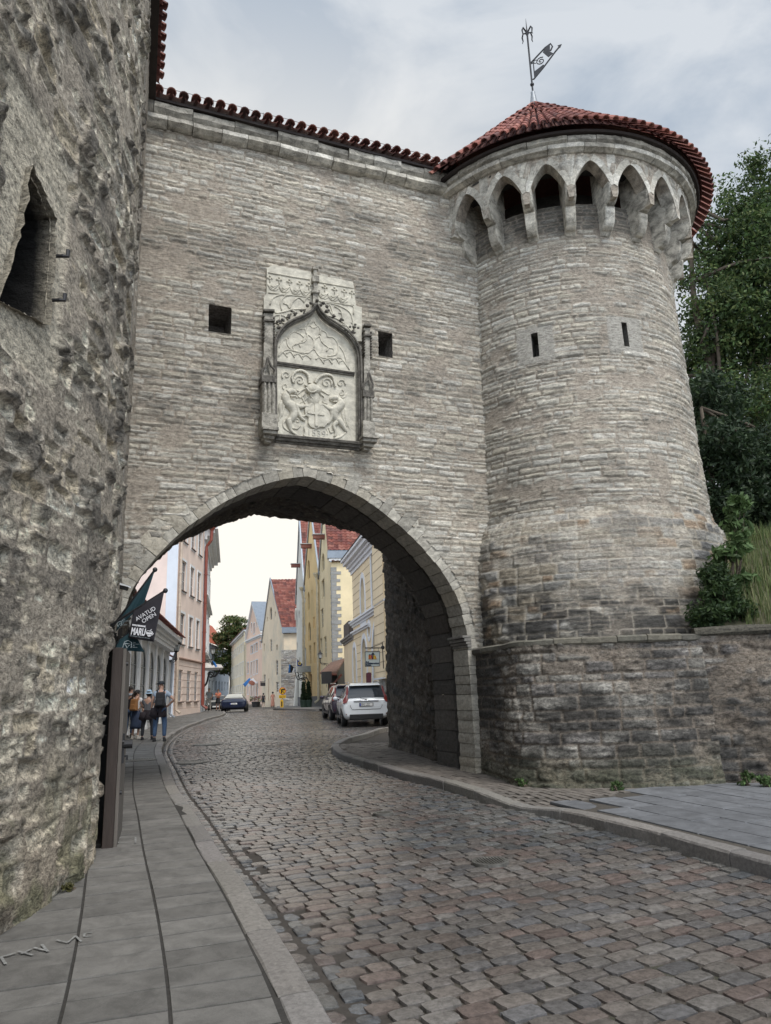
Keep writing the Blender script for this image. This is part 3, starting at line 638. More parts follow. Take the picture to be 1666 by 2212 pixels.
sweepblocks(bpath, .05, BS[-1], .55, [(-.25, 2.22), (.02, 2.22), (.06, 2.25), (.065, 2.31), (.02, 2.335), (-.25, 2.335)], 'string_course', GREY*.5*np.array([1.02, 1.0, .88]), base, 17, jit=.009, nseg=4)
mb = MB(); top = [bpos(np.array(s), np.array(2.3)) for s in np.linspace(0.05, BS[-1], 40)]; mb.add([p-np.array([0, 0, 0]) for p in top]+[(TC[0], TC[1]-.5, 2.32)], [(i, i+1, 40) for i in range(39)], (.2, .19, .17)); mb.build('base_top', MDRESS, base, colored=True)
ret = thing('retaining_wall', 'low dark rubble retaining wall holding back the grassy bank beside the turret base', 'wall', (6.0, 10.7, .2)); ret['_inv'] = 1
RP0 = np.array([4.50, 10.92]); RD = np.array([1.0, -.30]); RD /= np.linalg.norm(RD)
def rpos(s, z): b = .05*z; X = RP0[0]+RD[0]*s+(-RD[1]*0)*b; Y = RP0[1]+RD[1]*s+b; return np.stack([X, Y, z], -1)
def rfield(s, z):
    h, c = field(s+4.7, z, 53, pal=GREY*.9, mort=(.20, .165, .13), hr=(.10, .2), lr=(.2, .5), amp=1.2, joint=.03, dark=bdark, rough=.05, smear=.45); return h, c
surface('rubble_masonry', np.arange(0, 7.5, .03), np.arange(.0, 2.36, .025), rpos, rfield, MROUGH, ret)
sweepblocks(lambda s: ((RP0[0]+RD[0]*s, RP0[1]+RD[1]*s+.11), (RD[1], -RD[0])), 0, 7.4, 1.3, [(-.5, 2.28), (.02, 2.27), (.06, 2.31), (.05, 2.37), (-.05, 2.41), (-.5, 2.41)], 'coping', GREY*.26*np.array([1.05, 1.0, .85]), ret, 18, jit=.03, mat=MROUGH, gap=.0, nseg=5)
# ================================================================== OLD ROUGH WALL at the left
left = thing('rough_tower_wall', 'weathered flaking limestone flank of the old round tower rising beside the pavement, with a deep pointed embrasure', 'tower', (-3.4, 5.5, .15)); left['_inv'] = 1
LP = np.array(catmull([(-2.15, -1.5), (-2.38, 1.0), (-2.52, 3.0), (-2.60, 4.6), (-2.625, 5.4), (-2.63, 6.1), (-2.70, 6.8), (-2.83, 7.4), (-3.02, 7.78), (-3.4, 8.0), (-4.2, 8.1)], 10))
LS = np.concatenate([[0], np.cumsum(np.linalg.norm(np.diff(LP, axis=0), axis=1))]); LT = np.gradient(LP, axis=0); LT /= np.linalg.norm(LT, axis=1, keepdims=True); LN = np.stack([LT[:, 1], -LT[:, 0]], 1)
if LN[30][0] < 0: LN = -LN
def lpos(s, z):
    X = np.interp(s, LS, LP[:, 0]); Y = np.interp(s, LS, LP[:, 1]); nx = np.interp(s, LS, LN[:, 0]); ny = np.interp(s, LS, LN[:, 1])
    o = .045*sst(.8, 3.2, z)+.015*sst(3, 4.6, z)-.02*sst(0.9, 0.2, z)*0; return np.stack([X+nx*o, Y+ny*o, z], -1)
CREAM = np.array([(.72, .66, .53), (.64, .57, .45), (.54, .49, .40), (.74, .69, .57), (.60, .52, .39), (.48, .44, .37)])
def ldark(u, v): return np.clip(sst(.56, .70, fbm(u*1.7, v*3.2, 5, 111, .7))*.75, 0, .8)
def terr(t, n, sh=.16):
    q = t*n; f = q-np.floor(q); return (np.floor(q)+sst(.5-sh, .5+sh, f))/n
def lfield(s, z):
    uu = s+.05*(fbm(s*3, z*3, 3, 61)-.5); vv = z+.10*(fbm(s*1.4, z*2, 3, 66)-.5)+.03*(fbm(s*7, z*7, 2, 69)-.5)
    k_, dr, dj, sid = courses(uu, vv, (.07, .20), (.12, .50), 61); e = np.minimum(dr, dj*.7); st = sst(.0, .028, e-.012*(fbm(s*20, z*20, 2, 67)-.3))
    wz = z+.08*(fbm(s*1.6, z*1.6, 3, 62)-.5)+.03*hsh(sid, 9); t = fbm(s*3.0, wz*11.0, 5, 164, .64); t2 = fbm(s*9, wz*24.0, 4, 165, .68)
    hs = st*(.0+.075*hsh(sid, 1)**1.3)+st*((terr(t, 15, .12)-.5)*.11+(terr(t2, 11, .16)-.5)*.045); plas = .018+.075*(fbm(s*1.3+4, z*1.9, 4, 163, .6)-.5)+.010*(fbm(s*14, z*14, 4, 177, .6)-.5)
    a = sst(-.007, .007, hs-plas); h = np.maximum(hs, plas)-.035
    pit = sst(.63, .70, fbm(s*3.0, wz*6.0, 4, 166, .6)); h = h-.05*pit+(fbm(s*.9, z*.7, 3, 169)-.5)*.08
    pal = CREAM; sc = pal[(hsh(sid, 2)*len(pal)).astype(int) % len(pal)]*(.80+.34*hsh(sid, 3))[..., None]*(.76+.56*hsh(np.floor(t*15)+31*np.floor(t2*11), 2))[..., None]
    pc = np.array([.37, .325, .265])*(.80+.4*fbm(s*5, z*5, 4, 168, .6))[..., None]; c = sc*a[..., None]+pc*(1-a[..., None])
    dk = np.clip(pit*.8+sst(.56, .68, fbm(s*1.2, z*2.2, 5, 111, .7))*.62*(1-.45*a), 0, .85)[..., None]; c = c*(1-dk)+dk*np.array([.10, .092, .08])*(.6+1.1*t2)[..., None]
    m = (sst(1.5, .3, z+.5*(fbm(s*2, z*2, 3, 7)-.5)))[..., None]; k = sst(.45, .6, fbm(s*3, z*2.2, 4, 66))[..., None]
    c = c*(1-m*.3)+m*.3*np.array([.38, .29, .19]); c = c*(1-m*k*.55)+m*k*.55*np.array([.11, .125, .055])
    fr = sst(.62, .57, np.abs(s-s_win)+.05*hsh(np.floor((z+.1*s)/.46), 5))*sst(3.95, 4.0, z)*sst(6.05, 5.98, z); jz = np.abs(((z+.12*s) % .46)-.23)
    h = h*(1-.84*fr)+fr*.02+fr*.006*(fbm(s*6, z*20, 4, 172, .6)-.5)-fr*.015*sst(.215, .23, jz); c = c*(1-.8*fr[..., None])+.8*fr[..., None]*np.array([.56, .51, .41])*(.75+.5*fbm(s*4, z*12, 4, 171, .65))[..., None]
    return h, np.clip(c, .01, .8)
def s_of_y(y): return float(np.interp(y, LP[:70, 1], LS[:70]))
wn = [(4.38, 4.24), (5.14, 4.46), (5.12, 5.05), (5.09, 5.33), (4.86, 5.42), (4.64, 5.46), (4.60, 5.1), (4.55, 4.78)]
wpoly = [(s_of_y(y), z) for y, z in wn]; s_win = s_of_y(4.8)
ss = np.concatenate([np.arange(0, s_of_y(3.5), .06), np.arange(s_of_y(3.5), LS[-1], .0175)])
surface('rough_masonry', ss, np.arange(.0, 13.2, .022), lpos, lfield, MROUGH, left, hole=lambda u, v: inpoly(u, v, wpoly), flip=True)
mb = MB(); V = []; n = len(wpoly); C = np.array([4.9, 0]); rg = np.random.default_rng(2); NR_ = 14
pts = []
for i in range(n):
    for k in range(6): t = k/6; pts.append(np.array(wpoly[i])*(1-t)+np.array(wpoly[(i+1) % n])*t)
n = len(pts); cw = np.mean(wpoly, axis=0)
for j in range(NR_+1):
    for p in pts:
        q = cw+(p-cw)*(1.03-.45*j/NR_); P = lpos(np.array(q[0]), np.array(q[1])); V.append(P+np.array([-1, .05, 0])*(1.9*j/NR_)+np.array([.03, 0, 0])*(1 if j == 0 else 0)+rg.normal(0, .008, 3))
Fs = [(j*n+i, j*n+(i+1) % n, (j+1)*n+(i+1) % n, (j+1)*n+i) for j in range(NR_) for i in range(n)]+[tuple(NR_*n+i for i in range(n))]
mb.add(V, Fs, (.09, .08, .065)); mb.c = [((.32, .29, .23) if i_ < n else (.008, .0075, .007)) for i_ in range(len(V))]; mb.build('embrasure', MROUGH, left, colored=True)  # inner rows painted near-black for the shade deep in the opening
# pintles beside the embrasure
for px, py in ((137, 553), (130, 648)):
    p = onplane(px, py, np.array([-2.50, 5.4, 5]), np.array([1.0, 0, 0])); mb = MB(); mb.tube([p-np.array([.12, 0, 0]), p, p+np.array([.03, .01, .0]), p+np.array([.03, .01, .06])], .016, 6); mb.build('iron_hook', MIR, left)
mb = MB(); mb.obox((-6.5, -1.5, 13.2), (3.8, 0, 0), (0, 9.4, 0), (0, 0, .1), (.3, .28, .25)); mb.obox((-6.5, -1.6, 0), (4.4, 0, 0), (0, .1, 0), (0, 0, 13.2), (.3, .28, .25)); mb.build('wall_core', MSTONE, left, colored=True)
# wall joining the rough tower to the gate wall
join = thing('link_wall', 'narrow strip of limestone wall with a dark tall recess between the rough tower and the gate wall', 'wall', (-3.5, 9.5, .15)); join['_inv'] = 1
JP0 = np.array([-3.08, 8.35]); JP1 = np.array([-3.97, 10.95]); JD = JP1-JP0; JL = np.linalg.norm(JD); JD /= JL; JN = np.array([JD[1], -JD[0]]); JN = JN if JN[0] > 0 else -JN
def jpos(s, z):
    rec = sst(.25, .3, s)*sst(1.75, 1.7, s)*(sst(6.95, 7.0, z)*sst(9.35, 9.3, z))*.38
    return np.stack([JP0[0]+JD[0]*s-JN[0]*rec, JP0[1]+JD[1]*s-JN[1]*rec, z], -1)
surface('strip_masonry', np.arange(0, JL, .025), np.arange(2.5, 11.8, .03), jpos, lambda a, b: field(a, b, 65, pal=LIME*.8), MSTONE, join, flip=True)
mb = MB(); p = lambda s, o, z: np.array([JP0[0]+JD[0]*s+JN[0]*o, JP0[1]+JD[1]*s+JN[1]*o, z])
J3 = np.array([JD[0], JD[1], 0]); JN3 = np.array([JN[0], JN[1], 0])
mb.obox(p(0, -.9, 2.5), J3*JL, JN3*.86, ZZ*.2, (.15, .13, .11)); mb.obox(p(0, -.9, 2.45), J3*.05, JN3*.9, ZZ*9.3, (.25, .23, .2)); mb.build('strip_core', MSTONE, join, colored=True)
mb = MB(); mb.obox(p(-1.5, -.3, 11.74), J3*(JL+1.2), JN3*.42, ZZ*.06); mb.build('eave_board', MDW, join)
sl = math.radians(28); upj = -JN3*math.cos(sl)+ZZ*math.sin(sl); nrj = JN3*math.sin(sl)+ZZ*math.cos(sl)
tileroof('roof_tiles', p(-1.5, .2, 11.83), J3, 19, .192, upj, 3, .36, nrj, join, 12)
# dark museum doorway under the link wall, with the open door leaf
MBLK = M('shade black interior wall', (.012, .011, .010), .9, .4, 3)  # near-black colour stands in for the deep shade inside the doorway
door = thing('doorway', 'dark open doorway at the foot of the rough tower, its heavy brown door leaf swung out over the pavement', 'doorway', (-3.3, 8.3, .2)); door['_inv'] = 1
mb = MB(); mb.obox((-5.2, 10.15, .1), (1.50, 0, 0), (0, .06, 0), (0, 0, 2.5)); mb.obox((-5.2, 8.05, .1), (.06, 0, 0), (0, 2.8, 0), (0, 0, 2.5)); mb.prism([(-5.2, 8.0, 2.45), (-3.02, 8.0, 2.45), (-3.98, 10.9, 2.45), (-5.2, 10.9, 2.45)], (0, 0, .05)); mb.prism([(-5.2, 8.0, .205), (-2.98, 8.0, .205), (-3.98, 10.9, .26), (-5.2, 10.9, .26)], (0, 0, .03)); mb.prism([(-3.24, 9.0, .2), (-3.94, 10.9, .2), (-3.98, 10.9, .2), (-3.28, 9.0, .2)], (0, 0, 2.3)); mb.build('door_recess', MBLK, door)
MDOOR = M('brown painted door timber', (.045, .032, .026), .55, .35, 4, bump=.3, stretch=(8, 8, .6)); MDOOR2 = M('worn grey door edge', (.13, .115, .10), .7, .35, 4, stretch=(8, 8, .6))
dp0 = np.array([-2.955, 7.95, .17]); dd = np.array([-.30, 1.0, 0]); dd /= np.linalg.norm(dd); dn = np.array([dd[1], -dd[0], 0])
mb = MB(); mb.obox(dp0, dd*1.05, dn*.105, ZZ*2.02); mb.build('door_leaf', MDOOR, door, bevel=.006)
mb = MB(); mb.obox(dp0+dn*.107+dd*.02, dd*1.0, dn*.035, ZZ*2.01); mb.build('leaf_cladding', MDOOR2, door, bevel=.004)
mb = MB(); q = dp0+dn*.143+dd*.12; mb.obox(q+ZZ*.83, dd*.05, dn*.02, ZZ*.30); mb.tube([q+dd*.025+ZZ*1.02, q+dd*.025+dn*.10+ZZ*1.02], .045, 12); mb.tube([q+dd*.025+ZZ*.9, q+dd*.025+dn*.05+ZZ*.9, q+dd*.025+dn*.05+ZZ*.86], .012, 6); mb.build('handle', MIR, door, smooth=False)
for z in (.55, 1.05, 1.85): mb = MB(); q = dp0+dn*.143+dd*.05+ZZ*z; mb.tube([q, q+dn*.02], .02, 8); mb.build('bolt_head', MIR, door)
mb = MB(); q = dp0-dn*.002+dd*.15+ZZ*1.12; mb.tube([q, q-dn*.07, q-dn*.08-ZZ*.05], .014, 6); mb.build('latch_hook', MIR, door)
# ================================================================== RELIEF PANEL on the gate wall
rel = thing('coat_of_arms_relief', 'pale carved stone relief with two griffins, shield and gothic tracery above the arch', 'relief', tuple(uwz(-2.85, -.05, 5.75))); rel['_inv'] = 1
MREL = MC('pale carved limestone', rough=.8, lam=(6, 6, 8), lamb=.4, var=.26, bdist=.008); MRELD = MC('blackened carved limestone', rough=.85, lam=(9, 9, 12), lamb=.5, var=.6, bdist=.01)
PW = (.54, .51, .43); PD = (.12, .11, .095); PM = (.30, .28, .24)
def rp(x, y, w_): u, z = Wp(*d6(x, y)); return uwz(u, w_-.055, z)
def poly6(mb, P, w0, w1, col): mb.prism([rp(x, y, w0) for x, y in P], WW*(w1-w0), col)
def curve6(mb, P, r, w_, col=PM, n=5, sm=4, taper=False):
    C = catmull(P, sm) if len(P) > 2 else [np.array(p, float) for p in P]; m = len(C)
    rr = [r*(1-.75*abs(2*i/(m-1)-.0)/2) if taper else r for i in range(m)]
    mb.tube([rp(p[0], p[1], w_) for p in C], rr, n, col)
mb = MB(); UL = [(195, -215), (740, -130), (760, -95), (770, -96), (1350, 0-20), (1365, 90), (1440, 100), (1452, 170), (1440, 980), (130, 760), (160, -10), (190, -30)]
q = lambda x, y: ((950+x/2.458)*K, (1000+y/2.458)*K)
def rq(x, y, w_): u, z = Wp(*q(x, y)); return uwz(u, w_-.03, z)
mb.prism([rq(x, y, -.035) for x, y in ((270, 185), (330, 155), (700, 222), (705, 240), (760, 250), (1112, 318), (1128, 420), (1140, 550), (1198, 570), (1200, 900), (240, 860), (240, 470), (268, 430))], WW*.06, PW)
mb.build('upper_slab', MREL, rel, colored=True, bevel=.006)
mb = MB()   # main slab behind niche
mb.prism([rp(x, y, -.014) for x, y in ((300, 560), (480, 330), (700, 230), (840, 150), (960, 270), (1180, 420), (1380, 700), (1395, 1935), (305, 1815))], WW*.05, PW); mb.build('tympanum_slab', MREL, rel, colored=True)
mb = MB()   # raised shield panel with bevel border
fr = [(312, 885), (1345, 1005), (1350, 1900), (310, 1810)]; poly6(mb, fr, -.005, .03, PW); mb.build('shield_panel', MREL, rel, colored=True, bevel=.012)
# frame mouldings
mb = MB()
OG = [(305, 1830), (298, 1300), (300, 700), (320, 560), (400, 430), (540, 330), (680, 270), (770, 210), (835, 130), (890, 220), (980, 310), (1120, 400), (1250, 500), (1340, 620), (1390, 780), (1400, 1200), (1400, 1940)]
for r, w_, k, cl in ((.030, -.10, 1.0, PD), (.020, -.055, .975, PM), (.022, -.15, 1.03, PD)):
    cx, cy = 850, 1300; curve6(mb, [((x-cx)*k+cx, (y-cy)*(1+(k-1)*.6)+cy) for x, y in OG], r, w_, cl, n=6)
mb.build('ogee_frame', MRELD, rel, colored=True, smooth=True)
mb = MB()
for dy, r, w_ in ((0, .022, -.05), (22, .022, -.03), (10, .03, -.02)): curve6(mb, [(310, 840+dy), (830, 912+dy), (1350, 985+dy)], r, w_, PD)
mb.build('transom', MRELD, rel, colored=True)
mb = MB()
for dy, r, w_ in ((0, .03, -.15), (30, .035, -.10), (58, .025, -.05)): curve6(mb, [(300, 1832+dy), (850, 1880+dy), (1410, 1935+dy)], r, w_, PD)
mb.build('sill', MRELD, rel, colored=True)
# side pinnacle shafts
def colq(name, x0, x1, y0, y1, w0, w1, dy=0, col=PM, taper=1.0):
    mb = MB(); a, b = np.array(rp(x0, y0, 0)), np.array(rp(x1, y0+dy, 0)); c_, d_ = np.array(rp(x1, y1+dy, 0)), np.array(rp(x0, y1, 0))
    P = [d_+WW*w0, c_+WW*w0, c_+WW*w1, d_+WW*w1, a+WW*w0*taper, b+WW*w0*taper, b+WW*w1, a+WW*w1]; mb.hexa(P, col); return mb
for nm, xs, yt, yb in (('pilaster', (105, 285), 765, 1800), ('pilaster', (1425, 1560), 955, 1900)):
    x0, x1 = xs; wdt = x1-x0; col_ = MB()
    def add(m): col_.add(m.v, m.f, None); col_.c[-len(m.v):] = m.c
    add(colq('', x0-15, x1+8, yb-240, yb-40, -.26, .02, 25, PM))                 # plinth
    add(colq('', x0+10, x1-5, yt+380, yb-240, -.18, .02, 15, PM))
    for f in (.2, .5, .8):
        xx = x0+wdt*f; curve6(col_, [(xx, yb-235), (xx, yt+390)], .022, -.20, PM)
    add(colq('', x0-10, x1+5, yt+300, yt+385, -.23, .02, 15, PD)); add(colq('', x0+30, x1-15, yt+20, yt+300, -.13, .02, 12, PM))
    curve6(col_, [(x0+20, yt+330), (x0-5, yt+240), (x0+50, yt+170), (x0+75, yt+70), (x0+110, yt+170), (x1-10, yt+240), (x1-30, yt+330)], .022, -.20, PD)
    curve6(col_, [(x0+40, yt+320), (x0+30, yt+250), (x0+75, yt+150), (x0+110, yt+250), (x0+110, yt+320)], .014, -.17, PM)
    add(colq('', x0+45, x1-10, yt-560, yt+20, -.08, .02, 10, PM)); 
    for k in range(10): add(colq('', x0+30+(k % 2)*8, x0+52, yt-520+k*36, yt-505+k*36, -.12, 0, 3, PD))
    for k in range(10): add(colq('', x1-14, x1+8, yt-500+k*36, yt-485+k*36, -.12, 0, 3, PD))
    for yy in (yt-600, yt-470): add(colq('', x0+38, x1-2, yy, yy+26, -.13, 0, 8, PD))
    col_.build('pilaster', MRELD, rel, colored=True, bevel=.004)
    br = MB(); cxm = (x0+x1)/2
    for k, (hw, y0_, y1_, dpt) in enumerate(((105, yb-45, yb-5, -.33), (95, yb-5, yb+35, -.29), (70, yb+35, yb+75, -.2), (42, yb+75, yb+105, -.12))):
        m = colq('', cxm-hw, cxm+hw, y0_, y1_, dpt, .02, 18, PM); br.add(m.v, m.f); br.c[-8:] = [PM]*8
    br.build('pilaster_bracket', MRELD, rel, colored=True, bevel=.006)
# finial shaft
mb = MB()
for (hw, y0_, y1_, d_) in ((14, 190, 215, -.12), (9, 215, 430, -.09), (17, 285, 340, -.13), (20, 425, 450, -.14), (13, 450, 560, -.11)):
    xs = 735
    P = [rq(xs-hw*2.0, y1_, d_), rq(xs+hw*2.0, y1_+3, d_), rq(xs+hw*2.0, y1_+3, .0), rq(xs-hw*2.0, y1_, .0), rq(xs-hw*1.9, y0_, d_), rq(xs+hw*1.9, y0_+3, d_), rq(xs+hw*1.9, y0_+3, .0), rq(xs-hw*1.9, y0_, .0)]; mb.hexa(P, PM)
for a, b in ((-95, 20), (-60, -5), (60, -5), (95, 28), (0, -30), (-30, 12), (35, 14)):
    c = rq(745+a, 560+b, -.14); mb.ell(c, .035, .04, .03, 7, 5, PD)
mb.build('finial', MRELD, rel, colored=True, bevel=.004)
# crockets along the ogee
mb = MB(); rg = np.random.default_rng(1)
for (x, y) in ((400, 300), (560, 215), (640, 200), (470, 260), (350, 400), (320, 500), (1060, 250), (1150, 310), (1240, 430), (1310, 470), (980, 190), (350, 315), (1330, 400)):
    mb = MB()
    for k in range(5): c = rp(x+rg.normal(0, 18), y+rg.normal(0, 14), -.10+rg.normal(0, .02)); mb.ell(c, .026, .022, .022, 6, 4, PD)
    mb.build('crocket', MRELD, rel, colored=True)
# tracery: traced ribs
mb = MB(); T = lambda P, r=.013, w_=-.004, c=PM: curve6(mb, P, r, w_-.012, PW)
for P in ([(350, 760), (400, 690), (470, 765)], [(455, 720), (510, 690), (565, 770)], [(555, 740), (620, 720), (675, 795)], [(665, 760), (720, 740), (785, 790)], [(845, 795), (890, 770), (955, 850)], [(950, 810), (1010, 790), (1065, 855)], [(1055, 800), (1110, 780), (1160, 855)], [(1150, 830), (1210, 810), (1275, 910)],
          [(350, 760), (450, 670), (600, 690), (740, 710), (820, 660), (900, 760), (1050, 780), (1180, 780), (1290, 930)],
          [(460, 520), (480, 620), (560, 680), (700, 715), (800, 650), (815, 540), (740, 460)], [(820, 640), (830, 540), (900, 480)], [(895, 480), (930, 570), (1010, 640), (985, 690)], [(1010, 640), (1080, 660), (1070, 740), (1000, 750)],
          [(740, 460), (700, 560), (600, 580), (545, 620), (560, 690)], [(570, 600), (620, 590), (640, 635)], [(480, 520), (500, 470), (560, 430), (640, 460)], [(560, 430), (640, 390), (720, 340)], [(650, 400), (700, 390), (720, 460)], [(640, 460), (690, 510), (660, 560)],
          [(735, 350), (770, 350), (800, 380)], [(820, 385), (870, 355), (905, 400), (890, 470)], [(740, 330), (810, 280), (850, 340)], [(900, 400), (980, 440), (1000, 500)], [(1000, 500), (1080, 510), (1140, 600), (1120, 720), (1040, 750)], [(1160, 620), (1220, 720), (1270, 900)], [(360, 640), (400, 560), (460, 510)],
          [(830, 280), (740, 350), (720, 430), (740, 465)], [(850, 340), (910, 390), (905, 480)]):
    T(P)
mb.build('tympanum_tracery', MREL, rel, colored=True, smooth=True)
mb = MB()
def TQ(P, r=.014): C = catmull(P, 4) if len(P) > 2 else P; mb.tube([rq(p[0], p[1], -.04) for p in C], r, 5, PW)
TQ([(285, 232), (690, 300)]); TQ([(775, 325), (1115, 382)]); TQ([(285, 428), (690, 470)], .012); TQ([(790, 510), (1120, 545)], .012)
for x0, y0 in ((330, 375), (440, 395), (550, 415), (650, 430), (820, 455), (915, 475), (1010, 495)):
    TQ([(x0-48, y0-25), (x0-10, y0+25), (x0+50, y0-30)]); TQ([(x0-50, y0-50+15), (x0+10, y0+30), (x0+50, y0+12)], .01); TQ([(x0-20, y0-20), (x0, y0-5), (x0+30, y0-18)], .009)
for x0, y0 in ((390, 300), (490, 320), (590, 340), (680, 355), (835, 375), (930, 395), (1025, 415), (1100, 430), (300, 285)):
    mb.tube([rq(x0, y0+45, -.04), rq(x0, y0, -.04)], .010, 5, PW)
    for dx, dy in ((-20, -3), (20, 3), (0, -20), (0, 8)): mb.ell(rq(x0+dx, y0+dy, -.04), .022, .02, .022, 6, 4, PW)
for P in ([(300, 545), (330, 480), (400, 448), (440, 448)], [(415, 600), (405, 520), (450, 460), (500, 450)], [(345, 600), (360, 625), (450, 610), (520, 590), (650, 585)], [(490, 585), (520, 520), (580, 475), (625, 510)], [(630, 525), (655, 480), (690, 495)], [(430, 530), (470, 545), (490, 580)], [(780, 510), (840, 530), (880, 600), (925, 660)], [(925, 660), (900, 580), (880, 540)],
          [(800, 520), (950, 545), (1080, 620), (1120, 760)], [(930, 560), (990, 600), (1010, 690)], [(970, 625), (1000, 630), (1008, 660)], [(830, 640), (950, 680), (1050, 750), (1110, 830)], [(1010, 540), (1110, 560), (1115, 640)], [(300, 690), (350, 650), (430, 650), (480, 690)], [(400, 650), (400, 700), (440, 730)], [(300, 770), (340, 715), (390, 740)], [(500, 640), (530, 600), (555, 640)], [(985, 760), (1000, 735), (1040, 750)], [(1090, 720), (1110, 730), (1120, 790)]): TQ(P)
mb.build('upper_tracery', MREL, rel, colored=True, smooth=True)
# heraldry: mantling scrolls, horns, helm, griffins, shield, scroll
mb = MB(); S = lambda P, r=.02, w_=-.02, tp=False: curve6(mb, P, r, w_, PW, n=6, taper=tp)
def spiral(cx, cy, r0, turns, a0, dirn=1, rr=.018, sq=1.0):
    P = [(cx+r0*(1-k/24)*math.cos(a0+dirn*turns*2*math.pi*k/24), cy+sq*r0*(1-k/24)*math.sin(a0+dirn*turns*2*math.pi*k/24)) for k in range(22)]; mb.tube([rp(x, y, -.02) for x, y in P], [rr*(1-.5*k/22) for k in range(22)], 6, PW)
for a_ in ((455, 1010, 62, 1.3, 2.5), (630, 1080, 75, 1.6, 2.8, 1, .02), (985, 1110, 75, 1.6, .5, -1, .02), (1175, 1115, 60, 1.4, .3, -1), (445, 1150, 45, 1.0, 2.0, 1, .014), (1180, 1240, 45, 1.2, 5, 1, .014), (600, 1610, 40, 1.2, 3, 1, .012)):
    mb = MB(); spiral(*a_); mb.build('mantling_scroll', MREL, rel, colored=True, smooth=True)
mb = MB()
for P in ([(760, 1120), (740, 1010), (660, 950), (580, 960), (530, 1030), (545, 1110)], [(830, 1110), (880, 1040), (980, 1000), (1060, 1030), (1090, 1110), (1100, 1160)]):
    C = catmull(P, 9); m = len(C); mb.tube([rp(p[0], p[1], -.035) for p in C], [.030*(1-.4*i/m)*(1.15 if i % 3 == 0 else .92) for i in range(m)], 7, PW)
mb.build('helm_horns', MREL, rel, colored=True, smooth=True)
mb = MB(); c = rp(795, 1195, -.01); mb.ell(c, .17, .10, .10, 14, 8, PW); c = rp(800, 1300, .0); mb.ell(c, .13, .07, .2, 12, 8, PW); S([(700, 1190), (740, 1240), (800, 1250), (870, 1200)], .018, -.10); S([(690, 1140), (740, 1155), (800, 1130), (850, 1160), (890, 1150)], .02, -.05); S([(750, 1230), (770, 1290), (800, 1330)], .016, -.06)
for P in ([(700, 1180), (650, 1210), (600, 1260), (560, 1240)], [(890, 1190), (960, 1230), (1010, 1260), (1040, 1240)], [(700, 1250), (660, 1290), (680, 1340), (640, 1370)], [(900, 1250), (960, 1300), (940, 1360), (1000, 1380)], [(730, 1300), (690, 1350), (720, 1400)], [(590, 1200), (620, 1215), (660, 1200)], [(610, 1280), (640, 1300), (660, 1270)]): S(P, .022, -.02, True)
mb.build('helm', MREL, rel, colored=True, smooth=True)
mb = MB()
SH = [(690, 1460), (720, 1400), (790, 1375), (830, 1385), (900, 1385), (980, 1430), (1020, 1500), (1035, 1560), (1000, 1640), (960, 1700), (900, 1695), (840, 1725), (770, 1695), (735, 1640), (745, 1570), (700, 1530)]
poly6(mb, SH, -.055, .0, PW); mb.build('shield', MREL, rel, colored=True, bevel=.012)
mb = MB(); poly6(mb, [(822, 1390), (856, 1392), (858, 1500), (950, 1515), (950, 1550), (858, 1540), (862, 1690), (826, 1688), (824, 1535), (725, 1520), (725, 1490), (822, 1500)], -.072, -.050, PW); mb.build('shield_cross', MREL, rel, colored=True, bevel=.003)
def griffin(pts_list, name='griffin'):
    global mb
    mb = MB()
    for P, r, w_ in pts_list:
        C = catmull(P, 4); m = len(C); rr = np.interp(np.linspace(0, 1, m), np.linspace(0, 1, len(r)), r); mb.tube([rp(p[0], p[1], w_) for p in C], list(rr), 8, PW)
    mb.build(name, MREL, rel, colored=True, smooth=True)
griffin([([(480, 1220), (450, 1290), (470, 1370), (530, 1420), (560, 1500), (520, 1580), (480, 1610)], [.05, .085, .09, .10, .085, .07, .05], 0.0), ([(470, 1240), (520, 1215), (580, 1240), (560, 1262)], [.05, .05, .03, .01], -.03), ([(500, 1290), (560, 1290)], [.02, .015], -.05),
         ([(560, 1410), (640, 1430), (710, 1415), (790, 1440)], [.05, .035, .025, .012], -.04), ([(580, 1420), (610, 1500), (650, 1570), (700, 1610)], [.05, .04, .03, .02], -.035), ([(660, 1560), (700, 1540), (730, 1550)], [.02, .015, .01], -.04),
         ([(480, 1580), (500, 1680), (520, 1740), (600, 1800)], [.06, .045, .03, .02], -.02), ([(470, 1590), (420, 1630), (430, 1700), (520, 1760)], [.03, .025, .022, .018], -.01), ([(520, 1700), (600, 1710), (640, 1670)], [.02, .015, .012], -.02),
         ([(400, 1340), (375, 1420), (380, 1520), (350, 1620)], [.03, .04, .035, .01], -.005), ([(430, 1370), (410, 1460), (400, 1550)], [.03, .03, .01], -.01), ([(380, 1240), (400, 1245), (430, 1230)], [.008, .015, .01], -.01), ([(540, 1270), (580, 1285), (600, 1310)], [.015, .02, .01], -.02)])
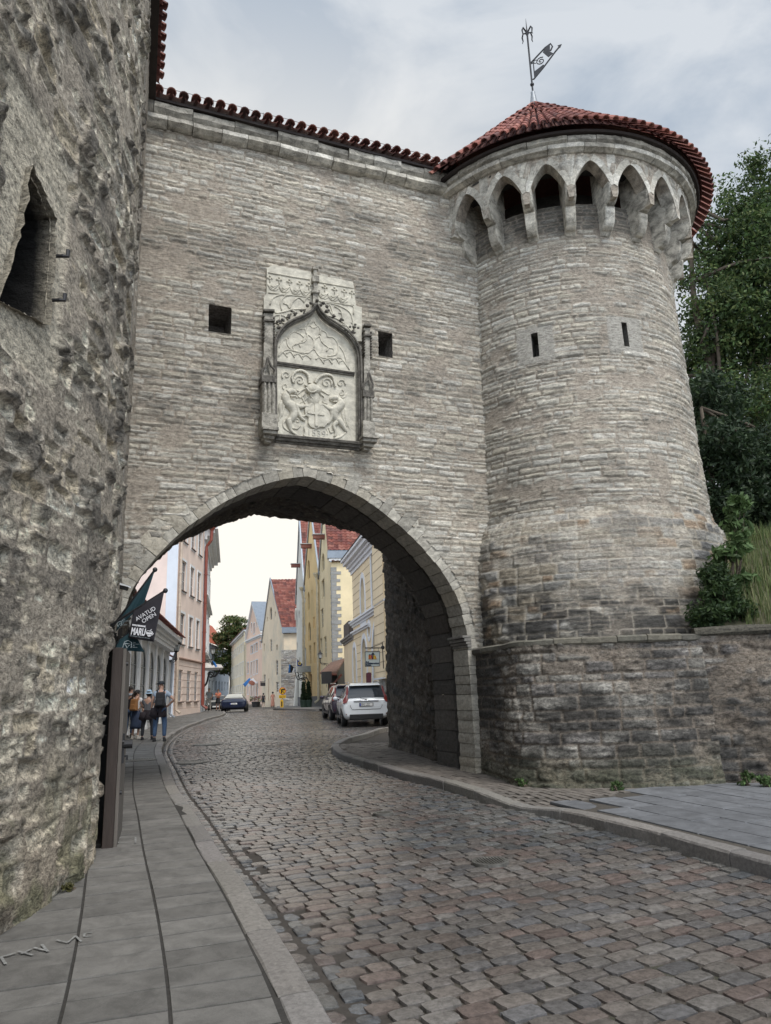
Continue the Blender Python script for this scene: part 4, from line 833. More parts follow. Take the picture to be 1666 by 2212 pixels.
griffin([([(1120, 1310), (1180, 1370), (1140, 1430), (1080, 1480), (1090, 1560), (1150, 1620)], [.05, .085, .09, .10, .085, .06], 0.0), ([(1130, 1310), (1080, 1310), (1040, 1330), (1060, 1350)], [.05, .05, .03, .01], -.03), ([(1120, 1360), (1060, 1360)], [.02, .01], -.05),
         ([(1060, 1470), (990, 1440), (930, 1400), (870, 1430)], [.05, .035, .025, .012], -.04), ([(1060, 1500), (1040, 1580), (1000, 1640), (950, 1610)], [.05, .035, .025, .015], -.035),
         ([(1140, 1590), (1200, 1670), (1250, 1760)], [.07, .055, .02], -.015), ([(1120, 1620), (1080, 1680), (1110, 1760), (1090, 1820)], [.05, .035, .03, .02], -.02), ([(1240, 1760), (1170, 1820), (1080, 1840)], [.02, .02, .02], -.01), ([(1020, 1700), (1040, 1760), (1080, 1750)], [.015, .015, .01], -.02),
         ([(1230, 1440), (1240, 1540), (1260, 1640), (1310, 1740)], [.02, .035, .03, .008], -.005), ([(1200, 1500), (1215, 1600), (1260, 1690)], [.03, .03, .01], -.01), ([(1180, 1300), (1230, 1290), (1250, 1240)], [.02, .015, .01], -.01), ([(1200, 1370), (1240, 1370)], [.02, .01], -.01)])
mb = MB(); poly6(mb, [(695, 1700), (705, 1690), (760, 1715), (900, 1725), (985, 1715), (990, 1740), (985, 1840), (850, 1835), (700, 1810), (690, 1780)], -.03, .0, PW); S([(690, 1690), (700, 1760), (690, 1805), (780, 1825), (900, 1830), (1000, 1850)], .012, -.035); S([(980, 1715), (1000, 1760), (985, 1790)], .01, -.03); mb.build('date_scroll', MREL, rel, colored=True)
x0 = rp(722, 1800, -.034); x1 = rp(970, 1828, -.034)
for k_, ch_ in enumerate('1539'): text_mesh('date_numeral', ch_, .17, M('carved numerals', (.50, .48, .42), .8), x0+(x1-x0)*k_*.26, x1-x0, ZZ, rel, depth=.008, sx=1.0)
# ================================================================== GROUND, ROAD, PAVEMENTS
def poly_px(P, dz=0): return np.array([G(x, y, dz)[:2] for x, y in P])
LK = np.vstack([[(1.3, -3.0), (.95, -1.2), (.62, .4), (.25, 1.8), (-.02, 2.8), (-.24, 3.6)], poly_px([(703, 2213), (679, 2184), (649, 2130), (620, 2076), (576, 2013), (547, 1959), (508, 1905), (469, 1851), (444, 1808), (415, 1759), (391, 1725), (378, 1700), (364, 1664), (353, 1640), (349, 1626), (355, 1609), (368, 1595), (387, 1582), (409, 1571), (429, 1564), (451, 1555), (487, 1544)]), [(-14.6, 64.0)], [(-20, 76)], [(-34, 110)]])
LK = np.array(catmull(LK, 4)); _s0 = np.concatenate([[0], np.cumsum(np.linalg.norm(np.diff(LK, axis=0), axis=1))]); _t = np.arange(0, _s0[-1], .15); LK = np.stack([np.interp(_t, _s0, LK[:, 0]), np.interp(_t, _s0, LK[:, 1])], 1)
_w = np.exp(-(np.arange(-6, 7)/3.2)**2); _w /= _w.sum(); _P = np.pad(LK, ((6, 6), (0, 0)), 'edge'); LK = np.stack([np.convolve(_P[:, 0], _w, 'valid'), np.convolve(_P[:, 1], _w, 'valid')], 1)[3:-8]
LKs = np.concatenate([[0], np.cumsum(np.linalg.norm(np.diff(LK, axis=0), axis=1))])
def xk(y): return np.interp(y, LK[:, 1], LK[:, 0])
RK = poly_px([(1666, 1895), (1541, 1861), (1368, 1811), (1213, 1771), (1109, 1747), (1028, 1728), (936, 1699), (866, 1682), (768, 1650), (728, 1636), (717, 1621), (727, 1611), (751, 1601), (785, 1592), (841, 1578)])
RK = np.vstack([[RK[0]+(RK[0]-RK[1])*9], [RK[0]+(RK[0]-RK[1])*4], RK, [RK[-1]+np.array([3.2, .8])]]); RK = np.array(catmull(RK, 6)); RKs = np.concatenate([[0], np.cumsum(np.linalg.norm(np.diff(RK, axis=0), axis=1))])
NOSE = int(np.argmin(RK[:, 0])); 
def xr(y):
    a = RK[:NOSE+1]; return np.interp(y, a[:, 1], a[:, 0])
ynose = RK[NOSE, 1]
def yfar(x): a = RK[NOSE:]; return np.interp(x, a[:, 0], a[:, 1])
def gzv(y): return SL*np.clip(y, -30, 56)-.002*(np.clip(y, 56, 95)-56)
def hpav(y): return .12-.08*np.exp(-((y-10.0)/.6)**2)
def hp2(x, y): return .12-.08*np.exp(-((y-10.0)/.6)**2)*np.exp(-(np.maximum(x-xr(y)-.2, 0)/.55)**2)
MG = M('packed earth', (.10, .085, .07), .95, .4, 2.5, bump=.4, bscale=40)
ys = np.concatenate([np.arange(-30, 170, 10.), [170, 400, 1500]]); V = [(sx, y, gz(y)-.05) for y in ys for sx in (-1200, 1200)]
mb = MB(); mb.add(V, [(2*i, 2*i+1, 2*i+3, 2*i+2) for i in range(len(ys)-1)]); tag(mb.build('ground', MG), 'earth ground under the street and beyond the houses', 'ground', kind='structure')
def tiles(name, C, E1, HA, HB, top, col, mat, depth=.06, dome=.008, detail=1, parent=None, rg=None, tilt=.007, edge=.06, slope=True):
    sl_ = [-1, -.95, -.84, -.35, .35, .84, .95, 1] if detail == 2 else ([-1, -.93, .93, 1] if detail == 1 else [-1, -.975, .975, 1])
    s, t = np.meshgrid(sl_, sl_, indexing='ij'); s = s.ravel(); t = t.ravel(); k = len(sl_); n = len(C)
    rim = (np.abs(s) == 1) | (np.abs(t) == 1)
    cor = np.where((np.abs(s) > .8) & (np.abs(t) > .8), .93 if detail else 1, 1.0)
    E1 = np.asarray(E1); E2 = np.stack([-E1[:, 1], E1[:, 0]], 1)
    js = rg.normal(0, edge*.25, (n, len(s))); jt = rg.normal(0, edge*.25, (n, len(s)))
    S = (s*cor)[None]*HA[:, None]*(1+js); T_ = (t*cor)[None]*HB[:, None]*(1+jt)
    X = C[:, 0:1]+E1[:, 0:1]*S+E2[:, 0:1]*T_; Y = C[:, 1:2]+E1[:, 1:2]*S+E2[:, 1:2]*T_
    tl = rg.normal(0, tilt, (n, 2)); Z = top[:, None]+SL*(Y-C[:, 1:2])+tl[:, 0:1]*S+tl[:, 1:2]*T_-dome*(np.abs(s)**3+np.abs(t)**3)[None]+rg.normal(0, dome*.22, (n, len(s)))*(~rim)
    Z = np.where(rim[None], Z-depth, Z)
    rd = np.where(rim, .30 if detail == 0 else .6, 1.0)
    V = np.stack([X, Y, Z], -1).reshape(-1, 3); I = np.arange(k*k).reshape(k, k); q = np.stack([I[:-1, :-1], I[1:, :-1], I[1:, 1:], I[:-1, 1:]], -1).reshape(-1, 4)
    Fq = (np.arange(n)[:, None, None]*k*k+q[None]).reshape(-1, 4); cl = (col[:, None, :]*rd[None, :, None]).reshape(-1, 3)
    return mesh_np(name, V, Fq, mat, parent, cl, smooth=False)
MSETT = MC('granite sett', rough=.27, lam=(22, 22, 22), lamb=.5, var=.34, bdist=.006, spec=.5, fine=220)
MSLAB = MC('concrete slab', rough=.72, lam=(5, 5, 5), lamb=.25, var=.26, bdist=.004, fine=160); MKERB = MC('granite kerb', rough=.7, lam=(30, 30, 30), lamb=.3, var=.28, bdist=.004, fine=240)
e2 = np.array([-.46, .89]); e2 /= np.linalg.norm(e2); e1 = np.array([e2[1], -e2[0]])
def road_ok(x, y, m=.0):
    ok = (x > xk(y)+.30+m)
    inside = (y < ynose) & (x > xr(y)+.05) ; behind = (y >= ynose-.3) & (y < 40) & (x > RK[NOSE, 0]-.1) & (y < yfar(x)+.06)
    far = (y > 26) & (x > 2.3-.18*(y-28)); return ok & ~inside & ~behind & ~far
rg = np.random.default_rng(21); SET = np.array([(.130, .120, .112), (.137, .116, .104), (.115, .115, .118), (.148, .136, .124), (.134, .121, .110), (.138, .110, .099), (.155, .147, .138), (.108, .105, .104)])*.98*np.array([.96, 1.0, 1.03])
def lay(p0, p1, q0, q1, pitch, lr, ok):
    C = []; HA = []; HB = []; p = p0
    while p < p1:
        h = pitch*rg.uniform(.86, 1.14); q = q0+rg.uniform(0, .3)
        while q < q1:
            l = rg.uniform(*lr); c = e1*(q+l/2)+e2*(p+h/2+.06*math.sin((q+p*.3)*.9)+.03*math.sin(q*2.3+p))
            C.append(c); HA.append(l/2-.004-.004*rg.random()); HB.append(h/2-.004-.004*rg.random()); q += l
        p += h
    C = np.array(C); HA = np.array(HA); HB = np.array(HB); m = ok(C[:, 0], C[:, 1])
    # keep what the street needs
    m &= (C[:, 1] > -1.5) & (np.abs(C[:, 0]) < 9+C[:, 1]*.5); return C[m], HA[m], HB[m]
def setts(name, C, HA, HB, detail, dome, seed):
    r = np.random.default_rng(seed); n = len(C); a = r.normal(0, .02, n)+.05*(fbm(C[:, 0]*.5, C[:, 1]*.5, 2, 5)-.5); E = np.stack([e1[0]*np.cos(a)-e1[1]*np.sin(a), e1[0]*np.sin(a)+e1[1]*np.cos(a)], 1)
    top = gzv(C[:, 1])+r.normal(0, .0025, n)+.03*(fbm(C[:, 0]*.6, C[:, 1]*.6, 3, 8)-.5)
    red = fbm(C[:, 0]*.35+3, C[:, 1]*.35, 3, 40); k = (r.random(n)*8).astype(int) % 8; c = SET[k]*(.8+.4*r.random(n))[:, None]*(.75+.5*fbm(C[:, 0]*.8, C[:, 1]*.8, 3, 41))[:, None]
    c = c*np.where((red > .5)[:, None], np.array([1.05, .985, .95]), np.array([.99, 1.0, 1.0])); return tiles(name, C, E, HA, HB, top, c, MSETT, .05, dome, detail, None, r)
C, HA, HB = lay(-2, 17, -9, 14, .138, (.14, .26), lambda x, y: road_ok(x, y))
road = setts('road', C, HA, HB, 2, .0035, 31); tag(road, 'worn granite sett roadway running through the arch, grey and reddish blocks in rows', 'road', kind='structure'); print('near setts', len(C))
C, HA, HB = lay(17, 72, -26, 26, .16, (.16, .30), lambda x, y: road_ok(x, y))
rd2 = setts('road', C, HA, HB, 1, .006, 32); tag(rd2, 'far stretch of sett roadway climbing between the old houses', 'road', kind='structure'); print('far setts', len(C))
# gutter courses beside the left kerb
def along(P, Ps, s): return np.array([np.interp(s, Ps, P[:, 0]), np.interp(s, Ps, P[:, 1])])
def frame(P, Ps, s):
    a = along(P, Ps, s-.08); b = along(P, Ps, s+.08); t = (b-a)/np.linalg.norm(b-a); return along(P, Ps, s), t, np.array([t[1], -t[0]])
C = []; E = []; HA = []; HB = []
for row, (o, wd) in enumerate(((.08, .15), (.235, .14))):
    s = .1
    while s < LKs[-1]-45:
        l = rg.uniform(.13, .24); p, t, n = frame(LK, LKs, s+l/2); C.append(p+n*o); E.append(t); HA.append(l/2-.008); HB.append(wd/2-.008); s += l
C = np.array(C); n = len(C); top = gzv(C[:, 1])-.008+rg.normal(0, .004, n); c = SET[(rg.random(n)*8).astype(int) % 8]*(.75+.4*rg.random(n))[:, None]
gut = tiles('gutter', C, E, np.array(HA), np.array(HB), top, c, MSETT, .05, .009, 2, None, rg); tag(gut, 'double course of setts forming the gutter beside the left kerb', 'gutter', kind='structure')
MJ = M('dark joint sand', (.055, .047, .04), .9, .4, 14, bump=.3)
ys = np.arange(-4, 80, 2.); V = [(sx, y, gz(y)-.022) for y in ys for sx in (-40, 16)]
mb = MB(); mb.add(V, [(2*i, 2*i+1, 2*i+3, 2*i+2) for i in range(len(ys)-1)]); tag(mb.build('road_bed', MJ), 'dark joint sand between the setts', 'road', kind='structure')
gx, gy = np.meshgrid(np.arange(-9, 14, .09), np.arange(3.0, 19, .09), indexing='ij'); zz_ = gzv(gy)-.026+.014*fbm(gx*3.2, gy*3.2, 4, 55, .6)+.03*(fbm(gx*.6, gy*.6, 3, 8)-.5)-.02*np.exp(-((gx-xk(gy))/.4)**2); I = np.arange(gx.size).reshape(gx.shape); q = np.stack([I[:-1, :-1], I[1:, :-1], I[1:, 1:], I[:-1, 1:]], -1)
mx_ = (gx[:-1, :-1]+gx[1:, 1:])/2; my_ = (gy[:-1, :-1]+gy[1:, 1:])/2; q = q[(mx_ > xk(my_)) & (mx_ < xr(my_)+.1)]
tag(mesh_np('road_bed', np.stack([gx, gy, zz_], -1).reshape(-1, 3), q.reshape(-1, 4), M('gritty joint sand', (.075, .064, .052), .95, .5, 9, bump=.6, bscale=90, dark=(.045, .05, .028)), smooth=True), 'uneven gritty sand in the joints of the near setts', 'road', kind='structure')
# kerbs
def kerb(name, P, Ps, s0, s1, side, wd, hf, seed, label, lr=(.8, 1.15)):
    r = np.random.default_rng(seed); mb = MB(); s = s0
    while s < s1:
        l = r.uniform(*lr); V = []; ns = 4; base_c = np.array((.21, .20, .185))*r.uniform(.82, 1.12)*np.array([1, r.uniform(.97, 1.0), r.uniform(.95, 1.02)])
        prof = [(0.0, -.12), (.0, -.02), (.012, 0.0), (wd*.5, .004), (wd-.008, 0), (wd, -.01), (wd, -.12)]; jo = r.normal(0, .006); jz = r.normal(0, .004)
        for k in range(ns+1):
            ss = s+.006+(l-.012)*k/ns; p, t, n = frame(P, Ps, ss); n = n*side; h = hf(p[1])
            for o, z in prof:
                q = p+n*(o+jo+r.normal(0, .0025)); zz = gz(q[1])+h+z+jz+r.normal(0, .0015)
                if z < -.1: zz = gz(q[1])-.05
                V.append((q[0], q[1], zz))
        m = len(prof); Fs = [(k*m+j, k*m+j+1, (k+1)*m+j+1, (k+1)*m+j) for k in range(ns) for j in range(m-1)]+[tuple(range(m)), tuple(ns*m+j for j in range(m))[::-1]]
        mb.add(V, Fs, tuple(base_c)); s += l
    o = mb.build(name, MKERB, colored=True); tag(o, label, 'kerb', kind='structure'); return o
kerb('kerb', LK, LKs, .05, LKs[-1]-40, -1, .19, lambda y: .10, 41, 'granite kerb along the left pavement')
kerb('kerb', RK, RKs, .05, RKs[-1], -1 if False else 1, .20, lambda y: float(hpav(y)), 42, 'granite kerb rounding the right pavement')
# left pavement slabs
_w = np.exp(-(np.arange(-16, 17)/8.)**2); _w /= _w.sum(); _P = np.pad(LK, ((16, 16), (0, 0)), 'edge'); LS2 = np.stack([np.convolve(_P[:, 0], _w, 'valid'), np.convolve(_P[:, 1], _w, 'valid')], 1)[1:-17]; LS2s = np.concatenate([[0], np.cumsum(np.linalg.norm(np.diff(LS2, axis=0), axis=1))])
C = []; E = []; HA = []; HB = []; colw = .50
for j in range(9):
    o = .19+colw*(j+.5); s = .05+rg.uniform(0, .1)
    while s < LS2s[-1]-42:
        l = .31; 
        if j > 5 and s > 30: break
        p, t, n = frame(LS2, LS2s, s+l/2)
        C.append(p-n*(o+.008)); E.append(t); HA.append(l/2-.009); HB.append(colw/2-.004); s += l
C = np.array(C); n = len(C); top = gzv(C[:, 1])+.098+rg.normal(0, .0018, n); c = np.array([(.15, .144, .134)])*(.80+.32*rg.random(n))[:, None]*(.80+.4*fbm(C[:, 0]*.7, C[:, 1]*.7, 3, 9))[:, None]
sid = tiles('pavement', C, E, np.array(HA), np.array(HB), top, c, MSLAB, .03, .0015, 0, None, rg, tilt=.003, edge=.004); tag(sid, 'grey concrete slab pavement along the rough tower', 'pavement', kind='structure')
ys = np.concatenate([np.arange(-3, 17, .25), np.arange(17, 70, 1.0)]); V = []
for y in ys: V += [(float(xk(y))-.12, y, gz(y)+.088), (-26, y, gz(y)+.088)]
mb = MB(); mb.add(V, [(2*i, 2*i+2, 2*i+3, 2*i+1) for i in range(len(ys)-1)]); tag(mb.build('pavement_bed', M('grey joint grit', (.04, .037, .033), .9, .35, 20, bump=.4)), 'gritty joints and asphalt under the left pavement', 'pavement', kind='structure')
# right pavement: small pavers by the arch, large bluish slabs further right
BL = G(1152, 1737, .12)[:2]; BR = G(1420, 1700, .12)[:2]; bd = BR-BL; bn = np.array([-bd[1], bd[0]])
def rp_ok(x, y): 
    a = (y < ynose) & (x > xr(y)+.20); b = a & (y < yfar(np.maximum(x, RK[NOSE, 0]))-.18) & (x < 14) ; 
    wallx = (x > 1.62) & (y > 11.2-.3) ; return b
def slab_side(x, y): return ((x-BL[0])*bn[0]+(y-BL[1])*bn[1]) < 0
kd = RK[30]-RK[12]; kd /= np.linalg.norm(kd); kd = kd if kd[1] > 0 else -kd; kn = np.array([kd[1], -kd[0]])
C = []; HA = []; HB = []; p = -2.0
row = 0
while p < 11:
    q = -6+rg.uniform(0, .8); 
    while q < 22: l = rg.choice([.6, .8, 1.0]); C.append(BL+kn*(p+.2)+kd*(q-10+l/2)); HA.append(l/2-.004); HB.append(.2-.004); q += l
    p += .4; row += 1
C = np.array(C); HA = np.array(HA); HB = np.array(HB); m = rp_ok(C[:, 0], C[:, 1]) & slab_side(C[:, 0], C[:, 1]) & (C[:, 1] > -1); C, HA, HB = C[m], HA[m], HB[m]; n = len(C)
sl2 = tiles('pavement', C, np.repeat(kd[None], n, 0), HA, HB, gzv(C[:, 1])+hp2(C[:, 0], C[:, 1])-.002+rg.normal(0, .0015, n), np.array([(.15, .155, .165)])*(.85+.28*rg.random(n))[:, None], MSLAB, .03, .001, 0, None, rg, tilt=.002, edge=.004); tag(sl2, 'large bluish grey slabs on the right pavement', 'pavement', kind='structure')
C = []; p = -8
pk = 0
while p < 8:
    q = -8+(.1 if pk % 2 else 0)
    while q < 16: C.append(BL+kn*p+kd*(q)); q += .205
    p += .105; pk += 1
C = np.array(C); m = rp_ok(C[:, 0], C[:, 1]) & ~slab_side(C[:, 0], C[:, 1]); C = C[m]; n = len(C)
pv = tiles('pavement', C, np.repeat(kd[None], n, 0), np.full(n, .1012), np.full(n, .0510), gzv(C[:, 1])+hp2(C[:, 0], C[:, 1])-.002+rg.normal(0, .0025, n), np.array([(.16, .142, .125)])*(.8+.4*rg.random(n))[:, None], MSLAB, .02, .002, 0, None, rg, tilt=.01, edge=.02); tag(pv, 'small brownish pavers on the pavement round the arch pier', 'pavement', kind='structure')
ys = np.concatenate([np.arange(-3, ynose-.1, .2)]); V = []
for y in ys: V += [(float(xr(y))+d_, y, gz(y)+float(hp2(xr(y)+d_, y))-.014) for d_ in (.17, .3, .45, .6, .8, 1.1, 1.5, 16)]
mb = MB(); mb.add(V, [(8*i+j, 8*i+j+1, 8*i+j+9, 8*i+j+8) for i in range(len(ys)-1) for j in range(7)]); tag(mb.build('pavement_bed', M('brown joint grit', (.08, .07, .058), .9, .35, 20, bump=.4)), 'gritty joints under the right pavement', 'pavement', kind='structure')
# iron covers and painted marks
MCI = M('worn cast iron', (.19, .185, .17), .45, .35, 12, bump=.3, metal=.5)
def cover(px, py, r, dz, label, sx=1.0, grate=True):
    p = G(px, py, dz); t = thing('manhole_cover', label, 'manhole cover', tuple(p), 0, 'iron covers let into the street'); mb = MB(); mb.lathe((0, 0, 0), [(r, -.02), (r, .012), (r-.04, .014), (r-.045, .004), (.0, .004)], 28, sx=sx); mb.build('rim', MCI, t)
    mb = MB()
    for k in range(-5, 6):
        x = k*r/6.2; h = math.sqrt(max(r*r*.82-x*x, 0)); mb.box((x*sx, 0, .009), r*.07, 2*h, .014)
    mb.build('ribbed_lid', MCI, t); t.rotation_euler = (SL, 0, .2)
z6 = lambda x, y: ((300+x/2.38)*K, (2700+y/2.38)*K)
cover(*z6(1250, 630), .42, 0, 'round ribbed iron cover in the setts, farther of two past the kerb bend'); cover(*z6(1105, 802), .36, 0, 'round ribbed iron cover in the setts near the kerb bend')
cover(828, 1757, .13, 0.005, 'small pale round valve cover in the middle of the roadway'); cover(1060, 1862, .17, 0.005, 'small worn round cover in the foreground setts')
cover(*z6(610, 782), .30, .10, 'long rounded cover plate set in the left pavement', 1.25)
MPA = M('worn white road paint', (.27, .27, .26), .8, .5, 30)
def mark(P, wd, label):
    mb = MB()
    for a, b in P:
        a = G(*a, .10); b = G(*b, .10); d = b-a; n_ = np.array([d[1], -d[0], 0]); n_ /= np.linalg.norm(n_); a = a+ZZ*.004; b = b+ZZ*.004; mb.add([a+n_*wd/2, b+n_*wd/2, b-n_*wd/2, a-n_*wd/2], [(0, 1, 2, 3)])
    tag(mb.build('painted_mark', MPA), label, 'road marking', kind='structure')
z4 = lambda x, y: (x/1.1107*K, (3000+y/1.1107)*K)
mark([(z4(5, 905), z4(25, 935)), (z4(0, 905), z4(70, 885)), (z4(80, 878), z4(145, 895)), (z4(140, 868), z4(95, 890)), (z4(185, 848), z4(212, 880)), (z4(150, 862), z4(215, 878)), (z4(25, 900), z4(50, 893))], .017, 'white hand-painted zigzag on the near pavement slabs')
mark([(z4(300, 840), z4(250, 828)), (z4(300, 840), z4(335, 810)), (z4(335, 810), z4(360, 836)), (z4(375, 800), z4(410, 795)), (z4(375, 800), z4(372, 814)), (z4(372, 814), z4(405, 812))], .014, 'faint pale scrawl on the pavement beside the zigzag')
mark([(z4(600, 372), z4(600, 398)), (z4(600, 372), z4(535, 374)), (z4(535, 374), z4(510, 388)), (z4(510, 388), z4(525, 399)), (z4(525, 399), z4(570, 398))], .02, 'white painted D shaped mark on the pavement by the door leaf')
# ================================================================== STREET HOUSES
def wcol(*c): return tuple(c)
class Fac:
    """a house front: start point, direction along it, outward normal"""
    def __init__(s, p0, p1, side=None):
        s.O = np.array([p0[0], p0[1], gz(p0[1])]); d = np.array([p1[0]-p0[0], p1[1]-p0[1], 0]); s.L = np.linalg.norm(d); s.D = d/s.L
        n = np.array([s.D[1], -s.D[0], 0]); s.N = n if n.dot(CAM-s.O) > 0 else -n
    def px(s, x, y): P = onplane(x, y, s.O, s.N); return (P-s.O).dot(s.D), P[2]
    def pt(s, a, z, o=0.0): return np.array([s.O[0], s.O[1], 0])+s.D*a+ZZ*z+s.N*o
def panel(fac, outline, holes, mat, name, parent, depth=.16, o=0.0, reveal=None):
    V = []; E_ = []
    for P in [outline]+holes:
        b = len(V); V += [Vector((float(a), float(z))) for a, z in P]; E_ += [(b+i, b+(i+1) % len(P)) for i in range(len(P))]
    vs, es, fs, *_ = delaunay_2d_cdt(V, E_, [], 0, 1e-5); mb = MB(); F_ = []
    for f in fs:
        c = sum((vs[i] for i in f), Vector((0, 0)))/len(f)
        if not bool(inpoly(np.array(c.x), np.array(c.y), outline)): continue
        if any(bool(inpoly(np.array(c.x), np.array(c.y), h)) for h in holes): continue
        F_.append(tuple(f))
    mb.add([fac.pt(v.x, v.y, o) for v in vs], F_)
    for h in holes:
        n = len(h); b = [fac.pt(a, z, o) for a, z in h]+[fac.pt(a, z, o-depth) for a, z in h]; mb.add(b, [(i, (i+1) % n, n+(i+1) % n, n+i) for i in range(n)])
    return mb.build(name, mat, parent)
MGL = M('dull window glass', (.11, .12, .135), .06, .3, .8, spec=.8); MGLB = M('pale reflecting glass', (.30, .33, .36), .12, .25, .8, spec=.8)  # glass colours lifted to imitate grey reflections
MFRW = M('white window frame', (.62, .62, .60), .5, .1); MFRG = M('grey green window frame', (.22, .24, .23), .5, .1)
def shape(a0, a1, z0, z1, kind='rect'):
    if kind == 'rect': return [(a0, z0), (a1, z0), (a1, z1), (a0, z1)]
    w_ = a1-a0; m = (a0+a1)/2; P = [(a0, z0), (a1, z0)]
    if kind == 'arch':
        r = w_/2; r_ = min(r, (z1-z0)*.5); P += [(m+r*math.cos(q), z1-r_+r_*math.sin(q)) for q in np.linspace(0, math.pi, 9)]
    elif kind == 'gothic':
        hgt = min(w_*.95, (z1-z0)*.45); zz = z1-hgt
        P += [(a1-(w_/2)*(1-math.cos(q))**1.0, zz+hgt*math.sin(q)) for q in np.linspace(0, math.pi/2, 6)]+[(a0+(w_/2)*(1-math.cos(q)), zz+hgt*math.sin(q)) for q in np.linspace(math.pi/2, 0, 6)[1:]]
    elif kind == 'oval':
        return [(m+w_/2*math.cos(q), (z0+z1)/2+(z1-z0)/2*math.sin(q)) for q in np.linspace(0, 2*math.pi, 17)[:-1]]
    return P
def ring2(fac, P, wd, o0, o1, mb):
    """flat border outside polygon P"""
    n = len(P); c = np.mean(np.array(P), axis=0); Q = []
    for i in range(n):
        a = np.array(P[i-1]); b = np.array(P[i]); c_ = np.array(P[(i+1) % n]); e1_ = b-a; e2_ = c_-b; n1 = np.array([e1_[1], -e1_[0]])/(np.linalg.norm(e1_)+1e-9); n2 = np.array([e2_[1], -e2_[0]])/(np.linalg.norm(e2_)+1e-9)
        k = n1+n2; k = k/(max(k.dot(n1), .3)); Q.append(b+k*wd)
    V = [fac.pt(p[0], p[1], o1) for p in P]+[fac.pt(q_[0], q_[1], o1) for q_ in Q]+[fac.pt(p[0], p[1], o0) for p in P]+[fac.pt(q_[0], q_[1], o0) for q_ in Q]
    Fs = []
    for i in range(n): j = (i+1) % n; Fs += [(i, j, n+j, n+i), (n+i, n+j, 3*n+j, 3*n+i), (j, i, 2*n+i, 2*n+j)]
    mb.add(V, Fs)
def window(fac, P, parent, frame=MFRW, glass=MGL, depth=.14, bars=(1, 2), trim=None, trimw=.12, sill=None, name='window', fw=.07, o=0):
    mb = MB(); Pi = [tuple(np.mean(np.array(P), axis=0)+(np.array(p)-np.mean(np.array(P), axis=0))*(1-0.0)) for p in P]
    # inner frame border: shrink towards centre
    c = (np.array(P).max(0)+np.array(P).min(0))/2; hw, hh = (np.array(P).max(0)-np.array(P).min(0))/2
    In = [tuple(c+(np.array(p)-c)*np.array([1-fw/hw if hw > fw*1.5 else .6, 1-fw/hh if hh > fw*1.5 else .6])) for p in P]; n = len(P)
    V = [fac.pt(*p, o-depth+.03) for p in P]+[fac.pt(*p, o-depth+.03) for p in In]; mb.add(V, [(i, (i+1) % n, n+(i+1) % n, n+i) for i in range(n)])
    x0, x1 = c[0]-hw+fw, c[0]+hw-fw; z0, z1 = c[1]-hh+fw, c[1]+hh-fw
    for k in range(bars[0]): x = x0+(x1-x0)*(k+1)/(bars[0]+1); mb.add([fac.pt(x-.025, z0, o-depth+.035), fac.pt(x+.025, z0, o-depth+.035), fac.pt(x+.025, z1-(.0), o-depth+.035), fac.pt(x-.025, z1, o-depth+.035)], [(0, 1, 2, 3)])
    for k in range(bars[1]): z = z0+(z1-z0)*(k+1)/(bars[1]+1); mb.add([fac.pt(x0, z-.02, o-depth+.037), fac.pt(x1, z-.02, o-depth+.037), fac.pt(x1, z+.02, o-depth+.037), fac.pt(x0, z+.02, o-depth+.037)], [(0, 1, 2, 3)])
    wo = mb.build(name, frame, parent); mb = MB(); mb.add([fac.pt(*p, o-depth+.01) for p in P], [tuple(range(n))]); mb.build('pane', glass, wo)
    if trim is not None: mb = MB(); ring2(fac, P, trimw, o-.01, o+.035, mb); mb.build('surround', trim, parent)
    if sill is not None: mb = MB(); mb.obox(fac.pt(c[0]-hw-.08, c[1]-hh-.07, o-.02), fac.D*(2*hw+.16), fac.N*.14, ZZ*.06); mb.build('sill', sill, parent)
    return wo
def strip(fac, a0, a1, z0, z1, o0, o1, mb): mb.obox(fac.pt(a0, z0, o0), fac.D*(a1-a0), fac.N*(o1-o0), ZZ*(z1-z0))
def cornice(fac, a0, a1, z, parent, mat, steps=((.05, .12), (.12, .12), (.22, .14)), name='cornice'):
    mb = MB(); zz = z
    for o, h in steps: strip(fac, a0, a1, zz, zz+h-.002, -.05, o, mb); zz += h
    return mb.build(name, mat, parent)
def W1(fac, x0, x1, yt, yb, cv=d1): a0, zt = fac.px(*cv(x0, yt)); a1, _ = fac.px(*cv(x1, yt)); _, zb = fac.px(*cv(x0, yb)); return min(a0, a1), max(a0, a1), zb, zt
def pipe(P, r, mat, parent, name='drainpipe', hopper=True):
    mb = MB(); mb.tube(P, r, 8)
    for i in range(len(P)-1):
        a, b = np.array(P[i]), np.array(P[i+1]); L_ = np.linalg.norm(b-a)
        if L_ > 3:
            for k in range(1, int(L_/2.2)): q = a+(b-a)*k/(L_/2.2); mb.tube([q-(b-a)/L_*.03, q+(b-a)/L_*.03], r*1.3, 8)
    if hopper: p = np.array(P[0]); mb.lathe(p, [(r, -.15), (r*2.2, .1), (r*2.4, .22), (r*1.2, .23)], 8)
    return mb.build(name, mat, parent)
def body(name, fac, depth, z0, z1, mat, parent, a0=0, a1=None):
    a1 = fac.L if a1 is None else a1; mb = MB(); mb.obox(fac.pt(a0, z0, -.03), fac.D*(a1-a0), -fac.N*depth, ZZ*(z1-z0)); 
    del mb.f[4 if False else 0:0]
    return mb.build(name, mat, parent)
def sidewalls(fac, depth, z0, z1, mat, parent, which=(0, 1), name='side_wall', gable=None):
    for k in which:
        a = 0 if k == 0 else fac.L; mb = MB(); P = [fac.pt(a, z0, 0), fac.pt(a, z0, -depth), fac.pt(a, z1, -depth), fac.pt(a, z1, 0)]; mb.add(P, [(0, 1, 2, 3)]); mb.build(name, mat, parent)
